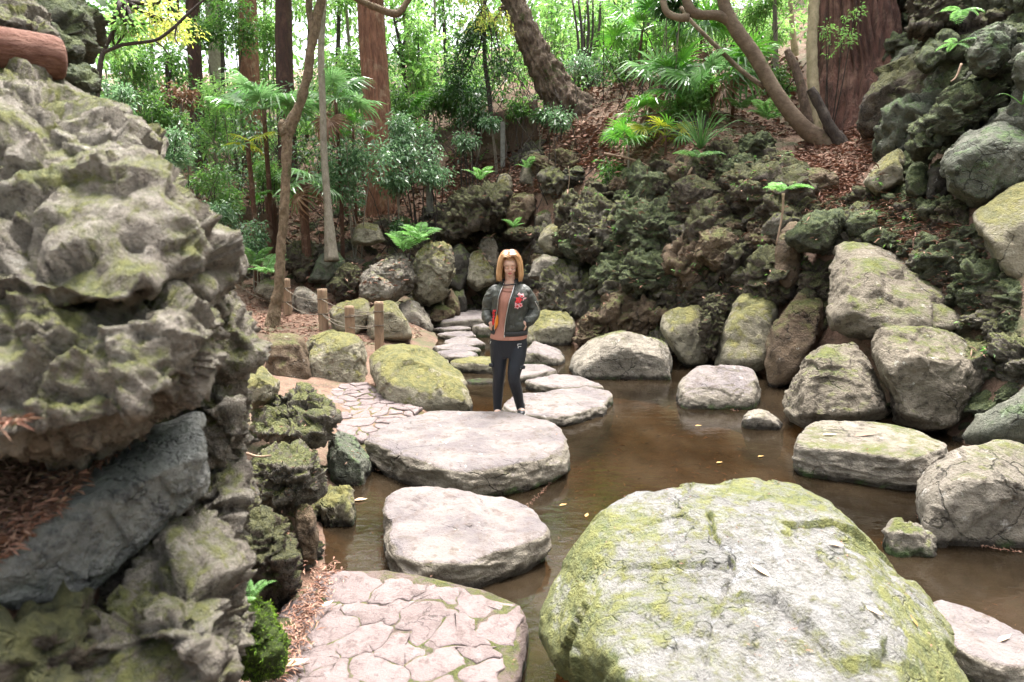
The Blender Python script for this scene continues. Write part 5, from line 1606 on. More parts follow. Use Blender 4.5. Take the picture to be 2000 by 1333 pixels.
def frond_mesh(kind, mat):
    if (kind, mat) not in _fr:
        rng = np.random.RandomState(70 + kind)
        V, F = fan_geo(rng, petiole=(.45, .5, .4, .35)[kind], R=(.5, .55, .48, .42)[kind], n=(18, 22, 16, 12)[kind], droop=(.25, .5, .8, .35)[kind])
        _fr[(kind, mat)] = mesh_np("frond", V, F, M[mat], smooth=False)
    return _fr[(kind, mat)]


def palm(label, px, py, t, fronds, trunk=None, size=1.0, mats=('palm', 'palm_pale'), seed=0, spread=(.1, .9), name="palm"):
    """heart of the palm at photo pixel; fronds radiate from it"""
    rng = np.random.RandomState(seed + 300)
    c = P(px, py, np.float64(t))
    g = np.array([c[0], c[1], min(H(c[0], c[1]), c[2] - .2)])
    root = thing(name, label, "palm", g)
    r0, mt = trunk or (.02, 'bark_grey')
    V, F = tube([g - np.array([0, 0, .2]), (g + c) / 2 + rng.normal(size=3) * .03, c], [r0 * 1.15, r0, r0 * .9], 12, .12, per=5)
    obj_np("trunk", V, F, M[mt], root)
    for i in range(fronds):
        dead = i > 3 and rng.rand() < .16
        o = add_obj("frond", frond_mesh(rng.randint(4), 'leaf_dead' if dead else mats[0] if rng.rand() < .62 else mats[1]), root)
        o.location = Vector(c) - root.location
        az = i * 2.4 + rng.uniform(-.3, .3)
        el = rng.uniform(*spread) if not dead else rng.uniform(-1.2, -.7)
        o.rotation_euler = (rng.uniform(-.6, .6), -el, az)
        s = size * rng.uniform(.8, 1.15)
        o.scale = (s, s, s)
    return root


palm("fan palm with pale drooping fronds left of the crooked tree", 515, 215, 13.8, 15, (.05, 'fibre'), 1.2, ('palm_pale', 'palm'), 1, (-.2, .9))
palm("fan palm with a yellow fan low down, left of the pale drooping one", 483, 275, 13.4, 7, (.05, 'fibre'), .75, ('palm_yellow', 'palm_pale'), 2, (-.7, .5))
palm("fan palm with bright fronds between the crooked tree and the slender pale trunk", 592, 345, 13.4, 11, (.09, 'fibre'), .95, ('palm', 'palm_pale'), 3, (-.9, .7))
palm("fan palm with pale fans right of the slender pale trunk", 655, 195, 13.9, 11, (.04, 'fibre'), 1.1, ('palm_pale', 'palm_pale'), 4, (-.3, .8))
palm("green fan palm half behind the red cedar", 790, 235, 16.5, 7, (.04, 'fibre'), .95, ('palm', 'palm'), 5, (-.2, .9))
palm("dark green fan with wide spread, lowest on the right slope", 1228, 285, 13.0, 9, (.02, 'bark_grey'), .8, ('palm', 'palm'), 6, (-.2, .7))
palm("tall palm clump with white-sheened hanging fronds on the right slope", 1290, 165, 13.6, 16, (.03, 'fibre'), 1.25, ('palm_pale', 'palm'), 7, (-.5, .9))
palm("bright palm under the hanging fronds, right of the wide dark fan", 1262, 225, 13.4, 10, (.03, 'fibre'), 1.05, ('palm', 'palm'), 8, (-.4, .8))
palm("leafy palm right of the pale stone, under the curved tree's long branch", 1390, 165, 12.8, 16, (.03, 'fibre'), 1.1, ('palm', 'palm_pale'), 9, (-.4, .9))
palm("palm at the edge of the lava wall with fans against the curved tree", 1435, 135, 12.9, 11, (.03, 'fibre'), 1.0, ('palm_pale', 'palm'), 10, (-.5, .8))
palm("palm high up the slope beside the dark evergreen bush", 1255, 60, 16.5, 12, (.03, 'fibre'), 1.3, ('palm', 'palm_pale'), 11, (-.2, .9))
palm("palm high up the slope left of the curved tree's top", 1370, 75, 14.5, 12, (.03, 'fibre'), 1.2, ('palm', 'palm_pale'), 12, (-.2, .9))
palm("low palm with yellow tips between the wide dark fan and the pale stone", 1300, 265, 12.7, 9, (.02, 'fibre'), .85, ('palm_yellow', 'palm'), 13, (-.3, .8))
palm("small thatch-skirted palm stump left of the crooked tree", 527, 385, 14.3, 5, (.12, 'fibre'), .6, ('palm_pale', 'palm'), 14, (-.3, .9))
palm("young palm among the shrubs under the red cedar", 690, 250, 15.2, 8, (.03, 'fibre'), .8, ('palm', 'palm_pale'), 15, (-.3, .9))

# --- tangled bare twigs between the shrubs
rng = np.random.RandomState(77)
tw = []
for _ in range(420):
    x, y = rng.uniform(-9, 6), rng.uniform(14.5, 23)
    g = np.array([x, y, H(x, y)])
    d = rng.normal(size=3) * np.array([.5, .3, .2]) + np.array([0, 0, 1.1])
    h = rng.uniform(.5, 2.2)
    b1 = g + d * h * .5 + rng.normal(size=3) * .08
    tw.append(tube([g, b1, g + d * h + rng.normal(size=3) * .18], [.011, .008, .003], 4, per=3))
    for _k in range(2):
        e = b1 + rng.normal(size=3) * np.array([.35, .25, .25]) + np.array([0, 0, .25])
        tw.append(tube([b1, (b1 + e) / 2 + rng.normal(size=3) * .04, e], [.006, .004, .002], 4, per=3))
V, F = join_geo(tw)
tag(obj_np("twigs", V, F, M['bark_black']), "thin tangled bare twigs among the forest undergrowth", None, None, 'stuff')

# --- ferns
def fern_geo(rng, L=.5, n=13):
    parts = [tube([(0, 0, 0), (L * .5, 0, L * .18), (L, 0, 0)], [.006, .004, .002], 4, per=4)]
    C, D, LL = [], [], []
    for i in range(n):
        u = .12 + .86 * i / n
        z = L * .18 * 4 * u * (1 - u) * .9
        l = L * .26 * math.sin(math.pi * (.15 + .8 * u)) + .012
        for s in (-1, 1):
            C.append((L * u, 0, z))
            D.append((.45, s, -.05))
            LL.append(l)
    C, D, LL = np.array(C), np.array(D, float), np.array(LL)
    parts.append(leaf_geo(C, D, LL, LL * .33, rng, .15, .05))
    return join_geo(parts)


_fm = [mesh_np("frond", *fern_geo(np.random.RandomState(80 + i), .5, 13 + i), M['fern'], smooth=False) for i in range(3)]


def fern(label, px, py, t, n, size, seed, spread=(.1, .8)):
    rng = np.random.RandomState(seed + 400)
    c = P(px, py, np.float64(t))
    root = thing("fern", label, "fern", c)
    for i in range(n):
        o = add_obj("frond", _fm[i % 3], root)
        o.rotation_euler = (rng.uniform(-.3, .3), -rng.uniform(*spread), i * 6.28 / n + rng.uniform(-.4, .4))
        s = size * rng.uniform(.75, 1.2)
        o.scale = (s, s, s)


fern("broad fern on the rocks above the moss-capped boulder", 818, 468, 12.9, 7, 1.1, 1)
fern("pale fern drooping left of the broad one", 788, 492, 12.8, 5, 1.0, 2)
fern("fern sprouting from the top of the arched lava rock", 938, 352, 14.1, 7, .8, 3)
fern("small fern hanging over the waterfall niche", 1003, 446, 14.1, 6, .6, 4)
fern("pale fern on an orange dry stalk at the crest of the lava wall", 1530, 372, 9.0, 6, .75, 5, (-.1, .5))
fern("pale fern hanging from the crest under the palms", 1365, 308, 11.2, 4, .8, 6, (-.3, .4))
fern("fern fronds beside the foot of the curved tree", 1500, 235, 12.2, 8, 1.0, 7)
fern("dark fern patch behind the curved tree's trunk", 1450, 215, 12.6, 7, .9, 8)
fern("bright fern behind the leftmost fence post", 500, 520, 13.4, 8, 1.0, 9)
fern("fern under the bluish shrub beside the crooked tree", 520, 535, 12.9, 7, .9, 10)
fern("pale fern hanging on the mossy face at the upper right", 1880, 20, 8.4, 5, .6, 11, (-.8, .2))
fern("small fern lower on the mossy face at the upper right", 1868, 85, 8.3, 5, .5, 12, (-.8, .2))
fern("small fern growing low on the lava wall, left part", 1200, 425, 12.2, 5, .5, 13)
fern("fern tuft at the foot of the foreground wall beside the landing", 490, 1170, 2.72, 5, .22, 14)
fern("leafy fern on the slope below the tall greenish stone", 1030, 330, 15.4, 5, .7, 15)

# --- spiky grass clump at the pale stone
def spike(label, px, py, t, n, L, mat, seed, name="grass_clump", cat="grass clump"):
    rng = np.random.RandomState(seed + 500)
    c = P(px, py, np.float64(t))
    g = []
    for k in range(n):
        d = rng.normal(size=3) * np.array([.5, .5, .2]) + np.array([0, 0, 1])
        d /= np.linalg.norm(d)
        l = L * rng.uniform(.6, 1.1)
        out = np.array([d[0], d[1], 0])
        w = .006 * t / 10
        g.append(tube([c, c + d * l * .45, c + d * l * .8 + out * l * .12 - np.array([0, 0, .06 * l]), c + d * l + out * l * .3 - np.array([0, 0, .28 * l])], [w, w, w * .7, w * .15], 4, per=3))
    V, F = join_geo(g)
    tag(obj_np(name, V, F, M[mat]), label, cat)


spike("long thin arching blades in front of the pale stone on the slope", 1368, 292, 11.3, 46, .85, 'fern', 1)
spike("bright grass blades hanging at the right edge under the mossy face", 1996, 205, 7.3, 7, .3, 'palm', 2)
# ------------------------------------------------------------------ rope fence
M['post'] = bark_mat("weathered_post_wood", (.34, .24, .16), (.24, .16, .105), (.17, .12, .08), fibre=9, bump=.4, scale=8)
M['rope'] = plain_mat("dark_rope", (.14, .11, .085), .9, .4, 60, bump=.5)
M['rope_pale'] = plain_mat("pale_rope", (.2, .17, .13), .9, .3, 60, bump=.5)
posts = [(468, 590, 505, 14.0, 15), (563, 622, 546, 12.4, 17), (633, 648, 566, 11.1, 19), (684, 668, 599, 10.3, 19), (740, 668, 591, 10.0, 18)]
g0 = P(633, 648, np.float64(11.1))
fence = thing("fence", "low fence of short round wooden posts joined by sagging rope along the left path", "fence", g0)
tops = []
for i, (x, yb, yt, t, w) in enumerate(posts):
    b, tp = P(x, yb, np.float64(t)), P(x, yt, np.float64(t))
    tp[0], tp[1] = b[0] + .01 * (i - 2), b[1]
    r = w / 2 / FPX * t
    b2 = b - np.array([0, 0, .25])
    d = tp - b2
    V, F = tube([b2, b2 + d * .5, b2 + d * .985, b2 + d], [r, r, r * .99, r * .9], 20, .02, per=5)
    obj_np("post", V, F, M['post'], fence)
    tops.append((b, tp, r))
    for f in ((.80, .44) if i != 3 else (.74,)):
        z = b + (tp - b) * f
        ring = [z + np.array([math.cos(a) * (r + .006), math.sin(a) * (r + .006), 0]) for a in np.linspace(0, 2 * np.pi, 13)]
        V, F = tube(ring, [.008] * 13, 6, per=2, cap=False)
        obj_np("rope_lashing", V, F, M['rope'], fence)
for (i, j) in ((0, 1), (1, 2), (2, 3), (2, 4), (3, 4)):
    for f in (.80, .44):
        if (i, j) == (2, 3) and f > .6:
            continue
        p0 = tops[i][0] + (tops[i][1] - tops[i][0]) * f
        p1 = tops[j][0] + (tops[j][1] - tops[j][0]) * f
        L = np.linalg.norm(p1 - p0)
        pts = [p0 + (p1 - p0) * u - np.array([0, tops[i][2] * .9, .22 * L * u * (1 - u) * .9]) for u in np.linspace(0, 1, 9)]
        V, F = tube(pts, [.007] * 9, 6, per=3)
        obj_np("rope", V, F, M['rope_pale'], fence)

# ------------------------------------------------------------------ retaining wall, stone posts, distant wall, steps
def box_geo(p0, p1, h, th, drop=.6):
    """upright slab from p0 to p1 (top edge points), height h, thickness th"""
    p0, p1 = np.asarray(p0, float), np.asarray(p1, float)
    n = np.cross(p1 - p0, [0, 0, 1])
    n /= np.linalg.norm(n)
    V, F = [], []
    m = 8
    for k in range(m + 1):
        c = p0 + (p1 - p0) * k / m + np.array([0, 0, .02 * math.sin(k * 2.3)])
        for s, z in ((-1, 0), (1, 0), (1, -h), (-1, -h)):
            V.append(c + n * s * th / 2 + np.array([0, 0, z]))
    for k in range(m):
        for a in range(4):
            b = (a + 1) % 4
            F.append((k * 4 + a, k * 4 + b, k * 4 + 4 + b, k * 4 + 4 + a))
    F.append((0, 3, 2, 1))
    F.append((m * 4, m * 4 + 1, m * 4 + 2, m * 4 + 3))
    return np.array(V), np.array(F)


M['old_wood'] = bark_mat("old_dark_timber", (.13, .085, .055), (.07, .05, .036), (.2, .15, .11), fibre=.12, bump=.5, scale=5, moss=.2)
M['grey_stone'] = plain_mat("grey_post_stone", (.17, .165, .145), .85, .4, 12, bump=.4)
rw = thing("retaining_wall", "dark timber retaining wall with a plank along its top, below the leaning tree", "wall", P(985, 235, np.float64(17)))
obj_np("plank", *box_geo(P(928, 236, np.float64(17.2)), P(1050, 196, np.float64(17.0)), .13, .18), M['old_wood'], rw, smooth=False)
obj_np("wall_board", *box_geo(P(930, 246, np.float64(17.25)), P(1050, 206, np.float64(17.05)), .9, .10), M['old_wood'], rw, smooth=False)
for x, t in ((985, 16.9), (1045, 16.8)):
    a = P(x, 222 if x < 1000 else 200, np.float64(t))
    V, F = tube([a - np.array([0, 0, 1.0]), a - np.array([0, 0, .4]), a + np.array([0, 0, .05])], [.07, .07, .065], 10, .08, per=4)
    obj_np("post", V, F, M['old_wood'], rw)
for lab, x, y0, y1, t, w in (("short square grey stone post among the shrubs left of the waterfall", 839, 388, 302, 15.3, 12), ("thin grey wooden post standing on the leaf-covered slope", 982, 302, 240, 16.4, 9)):
    a, b = P(x, y0, np.float64(t)), P(x, y1, np.float64(t))
    b[:2] = a[:2]
    r = w / 2 / FPX * t
    bm = bmesh.new()
    bmesh.ops.create_cube(bm, size=1)
    bmesh.ops.scale(bm, vec=(2 * r, 2 * r, b[2] - a[2] + .3), verts=bm.verts)
    bmesh.ops.bevel(bm, geom=bm.edges[:], offset=r * .25, segments=2, affect='EDGES')
    me = bpy.data.meshes.new("stone_post")
    bm.to_mesh(me)
    bm.free()
    me.materials.append(M['grey_stone'])
    o = add_obj("post", me, None, (a[0], a[1], (a[2] + b[2] - .3) / 2))
    tag(o, lab, "post")
rw2 = obj_np("garden_wall", *box_geo(P(1195, 42, np.float64(24)), P(1275, 28, np.float64(23)), .9, .25), M['grey_stone'], None, smooth=False)
tag(rw2, "pale grey distant wall half hidden by leaves at the top, right of the sky gap", "wall")
st = thing("steps", "low timber-edged steps on the forest path behind the crooked tree", "steps", P(490, 430, np.float64(15.5)))
for k, (x0, x1, y, t) in enumerate(((455, 540, 418, 15.8), (450, 545, 404, 16.8))):
    obj_np("step", *box_geo(P(x0, y, np.float64(t)), P(x1, y + 2, np.float64(t)), .2, .22), M['old_wood'], st, smooth=False)

# ------------------------------------------------------------------ red log on the foreground wall
M['log'] = bark_mat("peeled_red_log", (.20, .10, .07), (.12, .05, .033), (.26, .16, .12), fibre=.3, bump=.6, scale=5)
a, b = P(-90, 85, np.float64(2.12)), P(130, 118, np.float64(2.3))
d = (b - a)
V, F = tube([a, a + d * .5, a + d * .88, a + d * .97, a + d], [.068, .072, .068, .058, .03], 28, .06, per=8)
tag(obj_np("log", V, F, M['log']), "smooth reddish log lying on the foreground wall under the mossy boulder", "log")

# ------------------------------------------------------------------ fallen leaves and needles
def scatter(name, label, poly, n, L, W, mat, seed, zmin=.02, lift=.01, pts=None):
    rng = np.random.RandomState(seed)
    if pts is None:
        poly = np.asarray(poly, float)
        lo, hi = poly.min(0), poly.max(0)
        x, y = rng.uniform(lo[0], hi[0], n * 3), rng.uniform(lo[1], hi[1], n * 3)
        k = inpoly(x, y, poly)
        q, ok = hit(x[k][:n], y[k][:n])
        q = q[ok]
        q = q[q[:, 2] > zmin]
    else:
        q = pts
    D = rng.normal(size=q.shape) * np.array([1, 1, .22])
    sc = np.clip(np.linalg.norm(q, axis=1) / 12, .35, 1.6)
    l = L * sc * rng.uniform(.5, 1.3, len(q))
    V, F = leaf_geo(q + np.array([0, 0, lift]), D, l, l * W * rng.uniform(.6, 1.4, len(q)), rng, .05, .10)
    o = obj_np(name, V, F, M[mat])
    return tag(o, label, None, None, 'stuff')


scatter("leaf_litter", "brown fallen leaves and cedar needles on the slope under the great cedar", [(1540, 330), (1560, 280), (1600, 270), (1720, 180), (1790, 60), (1760, 0), (1735, 60), (1760, 250), (1740, 300), (1690, 330), (1640, 420), (1580, 400)], 9000, .10, .28, 'litter', 1)
scatter("leaf_litter", "pinkish fallen leaves on the slope left of and above the waterfall", [(860, 400), (880, 300), (950, 240), (1060, 220), (1170, 250), (1230, 330), (1120, 330), (1060, 380), (960, 380)], 9000, .10, .42, 'litter', 2)
scatter("leaf_litter", "brown leaf litter under the palms and thin stems on the right slope", [(1120, 200), (1230, 80), (1420, 80), (1560, 120), (1600, 260), (1450, 280), (1350, 330), (1230, 380), (1180, 300)], 7000, .10, .4, 'litter', 3)
scatter("leaf_litter", "fallen brown needles on the left path around the fence posts", [(470, 640), (480, 560), (560, 555), (700, 560), (780, 600), (830, 660), (700, 680), (600, 680)], 4200, .09, .2, 'litter', 4, zmin=.03)
scatter("leaf_litter", "leaf litter on the forest floor around the left cedars", [(250, 420), (300, 320), (560, 330), (900, 330), (880, 420), (760, 480), (470, 480)], 7000, .11, .4, 'litter', 5)
scatter("leaf_litter", "dry needles caught in the hollows of the lava wall and the mossy bank", [(1200, 400), (1300, 360), (1400, 320), (1540, 310), (1700, 390), (1850, 400), (1950, 560), (1900, 640), (1700, 460), (1560, 430), (1400, 450), (1280, 450)], 3600, .14, .1, 'litter', 6, lift=.1)
_r = np.random.RandomState(5)
# needles along the landing's left edge and on the ledge of the foreground wall
q = []
for _ in range(900):
    u = _r.rand()
    x = 640 - 110 * u + _r.normal() * 16
    y = 1110 + 230 * u + _r.normal() * 12
    q.append(PZ(x, y, .16 + _r.rand() * .03))
scatter("leaf_litter", "reddish dry needles along the left edge of the paved landing", None, 0, .13, .16, 'litter', 7, pts=np.array(q), lift=.02)


def on_surface(x, y, obs):
    """point and normal where the photo-pixel ray meets the given objects"""
    o = Vector((0, 0, CAM_Z))
    d = Vector(ray(x, y)).normalized()
    best = None
    for ob in obs:
        mw = Matrix.Translation(ob.location + (ob.parent.location if ob.parent else Vector()))
        inv = mw.inverted()
        ok, loc, nor, fi = ob.ray_cast(inv @ o, d)
        if ok:
            w = mw @ loc
            if best is None or (w - o).length < (best[0] - o).length:
                best = (w, nor)
    return best


ledge = [o for o in wall.children]
bpy.context.view_layer.update()
q = []
for _ in range(5000):
    x, y = _r.uniform(-80, 330), _r.uniform(830, 1110)
    if y > 1110 - .92 * max(0, x):
        continue
    h_ = on_surface(x, y, ledge)
    if h_ and h_[1].z > .5:
        q.append(np.array(h_[0]))
if q:
    scatter("leaf_litter", "rust-brown dry needles and leaves lying on the bluish ledge of the foreground wall", None, 0, .10, .13, 'litter', 8, pts=np.array(q), lift=.015)

scatter("bed_litter", "dark sunken leaves and twigs on the pond bed", [(640, 1330), (700, 900), (930, 720), (1300, 740), (1560, 850), (1800, 960), (2000, 1080), (2000, 1240), (1400, 1330)], 3000, .12, .3, 'litter', 11, zmin=-.6)
# needle lines floating where stones meet the water, floating leaves
M['leaf_pale'] = leaf_mat("pale_fallen_leaf", [(.55, .40, .28), (.48, .33, .20), (.60, .48, .36)], rough=.6, trans=.1)
M['leaf_orange'] = leaf_mat("orange_fallen_leaf", [(.30, .15, .04), (.33, .2, .05), (.27, .12, .04)], rough=.6, trans=.1)


def one_leaf(label, p, nrm, L, mat, az, W=.45):
    n = np.array(nrm, float)
    n /= np.linalg.norm(n)
    a = np.array([math.cos(az), math.sin(az), 0])
    D = a - n * (a @ n)
    D /= np.linalg.norm(D)
    S = np.cross(n, D)
    rows = []
    for u, w, z in ((0, .02, .0), (.12, .3, .02), (.35, .5, .035), (.6, .42, .03), (.82, .22, .03), (1, .02, .08)):
        c = p + D * L * (u - .5) + n * (z * L + .006)
        rows += [c - S * W * L * w + n * L * .07 * w, c, c + S * W * L * w + n * L * .09 * w]
    V = np.array(rows)
    F = []
    for k in range(5):
        b = k * 3
        F += [(b, b + 3, b + 4), (b, b + 4, b + 1), (b + 1, b + 4, b + 5), (b + 1, b + 5, b + 2)]
    tag(obj_np("fallen_leaf", V, np.array(F), M[mat]), label, "leaf")


fb = [o for o in SC.objects if o.type == 'MESH' and o.get('label', '').startswith(('huge cracked', 'wide flat pale', 'broad low pale', 'low flat pale', 'largest flat'))]
for lab, x, y, L, mt, az in (("long pinkish leaf on the middle of the huge cracked boulder", 1484, 1116, .085, 'leaf_pale', 2.2), ("curled pale leaf at a crack on the huge boulder's right half", 1632, 1066, .08, 'leaf_pale', .2),
                             ("small pale leaf low on the huge boulder's right slope", 1705, 1196, .07, 'leaf_pale', 2.4), ("tiny brown leaf beside the lowest pale one on the huge boulder", 1782, 1214, .05, 'leaf_orange', 2.0),
                             ("orange-brown leaf on the wide flat stone at the right waterline", 1620, 851, .13, 'leaf_pale', .1), ("dark reddish dry leaf next to the orange-brown one", 1690, 851, .2, 'litter', .1),
                             ("pale leaf on the corner stone with the green moss tip", 1962, 1250, .09, 'leaf_pale', .3)):
    h_ = on_surface(x, y, fb)
    if h_:
        one_leaf(lab, np.array(h_[0]), h_[1], L, mt, az, .3)
for lab, x, y, L, mt, az in (("yellow leaf floating in front of the huge boulder's top left corner", 1100, 988, .06, 'leaf_orange', .4), ("orange star-like leaf floating closest to the huge boulder", 1146, 1008, .06, 'leaf_orange', 1.2),
                             ("yellow speck of a leaf floating in the middle of the pond", 1405, 905, .06, 'leaf_orange', .3), ("orange leaf floating before the square waterline stone", 1364, 833, .07, 'leaf_orange', .1),
                             ("pale leaf floating against the mossy lump in the channel", 705, 978, .1, 'leaf_pale', .2), ("yellow leaf floating under the flat stone's reflection", 1486, 893, .06, 'leaf_orange', .2), ("tan leaf floating beside the stone with the moss clump", 1060, 880, .05, 'leaf_pale', .9)):
    one_leaf(lab, PZ(x, y, .004), (0, 0, 1), L, mt, az)
for lab, x, y, L, az in (("tan leaf lying on the paved landing near the dry needles", 640, 1182, .07, .8), ("pale leaf at the lower left edge of the paved landing", 577, 1298, .12, .3)):
    one_leaf(lab, PZ(x, y, .185), (0, 0, 1), L, 'leaf_pale', az)

# rust-coloured needles drifted against the waterline of the nearer stones
q = []
for line in ([(1030, 990), (1062, 958), (1104, 912)], [(875, 1131), (925, 1132), (1000, 1102), (1066, 1072)], [(718, 912), (760, 925), (819, 944)], [(962, 1300), (985, 1285), (1014, 1262)], [(1559, 900), (1640, 928), (1700, 940), (1780, 957)],
             [(1791, 1008), (1850, 1038), (1920, 1068), (1995, 1080)], [(1318, 775), (1370, 788), (1440, 803)]):
    for (x0, y0), (x1, y1) in zip(line[:-1], line[1:]):
        m = int(math.hypot(x1 - x0, y1 - y0) * .9)
        for u in np.linspace(0, 1, m):
            q.append(PZ(x0 + (x1 - x0) * u + _r.normal() * 1.2, y0 + (y1 - y0) * u + _r.normal() * 1.0, .006))
scatter("needle_drift", "rust-coloured needles floating in thin lines against the waterline of the stones", None, 0, .05, .2, 'litter', 9, pts=np.array(q), lift=.004)

# fresh moss tufts on the bright clump beside the landing
mc = [o for o in SC.objects if o.name.startswith('moss_clump')][0]
me = mc.data
V = np.empty(len(me.vertices) * 3)
me.vertices.foreach_get('co', V)
V = V.reshape(-1, 3) + np.array(mc.location)
k = _r.choice(len(V), 9000)
D = _r.normal(size=(len(k), 3)) + np.array([0, 0, .4])
lV, lF = leaf_geo(V[k], D, _r.uniform(.004, .018, len(k)), np.full(len(k), .004), _r, .3, .1)
obj_np("moss_shoots", lV, lF, M['mossy_leaf'], mc)

# ------------------------------------------------------------------ litter caught on the rocks, found where sight lines meet their upward faces
bpy.context.view_layer.update()
dgr = bpy.context.evaluated_depsgraph_get()


def sight(x, y):
    ok, loc, nor, fi, ob, mw = SC.ray_cast(dgr, Vector((0, 0, CAM_Z)), Vector(ray(x, y)).normalized())
    return (np.array(loc), np.array(nor), ob) if ok else None


def on_rocks(poly, n, names, nz, seed, clump=0.0):
    r_ = np.random.RandomState(seed)
    poly = np.asarray(poly, float)
    lo, hi = poly.min(0), poly.max(0)
    out = []
    for _ in range(n):
        x, y = r_.uniform(lo[0], hi[0]), r_.uniform(lo[1], hi[1])
        if not inpoly(np.array([x]), np.array([y]), poly)[0]:
            continue
        h_ = sight(x, y)
        if h_ is None or h_[1][2] < nz:
            continue
        nm = h_[2].name.split('.')[0]
        if nm in names:
            if clump and fbm(h_[0][None] * 2.2 + 4, 2)[0] < clump:
                continue
            out.append(h_[0] + np.array([0, 0, .006]))
    return np.array(out)


BANK = [(1000, 420), (1130, 330), (1330, 300), (1540, 290), (1720, 330), (1830, 380), (1930, 540), (1990, 640), (1900, 760), (1640, 480), (1500, 600), (1380, 640), (1200, 640), (1060, 620)]
q = on_rocks(BANK, 9000, ('stone', 'lava_rock', 'rock', 'ground'), .45, 1, .05)
scatter("leaf_litter", "rusty needles and leaves lodged in the hollows of the rocky right bank", None, 0, .13, .16, 'litter', 21, pts=q, lift=.008)
q = on_rocks([(560, 560), (680, 420), (860, 380), (1010, 380), (1060, 460), (900, 560), (700, 620)], 3500, ('stone', 'lava_rock', 'rock', 'ground', 'boulder'), .5, 2, .05)
scatter("leaf_litter", "dry leaves lodged among the tumbled rocks left of the waterfall", None, 0, .12, .25, 'litter', 22, pts=q, lift=.008)
q = on_rocks([(600, 640), (1300, 640), (1900, 800), (2000, 1330), (560, 1330), (480, 800)], 1500, ('stone', 'boulder', 'stepping_stone', 'path', 'paving_stone', 'rock', 'lava_rock'), .6, 3, .12)
scatter("leaf_litter", "few small leaf scraps and needles lying on the stones around the pond", None, 0, .045, .3, 'litter', 23, pts=q, lift=.004)
q = on_rocks([(470, 760), (640, 790), (720, 900), (640, 1110), (560, 1180), (470, 1160)], 1500, ('stone', 'lava_rock', 'rock'), .5, 4, .1)
scatter("leaf_litter", "needles caught on the rough rocks between the foreground wall and the channel", None, 0, .07, .15, 'litter', 24, pts=q, lift=.006)
q = on_rocks(BANK, 700, ('stone', 'lava_rock', 'rock'), .2, 5, .1)
C = q[:: max(1, len(q) // 60)]
V, F = sprays(C, _r, 7, .055, .4, .06)
tag(obj_np("rock_plants", V, F, M['leaf_mid']), "tiny green seedlings rooted in the cracks of the rocky right bank", None, None, 'stuff')
M['stick'] = bark_mat("dry_stick_wood", (.34, .24, .17), (.22, .15, .10), None, fibre=6, bump=.3, scale=8)
for lab, pts, w, t in (("long dry stick slanting down the lava wall below the pale boulder", [(1352, 328), (1320, 385), (1285, 432)], 5, 11.3), ("orange dry stalk hanging beside the rusty-brown upright stone", [(1530, 378), (1528, 420), (1516, 478)], 6, 8.9),
                       ("thin bare dead branch arching over the gap above the lava wall", [(1180, 300), (1235, 312), (1285, 335), (1300, 345)], 5, 12.6), ("pale broken twig leaning on the mossy face at the upper right", [(1878, 125), (1868, 150), (1857, 160)], 5, 8.1),
                       ("dry hanging vine over the dark hollow right of the brown block", [(1110, 325), (1112, 350), (1109, 375)], 2, 14.0), ("reddish dry stick lying across the rough rocks beside the foreground wall", [(478, 885), (505, 892), (530, 890)], 6, 4.2)):
    Q = px_path(pts, t)
    V, F = tube(Q, np.linspace(1, .5, len(Q)) * w / 2 / FPX * t, 7, .1, per=6)
    tag(obj_np("dry_stick", V, F, M['stick']), lab, "stick")
# ------------------------------------------------------------------ the woman
def skin_mat():
    m, nt = new_mat("skin")
    co = nd(nt, "ShaderNodeTexCoord").outputs["Object"]
    n = noise_(nt, co, 30, 4, .6)
    col = mix(nt, n, (.72, .47, .36), (.63, .38, .28))
    bs = nd(nt, "ShaderNodeBsdfPrincipled", {"Base Color": col, "Roughness": .5, "Subsurface Weight": .1, "Subsurface Scale": .01})
    nd(nt, "ShaderNodeOutputMaterial", {0: bs.outputs[0]})
    return m


def cloth_mat(name, c, rough=.7, wr=.5, scale=(9, 9, 5), dist=.02, sheen=0.0, fine=300):
    m, nt = new_mat(name)
    co = nd(nt, "ShaderNodeTexCoord").outputs["Object"]
    mp = nd(nt, "ShaderNodeMapping", {0: co, 3: scale}).outputs[0]
    n = noise_(nt, mp, 2.0, 5, .6, .8)
    f = noise_(nt, co, fine, 2, .5)
    col = mix(nt, maprange(nt, n, .3, .7), c, tuple(x * .8 for x in c))
    col = mix(nt, maprange(nt, f, .4, .7, 0, .25), col, tuple(min(1, x * 1.35) for x in c))
    bp = nd(nt, "ShaderNodeBump", {"Strength": wr, "Distance": dist, "Height": n})
    bs = nd(nt, "ShaderNodeBsdfPrincipled", {"Base Color": col, "Roughness": rough, "Normal": bp.outputs[0], "Sheen Weight": sheen})
    nd(nt, "ShaderNodeOutputMaterial", {0: bs.outputs[0]})
    return m


M['skin'] = skin_mat()
M['jacket'] = cloth_mat("olive_grey_nylon", (.044, .047, .038), .5, .9, (7, 7, 3.5), .03)
M['rib'] = cloth_mat("dark_rib_knit", (.035, .036, .036), .8, .8, (60, 60, 1), .006)
M['shirt'] = cloth_mat("salmon_jersey", (.40, .185, .13), .75, .5, (8, 8, 3), .015)
M['pants'] = cloth_mat("dark_navy_stretch_cloth", (.006, .0085, .015), .6, .5, (10, 10, 4), .015)
M['shoe'] = plain_mat("black_shoe", (.02, .02, .024), .5, .3, 90)
M['sole'] = plain_mat("white_sole", (.6, .6, .58), .6, .1, 60)
M['pink'] = plain_mat("pink_lining", (.7, .12, .3), .7, .1, 60)
M['orange'] = plain_mat("orange_lining", (.85, .27, .02), .5, .15, 30)
M['metal'] = plain_mat("zip_metal", (.65, .65, .63), .3, .1, 200, metal=.8)
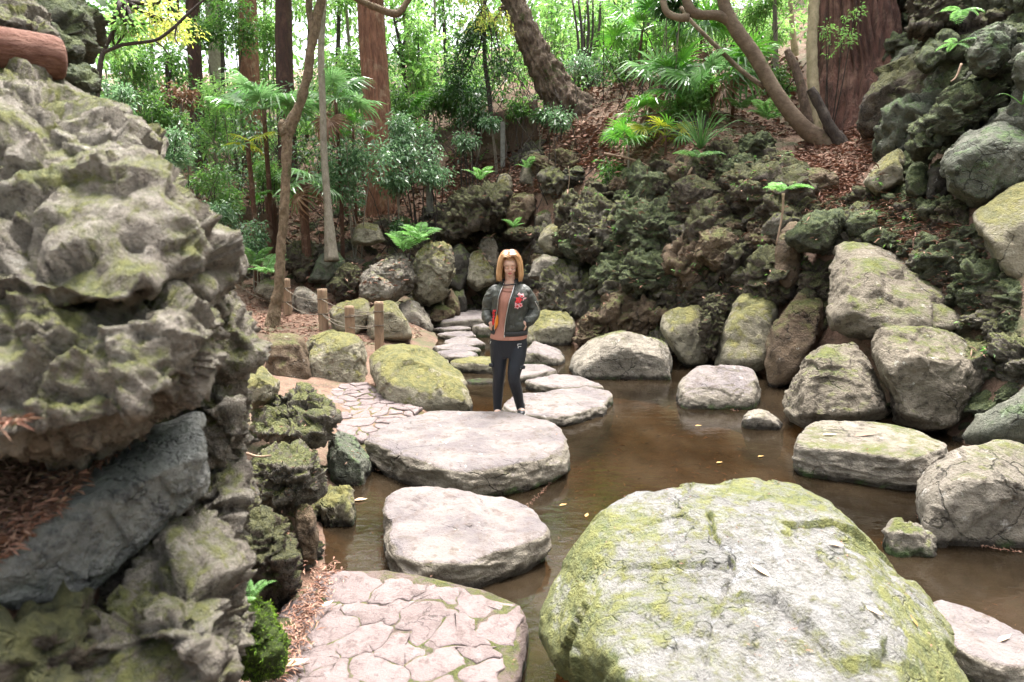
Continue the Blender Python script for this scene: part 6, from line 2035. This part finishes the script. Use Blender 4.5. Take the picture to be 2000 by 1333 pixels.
M['black'] = plain_mat("black_trim", (.015, .014, .016), .7, .1, 60)
M['rose'] = plain_mat("red_embroidery", (.70, .03, .035), .7, .4, 160, bump=.5)
M['petal'] = plain_mat("pink_white_embroidery", (.80, .55, .55), .7, .2, 160, bump=.5, c2=(.75, .25, .28))
M['lip'] = plain_mat("lips", (.48, .14, .12), .4, .1, 60)
M['lash'] = plain_mat("dark_lashes", (.035, .02, .015), .6, .1, 60)
M['brow'] = plain_mat("brown_brows", (.34, .2, .13), .8, .1, 60)
def hair_mat():
    m, nt = new_mat("blonde_hair")
    geo = nd(nt, "ShaderNodeNewGeometry")
    co = nd(nt, "ShaderNodeTexCoord").outputs["Object"]
    z = nd(nt, "ShaderNodeSeparateXYZ", {0: co}).outputs[2]
    r = geo.outputs["Random Per Island"]
    tip = mix(nt, r, (.56, .35, .18), (.40, .21, .09))
    root = mix(nt, r, (.27, .13, .055), (.18, .08, .035))
    col = mix(nt, maprange(nt, math_(nt, 'ADD', z, math_(nt, 'MULTIPLY', r, .05)), 1.62, 1.72), tip, root)
    bs = nd(nt, "ShaderNodeBsdfPrincipled", {"Base Color": col, "Roughness": .35})
    nd(nt, "ShaderNodeOutputMaterial", {0: bs.outputs[0]})
    return m


M['hair'] = hair_mat()


def loft(rings, n=32, cap=True):
    """rings: (cx, cy, cz, rx, ry) from the bottom up; superellipse outline"""
    a = np.linspace(0, 2 * np.pi, n, endpoint=False)
    V = []
    for cx, cy, cz, rx, ry in rings:
        c_, s_ = np.cos(a), np.sin(a)
        V.append(np.column_stack([cx + rx * np.sign(c_) * np.abs(c_) ** .85, cy + ry * np.sign(s_) * np.abs(s_) ** .9, np.full(n, cz)]))
    m = len(rings)
    V = np.concatenate(V)
    idx = np.arange(m * n).reshape(m, n)
    nx_ = np.roll(idx, -1, 1)
    F = np.stack([idx[:-1].ravel(), nx_[:-1].ravel(), nx_[1:].ravel(), idx[1:].ravel()], -1)
    F = np.concatenate([F[:, [0, 1, 2]], F[:, [0, 2, 3]]])
    if cap:
        V = np.vstack([V, [rings[0][:3]], [rings[-1][:3]]])
        e = len(V)
        F = np.concatenate([F, np.stack([nx_[0], idx[0], np.full(n, e - 2)], -1), np.stack([idx[-1], nx_[-1], np.full(n, e - 1)], -1)])
    return V, F


def dense(keys, m=4):
    """smoothly interpolated rings"""
    K = np.asarray(keys, float)
    e = np.vstack([2 * K[0] - K[1], K, 2 * K[-1] - K[-2]])
    out = []
    for i in range(len(K) - 1):
        p0, p1, p2, p3 = e[i:i + 4]
        for u in np.linspace(0, 1, m, endpoint=False):
            out.append(.5 * (2 * p1 + (-p0 + p2) * u + (2 * p0 - 5 * p1 + 4 * p2 - p3) * u * u + (-p0 + 3 * p1 - 3 * p2 + p3) * u ** 3))
    out.append(K[-1])
    return [tuple(o) for o in out]


def ball(c, r, lvl=3, rot=None):
    V, F = ico(lvl)
    V = V * np.asarray(r, float)
    if rot is not None:
        V = V @ np.array(rot.to_3x3() if hasattr(rot, 'to_3x3') else rot).T
    return V + np.asarray(c, float), F


def remesh(parts, vox, it=4):
    V, F = join_geo(parts)
    me = mesh_np("tmp", V, F)
    o = add_obj("tmp", me)
    r = o.modifiers.new("r", 'REMESH')
    r.mode = 'VOXEL'
    r.voxel_size = vox
    s = o.modifiers.new("s", 'SMOOTH')
    s.iterations = it
    s.factor = .5
    dg = bpy.context.evaluated_depsgraph_get()
    ev = o.evaluated_get(dg)
    m2 = ev.to_mesh()
    V = np.empty(len(m2.vertices) * 3)
    m2.vertices.foreach_get('co', V)
    V = V.reshape(-1, 3)
    m2.calc_loop_triangles()
    F = np.empty(len(m2.loop_triangles) * 3, np.int32)
    m2.loop_triangles.foreach_get('vertices', F)
    ev.to_mesh_clear()
    bpy.data.objects.remove(o)
    bpy.data.meshes.remove(me)
    return V, F.reshape(-1, 3)


PB = P(994, 822, np.float64(6.98))
PB[2] = .125
woman = thing("person", "woman with a blonde bob, olive bomber jacket with rose patches, salmon top and dark trousers, hands in pockets, looking down on the stepping stones", "person", PB)
woman['label'] = "woman with blonde bob in olive rose-patched bomber jacket walking over the stepping stones"


def part(name, geo, mat, parent=None, smooth=True):
    V, F = geo
    o = add_obj(name, mesh_np(name, V, F, M[mat], smooth), parent or woman)
    return o


# limbs and trunk, shared by body and clothes
LEG_A = [(-.090, .0, .82), (-.100, -.005, .62), (-.102, -.012, .43), (-.112, .012, .28), (-.116, .02, .07)]
LEG_B = [(.088, .0, .82), (.082, -.045, .62), (.050, -.095, .43), (.082, -.035, .27), (.122, .05, .08)]
LEG_R = [.085, .074, .055, .051, .034]
ARM_A = [(-.150, .008, 1.285), (-.186, .02, 1.19), (-.204, .035, 1.085), (-.206, -.02, 1.02), (-.176, -.072, .975)]
ARM_B = [(.164, .008, 1.285), (.210, .02, 1.19), (.246, .035, 1.08), (.216, -.03, 1.01), (.158, -.082, .98)]
ARM_R = [.034, .036, .038, .034, .026]
TORSO = [(-.005, .0, .70, .145, .09), (-.003, .0, .78, .152, .10), (0, .0, .88, .140, .09), (.003, 0, .98, .125, .085), (.006, -.005, 1.10, .132, .10), (.008, -.012, 1.2, .136, .104), (.01, .0, 1.28, .130, .084), (.012, .008, 1.33, .085, .055), (.012, .004, 1.375, .062, .05)]
HC = np.array([.012, -.035, 1.545])
tilt = Matrix.Rotation(math.radians(20), 4, 'X')     # chin towards the chest


def hp(x, y, z):
    """head coordinates (face towards -y) to body coordinates"""
    v = tilt.to_3x3() @ Vector((x, y, z))
    return HC + np.array(v)


def hball(c, r):
    V, F = ball((0, 0, 0), r)
    R = np.array(tilt.to_3x3())
    return V @ R.T + hp(*c), F


head = [hball((0, .01, .02), (.075, .088, .090)), hball((0, -.022, -.035), (.058, .062, .066)), hball((0, -.052, -.082), (.028, .028, .022)), hball((0, -.085, -.022), (.012, .016, .016)), hball((0, -.078, -.002), (.008, .012, .026)),
        hball((-.032, -.062, -.032), (.022, .02, .02)), hball((.032, -.062, -.032), (.022, .02, .02)), hball((0, -.074, -.058), (.02, .012, .012)),
        hball((-.073, .012, -.012), (.008, .018, .028)), hball((.073, .012, -.012), (.008, .018, .028)), hball((0, -.062, .035), (.045, .024, .03))]
neck = tube([(.012, .015, 1.33), (.012, .006, 1.40), (.012, -.008, 1.47), (.012, -.015, 1.52)], [.062, .05, .05, .052], 18)


def hand_geo(w, elbow, aim, side):
    w, aim = np.asarray(w, float), np.asarray(aim, float)
    d = aim / np.linalg.norm(aim)
    s = np.cross(d, [0, -1, 0.2])
    s /= np.linalg.norm(s)
    n = np.cross(s, d)
    g = [tube([w - d * .03, w + d * .02, w + d * .055, w + d * .082], [.024, .028, .033, .028], 12)]
    for k, (o, l, r) in enumerate(((-.027, .058, .0082), (-.009, .068, .0088), (.009, .064, .0086), (.026, .05, .0076))):
        b = w + d * .075 + s * o
        g.append(tube([b - d * .02, b + d * l * .4 + n * .004, b + d * l * .75 - n * .006, b + d * l - n * .02], [r * 1.1, r, r * .92, r * .7], 8))
    b = w + d * .02 + s * side * .028
    g.append(tube([b - d * .01, b + d * .022 + s * side * .018, b + d * .05 + s * side * .022 - n * .01], [.012, .0105, .008], 8))
    return g


hA = hand_geo(ARM_A[-1], None, (.05, .030, -.05), 1)
hB = hand_geo(ARM_B[-1], None, (-.05, .012, -.045), -1)
body = [loft(dense(TORSO), 28), neck, tube(LEG_A, LEG_R, 18), tube(LEG_B, LEG_R, 18), tube(ARM_A, ARM_R, 14), tube(ARM_B, ARM_R, 14), tube([(-.08, 0, 1.30), (-.145, .005, 1.28)], [.036, .032], 12), tube([(.10, 0, 1.30), (.155, .005, 1.28)], [.036, .032], 12),
        ball((-.116, -.02, .045), (.036, .09, .035)), ball((.125, -.005, .055), (.036, .085, .035))] + head + hA + hB
part("body", remesh(body, .0058, 3), 'skin')

# face
for s in (-1, 1):
    ex = s * .031
    e = part("eye", hball((ex, -.072, -.002), (.0145, .007, .0085)), 'skin')
    part("eyelash", tube([hp(ex - .017, -.076, -.004), hp(ex - .006, -.0845, -.0105), hp(ex + .006, -.0845, -.0105), hp(ex + .017, -.076, -.004)], [.0008, .0015, .0015, .0009], 6), 'lash', e)
    part("eyebrow", tube([hp(ex - s * .016, -.082, .020), hp(ex, -.083, .0255), hp(ex + s * .018, -.072, .020)], [.002, .0024, .0014], 6), 'brow')
part("lips", remesh([hball((0, -.0865, -.0525), (.024, .007, .0045)), hball((0, -.0865, -.0595), (.020, .008, .0055))], .0022, 2), 'lip')

# hair: locks falling from a side parting over a scalp cap
rng = np.random.RandomState(3)
geo = []
R3 = np.array(tilt.to_3x3())
V, F = ico(4)
capV = V * np.array([.083, .099, .092]) + np.array([0, .012, .026])
keep = ~((capV[:, 1] < -.045) & (capV[:, 2] < .068))
keep &= capV[:, 2] > -.055
okf = keep[F].all(1)
geo.append((capV @ R3.T + HC, F[okf]))
for k in range(230):
    part_y = rng.uniform(-.085, .06)
    s = 1 if k % 2 else -1
    az = rng.uniform(-.72, 1.62) if s > 0 else rng.uniform(-.60, 1.62)      # 0 = straight to the side, negative = to the face
    r_ = rng.uniform(.98, 1.10)
    dx, dy = s * math.cos(az), math.sin(az)
    p0 = np.array([-.014 + rng.normal() * .002, part_y * .9, .118 * r_ - .55 * part_y ** 2 * 6])
    p1 = np.array([dx * .056 * r_ - .004, .5 * part_y + dy * .055 * r_, .105 * r_])
    p2 = np.array([dx * .090 * r_, .012 + dy * .100 * r_, .035])
    p3 = np.array([dx * .101 * r_, .012 + dy * .108 * r_, -.045])
    end = -.152 + rng.uniform(-.012, .016) + .02 * max(0, dy)
    W = [hp(p[0] * 1.1, p[1] * 1.04, p[2] * 1.04) for p in (p0, p1, p2, p3)]
    low = W[3].copy()
    e1 = low + np.array([dx * .004, .008, -.055])
    e2 = np.array([HC[0] + dx * .110 * r_ * (.98 if rng.rand() < .7 else .9), low[1] + .012, HC[2] + end])
    geo.append(tube(W + [e1, e2], [.006, .0095, .0105, .0105, .0105, .004], 6, per=4))
for k in range(150):
    s = 1 if k % 2 else -1
    az = rng.uniform(-.8, 1.6)
    dx, dy = s * math.cos(az), math.sin(az)
    r_ = rng.uniform(1.02, 1.17)
    p2 = np.array([dx * .098 * r_, .012 + dy * .104 * r_, rng.uniform(.0, .06)])
    p3 = np.array([dx * .108 * r_, .012 + dy * .110 * r_, -.05])
    a_, b_ = hp(*p2), hp(*p3)
    e_ = np.array([HC[0] + dx * rng.uniform(.09, .122) * r_, b_[1] + rng.uniform(-.01, .02), HC[2] - .135 - rng.uniform(0, .04)])
    geo.append(tube([hp(dx * .075, .01 + dy * .08, .10), a_, b_, (b_ + e_) / 2 + np.array([dx * .006, 0, 0]), e_], [.002, .0035, .0038, .0035, .001], 5, per=4))
part("hair", join_geo(geo), 'hair')
part("earring", tube([hp(-.078, -.012, -.035) + np.array([math.cos(a) * .003, 0, 0]) + np.array([0, math.sin(a) * .012, math.cos(a) * .012]) for a in np.linspace(0, 2 * np.pi, 13)], [.0016] * 13, 5, per=2), 'metal')

# trousers
g = [loft(dense([(-.002, .0, .90, .158, .104), (-.004, .002, .82, .180, .120), (-.005, .006, .74, .186, .118), (-.005, .004, .67, .172, .103), (-.004, 0, .62, .14, .085)], 3), 28)]
for L in (LEG_A, LEG_B):
    g.append(tube([(L[0][0], L[0][1], .76)] + L[1:4] + [(L[4][0], L[4][1], .055)], [.103, .087, .061, .056, .041], 20, .03, per=5))
tr = part("trousers", remesh(g, .0075, 4), 'pants')
for pts in ([(.088, -.118, .772), (.125, -.103, .770)], [(.090, -.120, .748), (.122, -.106, .746)], [(-.178, -.066, .792), (-.186, -.06, .765)]):
    part("zip", tube([pts[0], tuple((np.array(pts[0]) + pts[1]) / 2), pts[1]], [.0032, .0032, .0032], 6), 'metal', tr)
for x0, y0, z0 in ((.088, -.135, .765), (.092, -.137, .742)):
    part("zip_pull", ball((x0, y0 + .012, z0 - .003), (.005, .004, .009), 2), 'metal', tr)
for cx, cy, cz, ry in ((.135, -.112, .535, .6), (-.178, -.055, .545, -.9)):
    V, F = ball((0, 0, 0), (.036, .012, .024), 3)
    V = np.clip(V, [-.030, -.009, -.018], [.030, .009, .018])
    c_, s_ = math.cos(ry), math.sin(ry)
    V = np.column_stack([V[:, 0] * c_ - V[:, 1] * s_, V[:, 0] * s_ + V[:, 1] * c_, V[:, 2]]) + np.array([cx, cy, cz])
    fl = part("pocket_flap", (V, F), 'pants', tr)
part("button", ball((.118, -.136, .528), (.004, .003, .004), 2), 'metal', tr)

# shoes
for ax, ay, az in ((-.116, .015, .0), (.124, .035, .012)):
    up = remesh([ball((ax, ay - .075, az + .040), (.042, .075, .030)), ball((ax, ay - .0, az + .052), (.037, .055, .042)), tube([(ax, ay + .012, az + .05), (ax, ay + .012, az + .115)], [.042, .040], 14)], .006, 3)
    sh = part("shoe", up, 'shoe')
    part("sole", loft([(ax, ay - .04, az + .0, .040, .118), (ax, ay - .04, az + .012, .044, .124), (ax, ay - .04, az + .024, .042, .121)], 28), 'sole', sh)
    if ax > 0:
        part("cuff", tube([(ax - .012, ay - .006, az + .112), (ax - .012, ay - .006, az + .122)], [.041, .040], 16), 'pink', sh)
    for k in range(3):
        part("lace", tube([(ax - .02, ay - .055 - .018 * k, az + .075 - .010 * k), (ax, ay - .06 - .018 * k, az + .081 - .010 * k), (ax + .02, ay - .055 - .018 * k, az + .075 - .010 * k)], [.003] * 3, 5), 'sole', sh)

# salmon top with a cut-out neckline and a black strap
SH_ = [(-.003, -.002, .822, .184, .127), (-.002, -.002, .845, .180, .127), (0, .0, .92, .158, .114), (.003, -.002, 1.0, .146, .108), (.006, -.007, 1.10, .146, .114), (.008, -.014, 1.2, .150, .116), (.01, -.004, 1.27, .146, .100), (.012, .004, 1.318, .112, .076)]
V, F = loft(dense(SH_, 5), 48, cap=False)
V = V + np.column_stack([np.zeros((len(V), 2)), -.014 * np.clip(-V[:, 1] / .12, -.3, 1) * (V[:, 2] < .865)])
k = 1 + .03 * fbm(V * np.array([7, 7, 3.0]), 3)
V[:, 0] *= k
V[:, 1] *= k
sh = part("top", (V, F), 'shirt')
a = np.linspace(-2.5, -.64, 13)
part("neck_strap", tube([(.012 + .088 * math.cos(t_), -.005 + .078 * math.sin(t_), 1.352 - .004 * math.sin(t_ * 2)) for t_ in a], [.0068] * 13, 6, per=2), 'black', sh)
part("neckline", tube([(.012 + .075 * u, -.085 - .018 * (1 - u * u), 1.302 - .012 * (1 - u * u)) for u in np.linspace(-1, 1, 7)], [.004] * 7, 6, per=2), 'shirt', sh)

# bomber jacket: open shell round the torso, sleeves, ribbed hem, collar and cuffs
JK = [(.002, 0, .89, .172, .132), (.002, 0, .91, .184, .142), (.004, .0, .96, .188, .147), (.006, 0, 1.03, .178, .140), (.008, -.004, 1.10, .174, .138), (.010, -.008, 1.18, .180, .140), (.012, -.002, 1.25, .184, .128), (.012, .004, 1.30, .176, .108), (.012, .010, 1.338, .130, .084), (.012, .012, 1.366, .090, .070)]
XL = np.interp  # opening edges as x over height


def edge_l(z):
    return XL(z, [.86, .95, 1.08, 1.2, 1.372], [-.145, -.135, -.112, -.098, -.052])


def edge_r(z):
    return XL(z, [.86, .95, 1.08, 1.2, 1.372], [-.045, -.038, -.016, .006, .062])


def shell(rings, off, n=72, wr=0.0, el=edge_l, er=edge_r):
    rows = []
    for cx, cy, cz, rx, ry in rings:
        rx, ry = rx + off, ry + off
        ul = np.clip((el(cz) - cx) / rx, -.98, .98)
        ur = np.clip((er(cz) - cx) / rx, -.98, .98)
        aR = -math.acos(ur)                      # front right edge (angles measured from +x, front is -pi/2)
        aL = -math.acos(ul)
        aa = np.linspace(aR, aL + 2 * math.pi, n)
        rows.append(np.column_stack([cx + rx * np.cos(aa), cy + ry * np.sin(aa), np.full(n, cz)]))
    return np.array(rows)


rings = dense(JK, 6)
outer = shell(rings, 0)
m_, n_ = outer.shape[:2]
fl = outer.reshape(-1, 3)
zz = fl[:, 2]
puff = .010 * ridged(fl * np.array([5, 5, 9.0]) + 3, 3) * np.clip((1.36 - zz) / .1, 0, 1) * np.clip((zz - .90) / .06, 0, 1) + .009 * fbm(fl * np.array([11, 11, 4.0]), 3)
ctr = np.column_stack([np.full(len(fl), .006), np.zeros(len(fl)), zz])
dr = fl - ctr
dr /= np.linalg.norm(dr, axis=1, keepdims=True)
outer = (fl + dr * puff[:, None])
inner = outer - dr * .010
idx = np.arange(m_ * n_).reshape(m_, n_)
q = np.stack([idx[:-1, :-1].ravel(), idx[:-1, 1:].ravel(), idx[1:, 1:].ravel(), idx[1:, :-1].ravel()], -1)
N0 = m_ * n_
qi = q[:, ::-1] + N0
ring_e = np.concatenate([idx[0], idx[1:, -1], idx[-1, ::-1][1:], idx[::-1, 0][1:]])
e0, e1 = ring_e, np.roll(ring_e, -1)
qe = np.stack([e1, e0, e0 + N0, e1 + N0], -1)
F = np.concatenate([q, qi, qe])
F = np.concatenate([F[:, [0, 1, 2]], F[:, [0, 2, 3]]])
jk = part("jacket", (np.vstack([outer, inner]), F), 'jacket')
OUT = outer.reshape(m_, n_, 3)


def sleeve(A, seed):
    A = [np.array(a) for a in A]
    A[0] = A[0] + np.array([-.012 if A[0][0] > 0 else .012, 0, -.003])
    sh0 = A[0] + np.array([-.06 if A[0][0] > 0 else .06, 0, .016])
    V, F = tube([sh0, A[0], A[1], A[2], A[3], A[4] - (A[4] - A[3]) * .15], [.036, .052, .057, .057, .052, .042], 28, 0, per=9)
    cen = V.copy()
    N = vnormals(V, F)
    w_ = .009 * ridged(V * np.array([9, 9, 17.0]) + seed, 3) + .006 * fbm(V * 22, 2)
    return V + N * w_[:, None], F


sl = [part("sleeve", sleeve(ARM_A, 1), 'jacket', jk), part("sleeve", sleeve(ARM_B, 5), 'jacket', jk)]
for A, s_ in ((ARM_A, sl[0]), (ARM_B, sl[1])):
    a_, b_ = np.array(A[3]), np.array(A[4])
    part("cuff", tube([b_ - (b_ - a_) * .30, b_ - (b_ - a_) * .1, b_ + (b_ - a_) * .08], [.044, .041, .038], 20, .0, .05, 14, per=4), 'rib', jk)
part("sleeve_zip", tube([(.258, -.055, 1.185), (.285, -.048, 1.135), (.296, -.035, 1.09)], [.003] * 3, 6), 'metal', sl[1])


def band(rows, off, th, mat, name, el=edge_l, er=edge_r):
    o_ = shell(rows, off, 90, el=el, er=er)
    m2, n2 = o_.shape[:2]
    f_ = o_.reshape(-1, 3)
    c_ = np.column_stack([np.full(len(f_), .006), np.zeros(len(f_)), f_[:, 2]])
    d_ = f_ - c_
    d_ /= np.linalg.norm(d_, axis=1, keepdims=True)
    f_ = f_ + d_ * (.0025 * (np.arange(n2) % 2)[None, :].repeat(m2, 0).reshape(-1))[:, None]
    i2 = np.arange(m2 * n2).reshape(m2, n2)
    q2 = np.stack([i2[:-1, :-1].ravel(), i2[:-1, 1:].ravel(), i2[1:, 1:].ravel(), i2[1:, :-1].ravel()], -1)
    r2 = np.concatenate([i2[0], i2[1:, -1], i2[-1, ::-1][1:], i2[::-1, 0][1:]])
    e2 = np.stack([np.roll(r2, -1), r2, r2 + m2 * n2, np.roll(r2, -1) + m2 * n2], -1)
    F_ = np.concatenate([q2, q2[:, ::-1] + m2 * n2, e2])
    return part(name, (np.vstack([f_, f_ - d_ * th]), np.concatenate([F_[:, [0, 1, 2]], F_[:, [0, 2, 3]]])), mat, jk)


band([(.002, 0, .848, .172, .128), (.002, 0, .872, .178, .133), (.002, 0, .896, .183, .138)], .006, .010, 'rib', "hem")
band([(.012, .012, 1.352, .104, .076), (.012, .012, 1.375, .088, .068), (.012, .012, 1.398, .080, .062)], .006, .010, 'rib', "collar")
ze = [OUT[i, 0] + np.array([-.001, -.006, 0]) for i in range(0, m_, 3)]
ze = [np.array([edge_r(.85), -.128, .85])] + ze[0:]
part("zip", tube(ze, [.0042] * len(ze), 6, per=2), 'metal', jk)
part("zip_pull", ball(ze[0] + np.array([.002, -.008, .0]), (.006, .004, .013), 2), 'metal', jk)
zl = [OUT[i, -1] + np.array([.001, -.004, 0]) for i in range(0, m_, 3)]
part("zip", tube(zl, [.0028] * len(zl), 6, per=2), 'metal', jk)
part("placket", tube([p_ + np.array([.020, -.004, 0]) for p_ in ze[1:]], [.006] * (len(ze) - 1), 6, per=2), 'jacket', jk)
# orange lining showing where the left front turns back
rows = []
for z_ in np.linspace(.915, 1.075, 8):
    u_ = (z_ - .915) / .16
    wd = .034 * math.sin(math.pi * min(1, .12 + u_ * .88)) ** .8
    k = int(np.argmin(np.abs(OUT[:, -1, 2] - z_)))
    p_ = OUT[k, -1]
    rows += [p_ + np.array([-.002, -.006, 0]), p_ + np.array([wd * .5, -.002, 0]), p_ + np.array([wd, .012, 0])]
F = []
for k in range(7):
    b = k * 3
    F += [(b, b + 1, b + 4), (b, b + 4, b + 3), (b + 1, b + 2, b + 5), (b + 1, b + 5, b + 4)]
part("lining", (np.array(rows), np.array(F)), 'orange', jk)


def on_jacket(x, z):
    """front surface point of the jacket at body x, z"""
    f_ = OUT.reshape(-1, 3)
    f_ = f_[f_[:, 1] < .02]
    d_ = (f_[:, 0] - x) ** 2 + (f_[:, 2] - z) ** 2
    k = d_.argsort()[:4]
    return np.array([x, f_[k, 1].min() - .004, z])


def petal(cx, cz, r, rx=1.0, lobes=5, rot=0.0, dy=0.0):
    """small raised embroidered disc following the jacket front"""
    n = 20
    V = [on_jacket(cx, cz) + np.array([0, -.004 - dy, 0])]
    for k in range(n):
        a = 2 * math.pi * k / n
        rr = r * (1 + .22 * math.cos(lobes * a + rot))
        x, z = cx + rr * rx * math.cos(a), cz + rr * math.sin(a)
        V.append(on_jacket(x, z) + np.array([0, -dy, 0]))
    F = [(0, 1 + (k + 1) % n, 1 + k) for k in range(n)]
    return np.array(V), np.array(F)


pt = part("rose_patch", join_geo([petal(.098, 1.212, .030, .95, 5), petal(.080, 1.195, .018, 1, 4)]), 'rose', jk)
for g_ in (petal(.101, 1.262, .015, 1, 4), petal(.128, 1.250, .020, 1, 5, 1, .001), petal(.082, 1.150, .024, 1.1, 5, .5, .001), petal(.116, 1.160, .021, .8, 5, 2, .001), petal(.150, 1.222, .010, 1.2, 3, 1), petal(.165, 1.226, .007, 1.2, 3), petal(.140, 1.208, .006, 1, 3), petal(.066, 1.178, .009, 1, 3)):
    part('petal', g_, 'petal', pt)
for g_ in (petal(.128, 1.247, .009, 1, 5, 1, .004), petal(.082, 1.150, .012, 1.1, 5, .5, .004), petal(.116, 1.160, .010, .8, 5, 2, .004), petal(.108, 1.216, .010, .9, 5, 2, .003)):
    part('petal', g_, 'rose', pt)
part("rose_patch", join_geo([petal(-.146, 1.095, .012, .8, 4), petal(-.130, 1.102, .009, .6, 3), petal(-.150, 1.070, .016, .9, 5), petal(-.148, 1.042, .014, .8, 4), petal(-.154, 1.005, .022, .8, 5), petal(-.156, .975, .018, .8, 4)]), 'rose', jk)
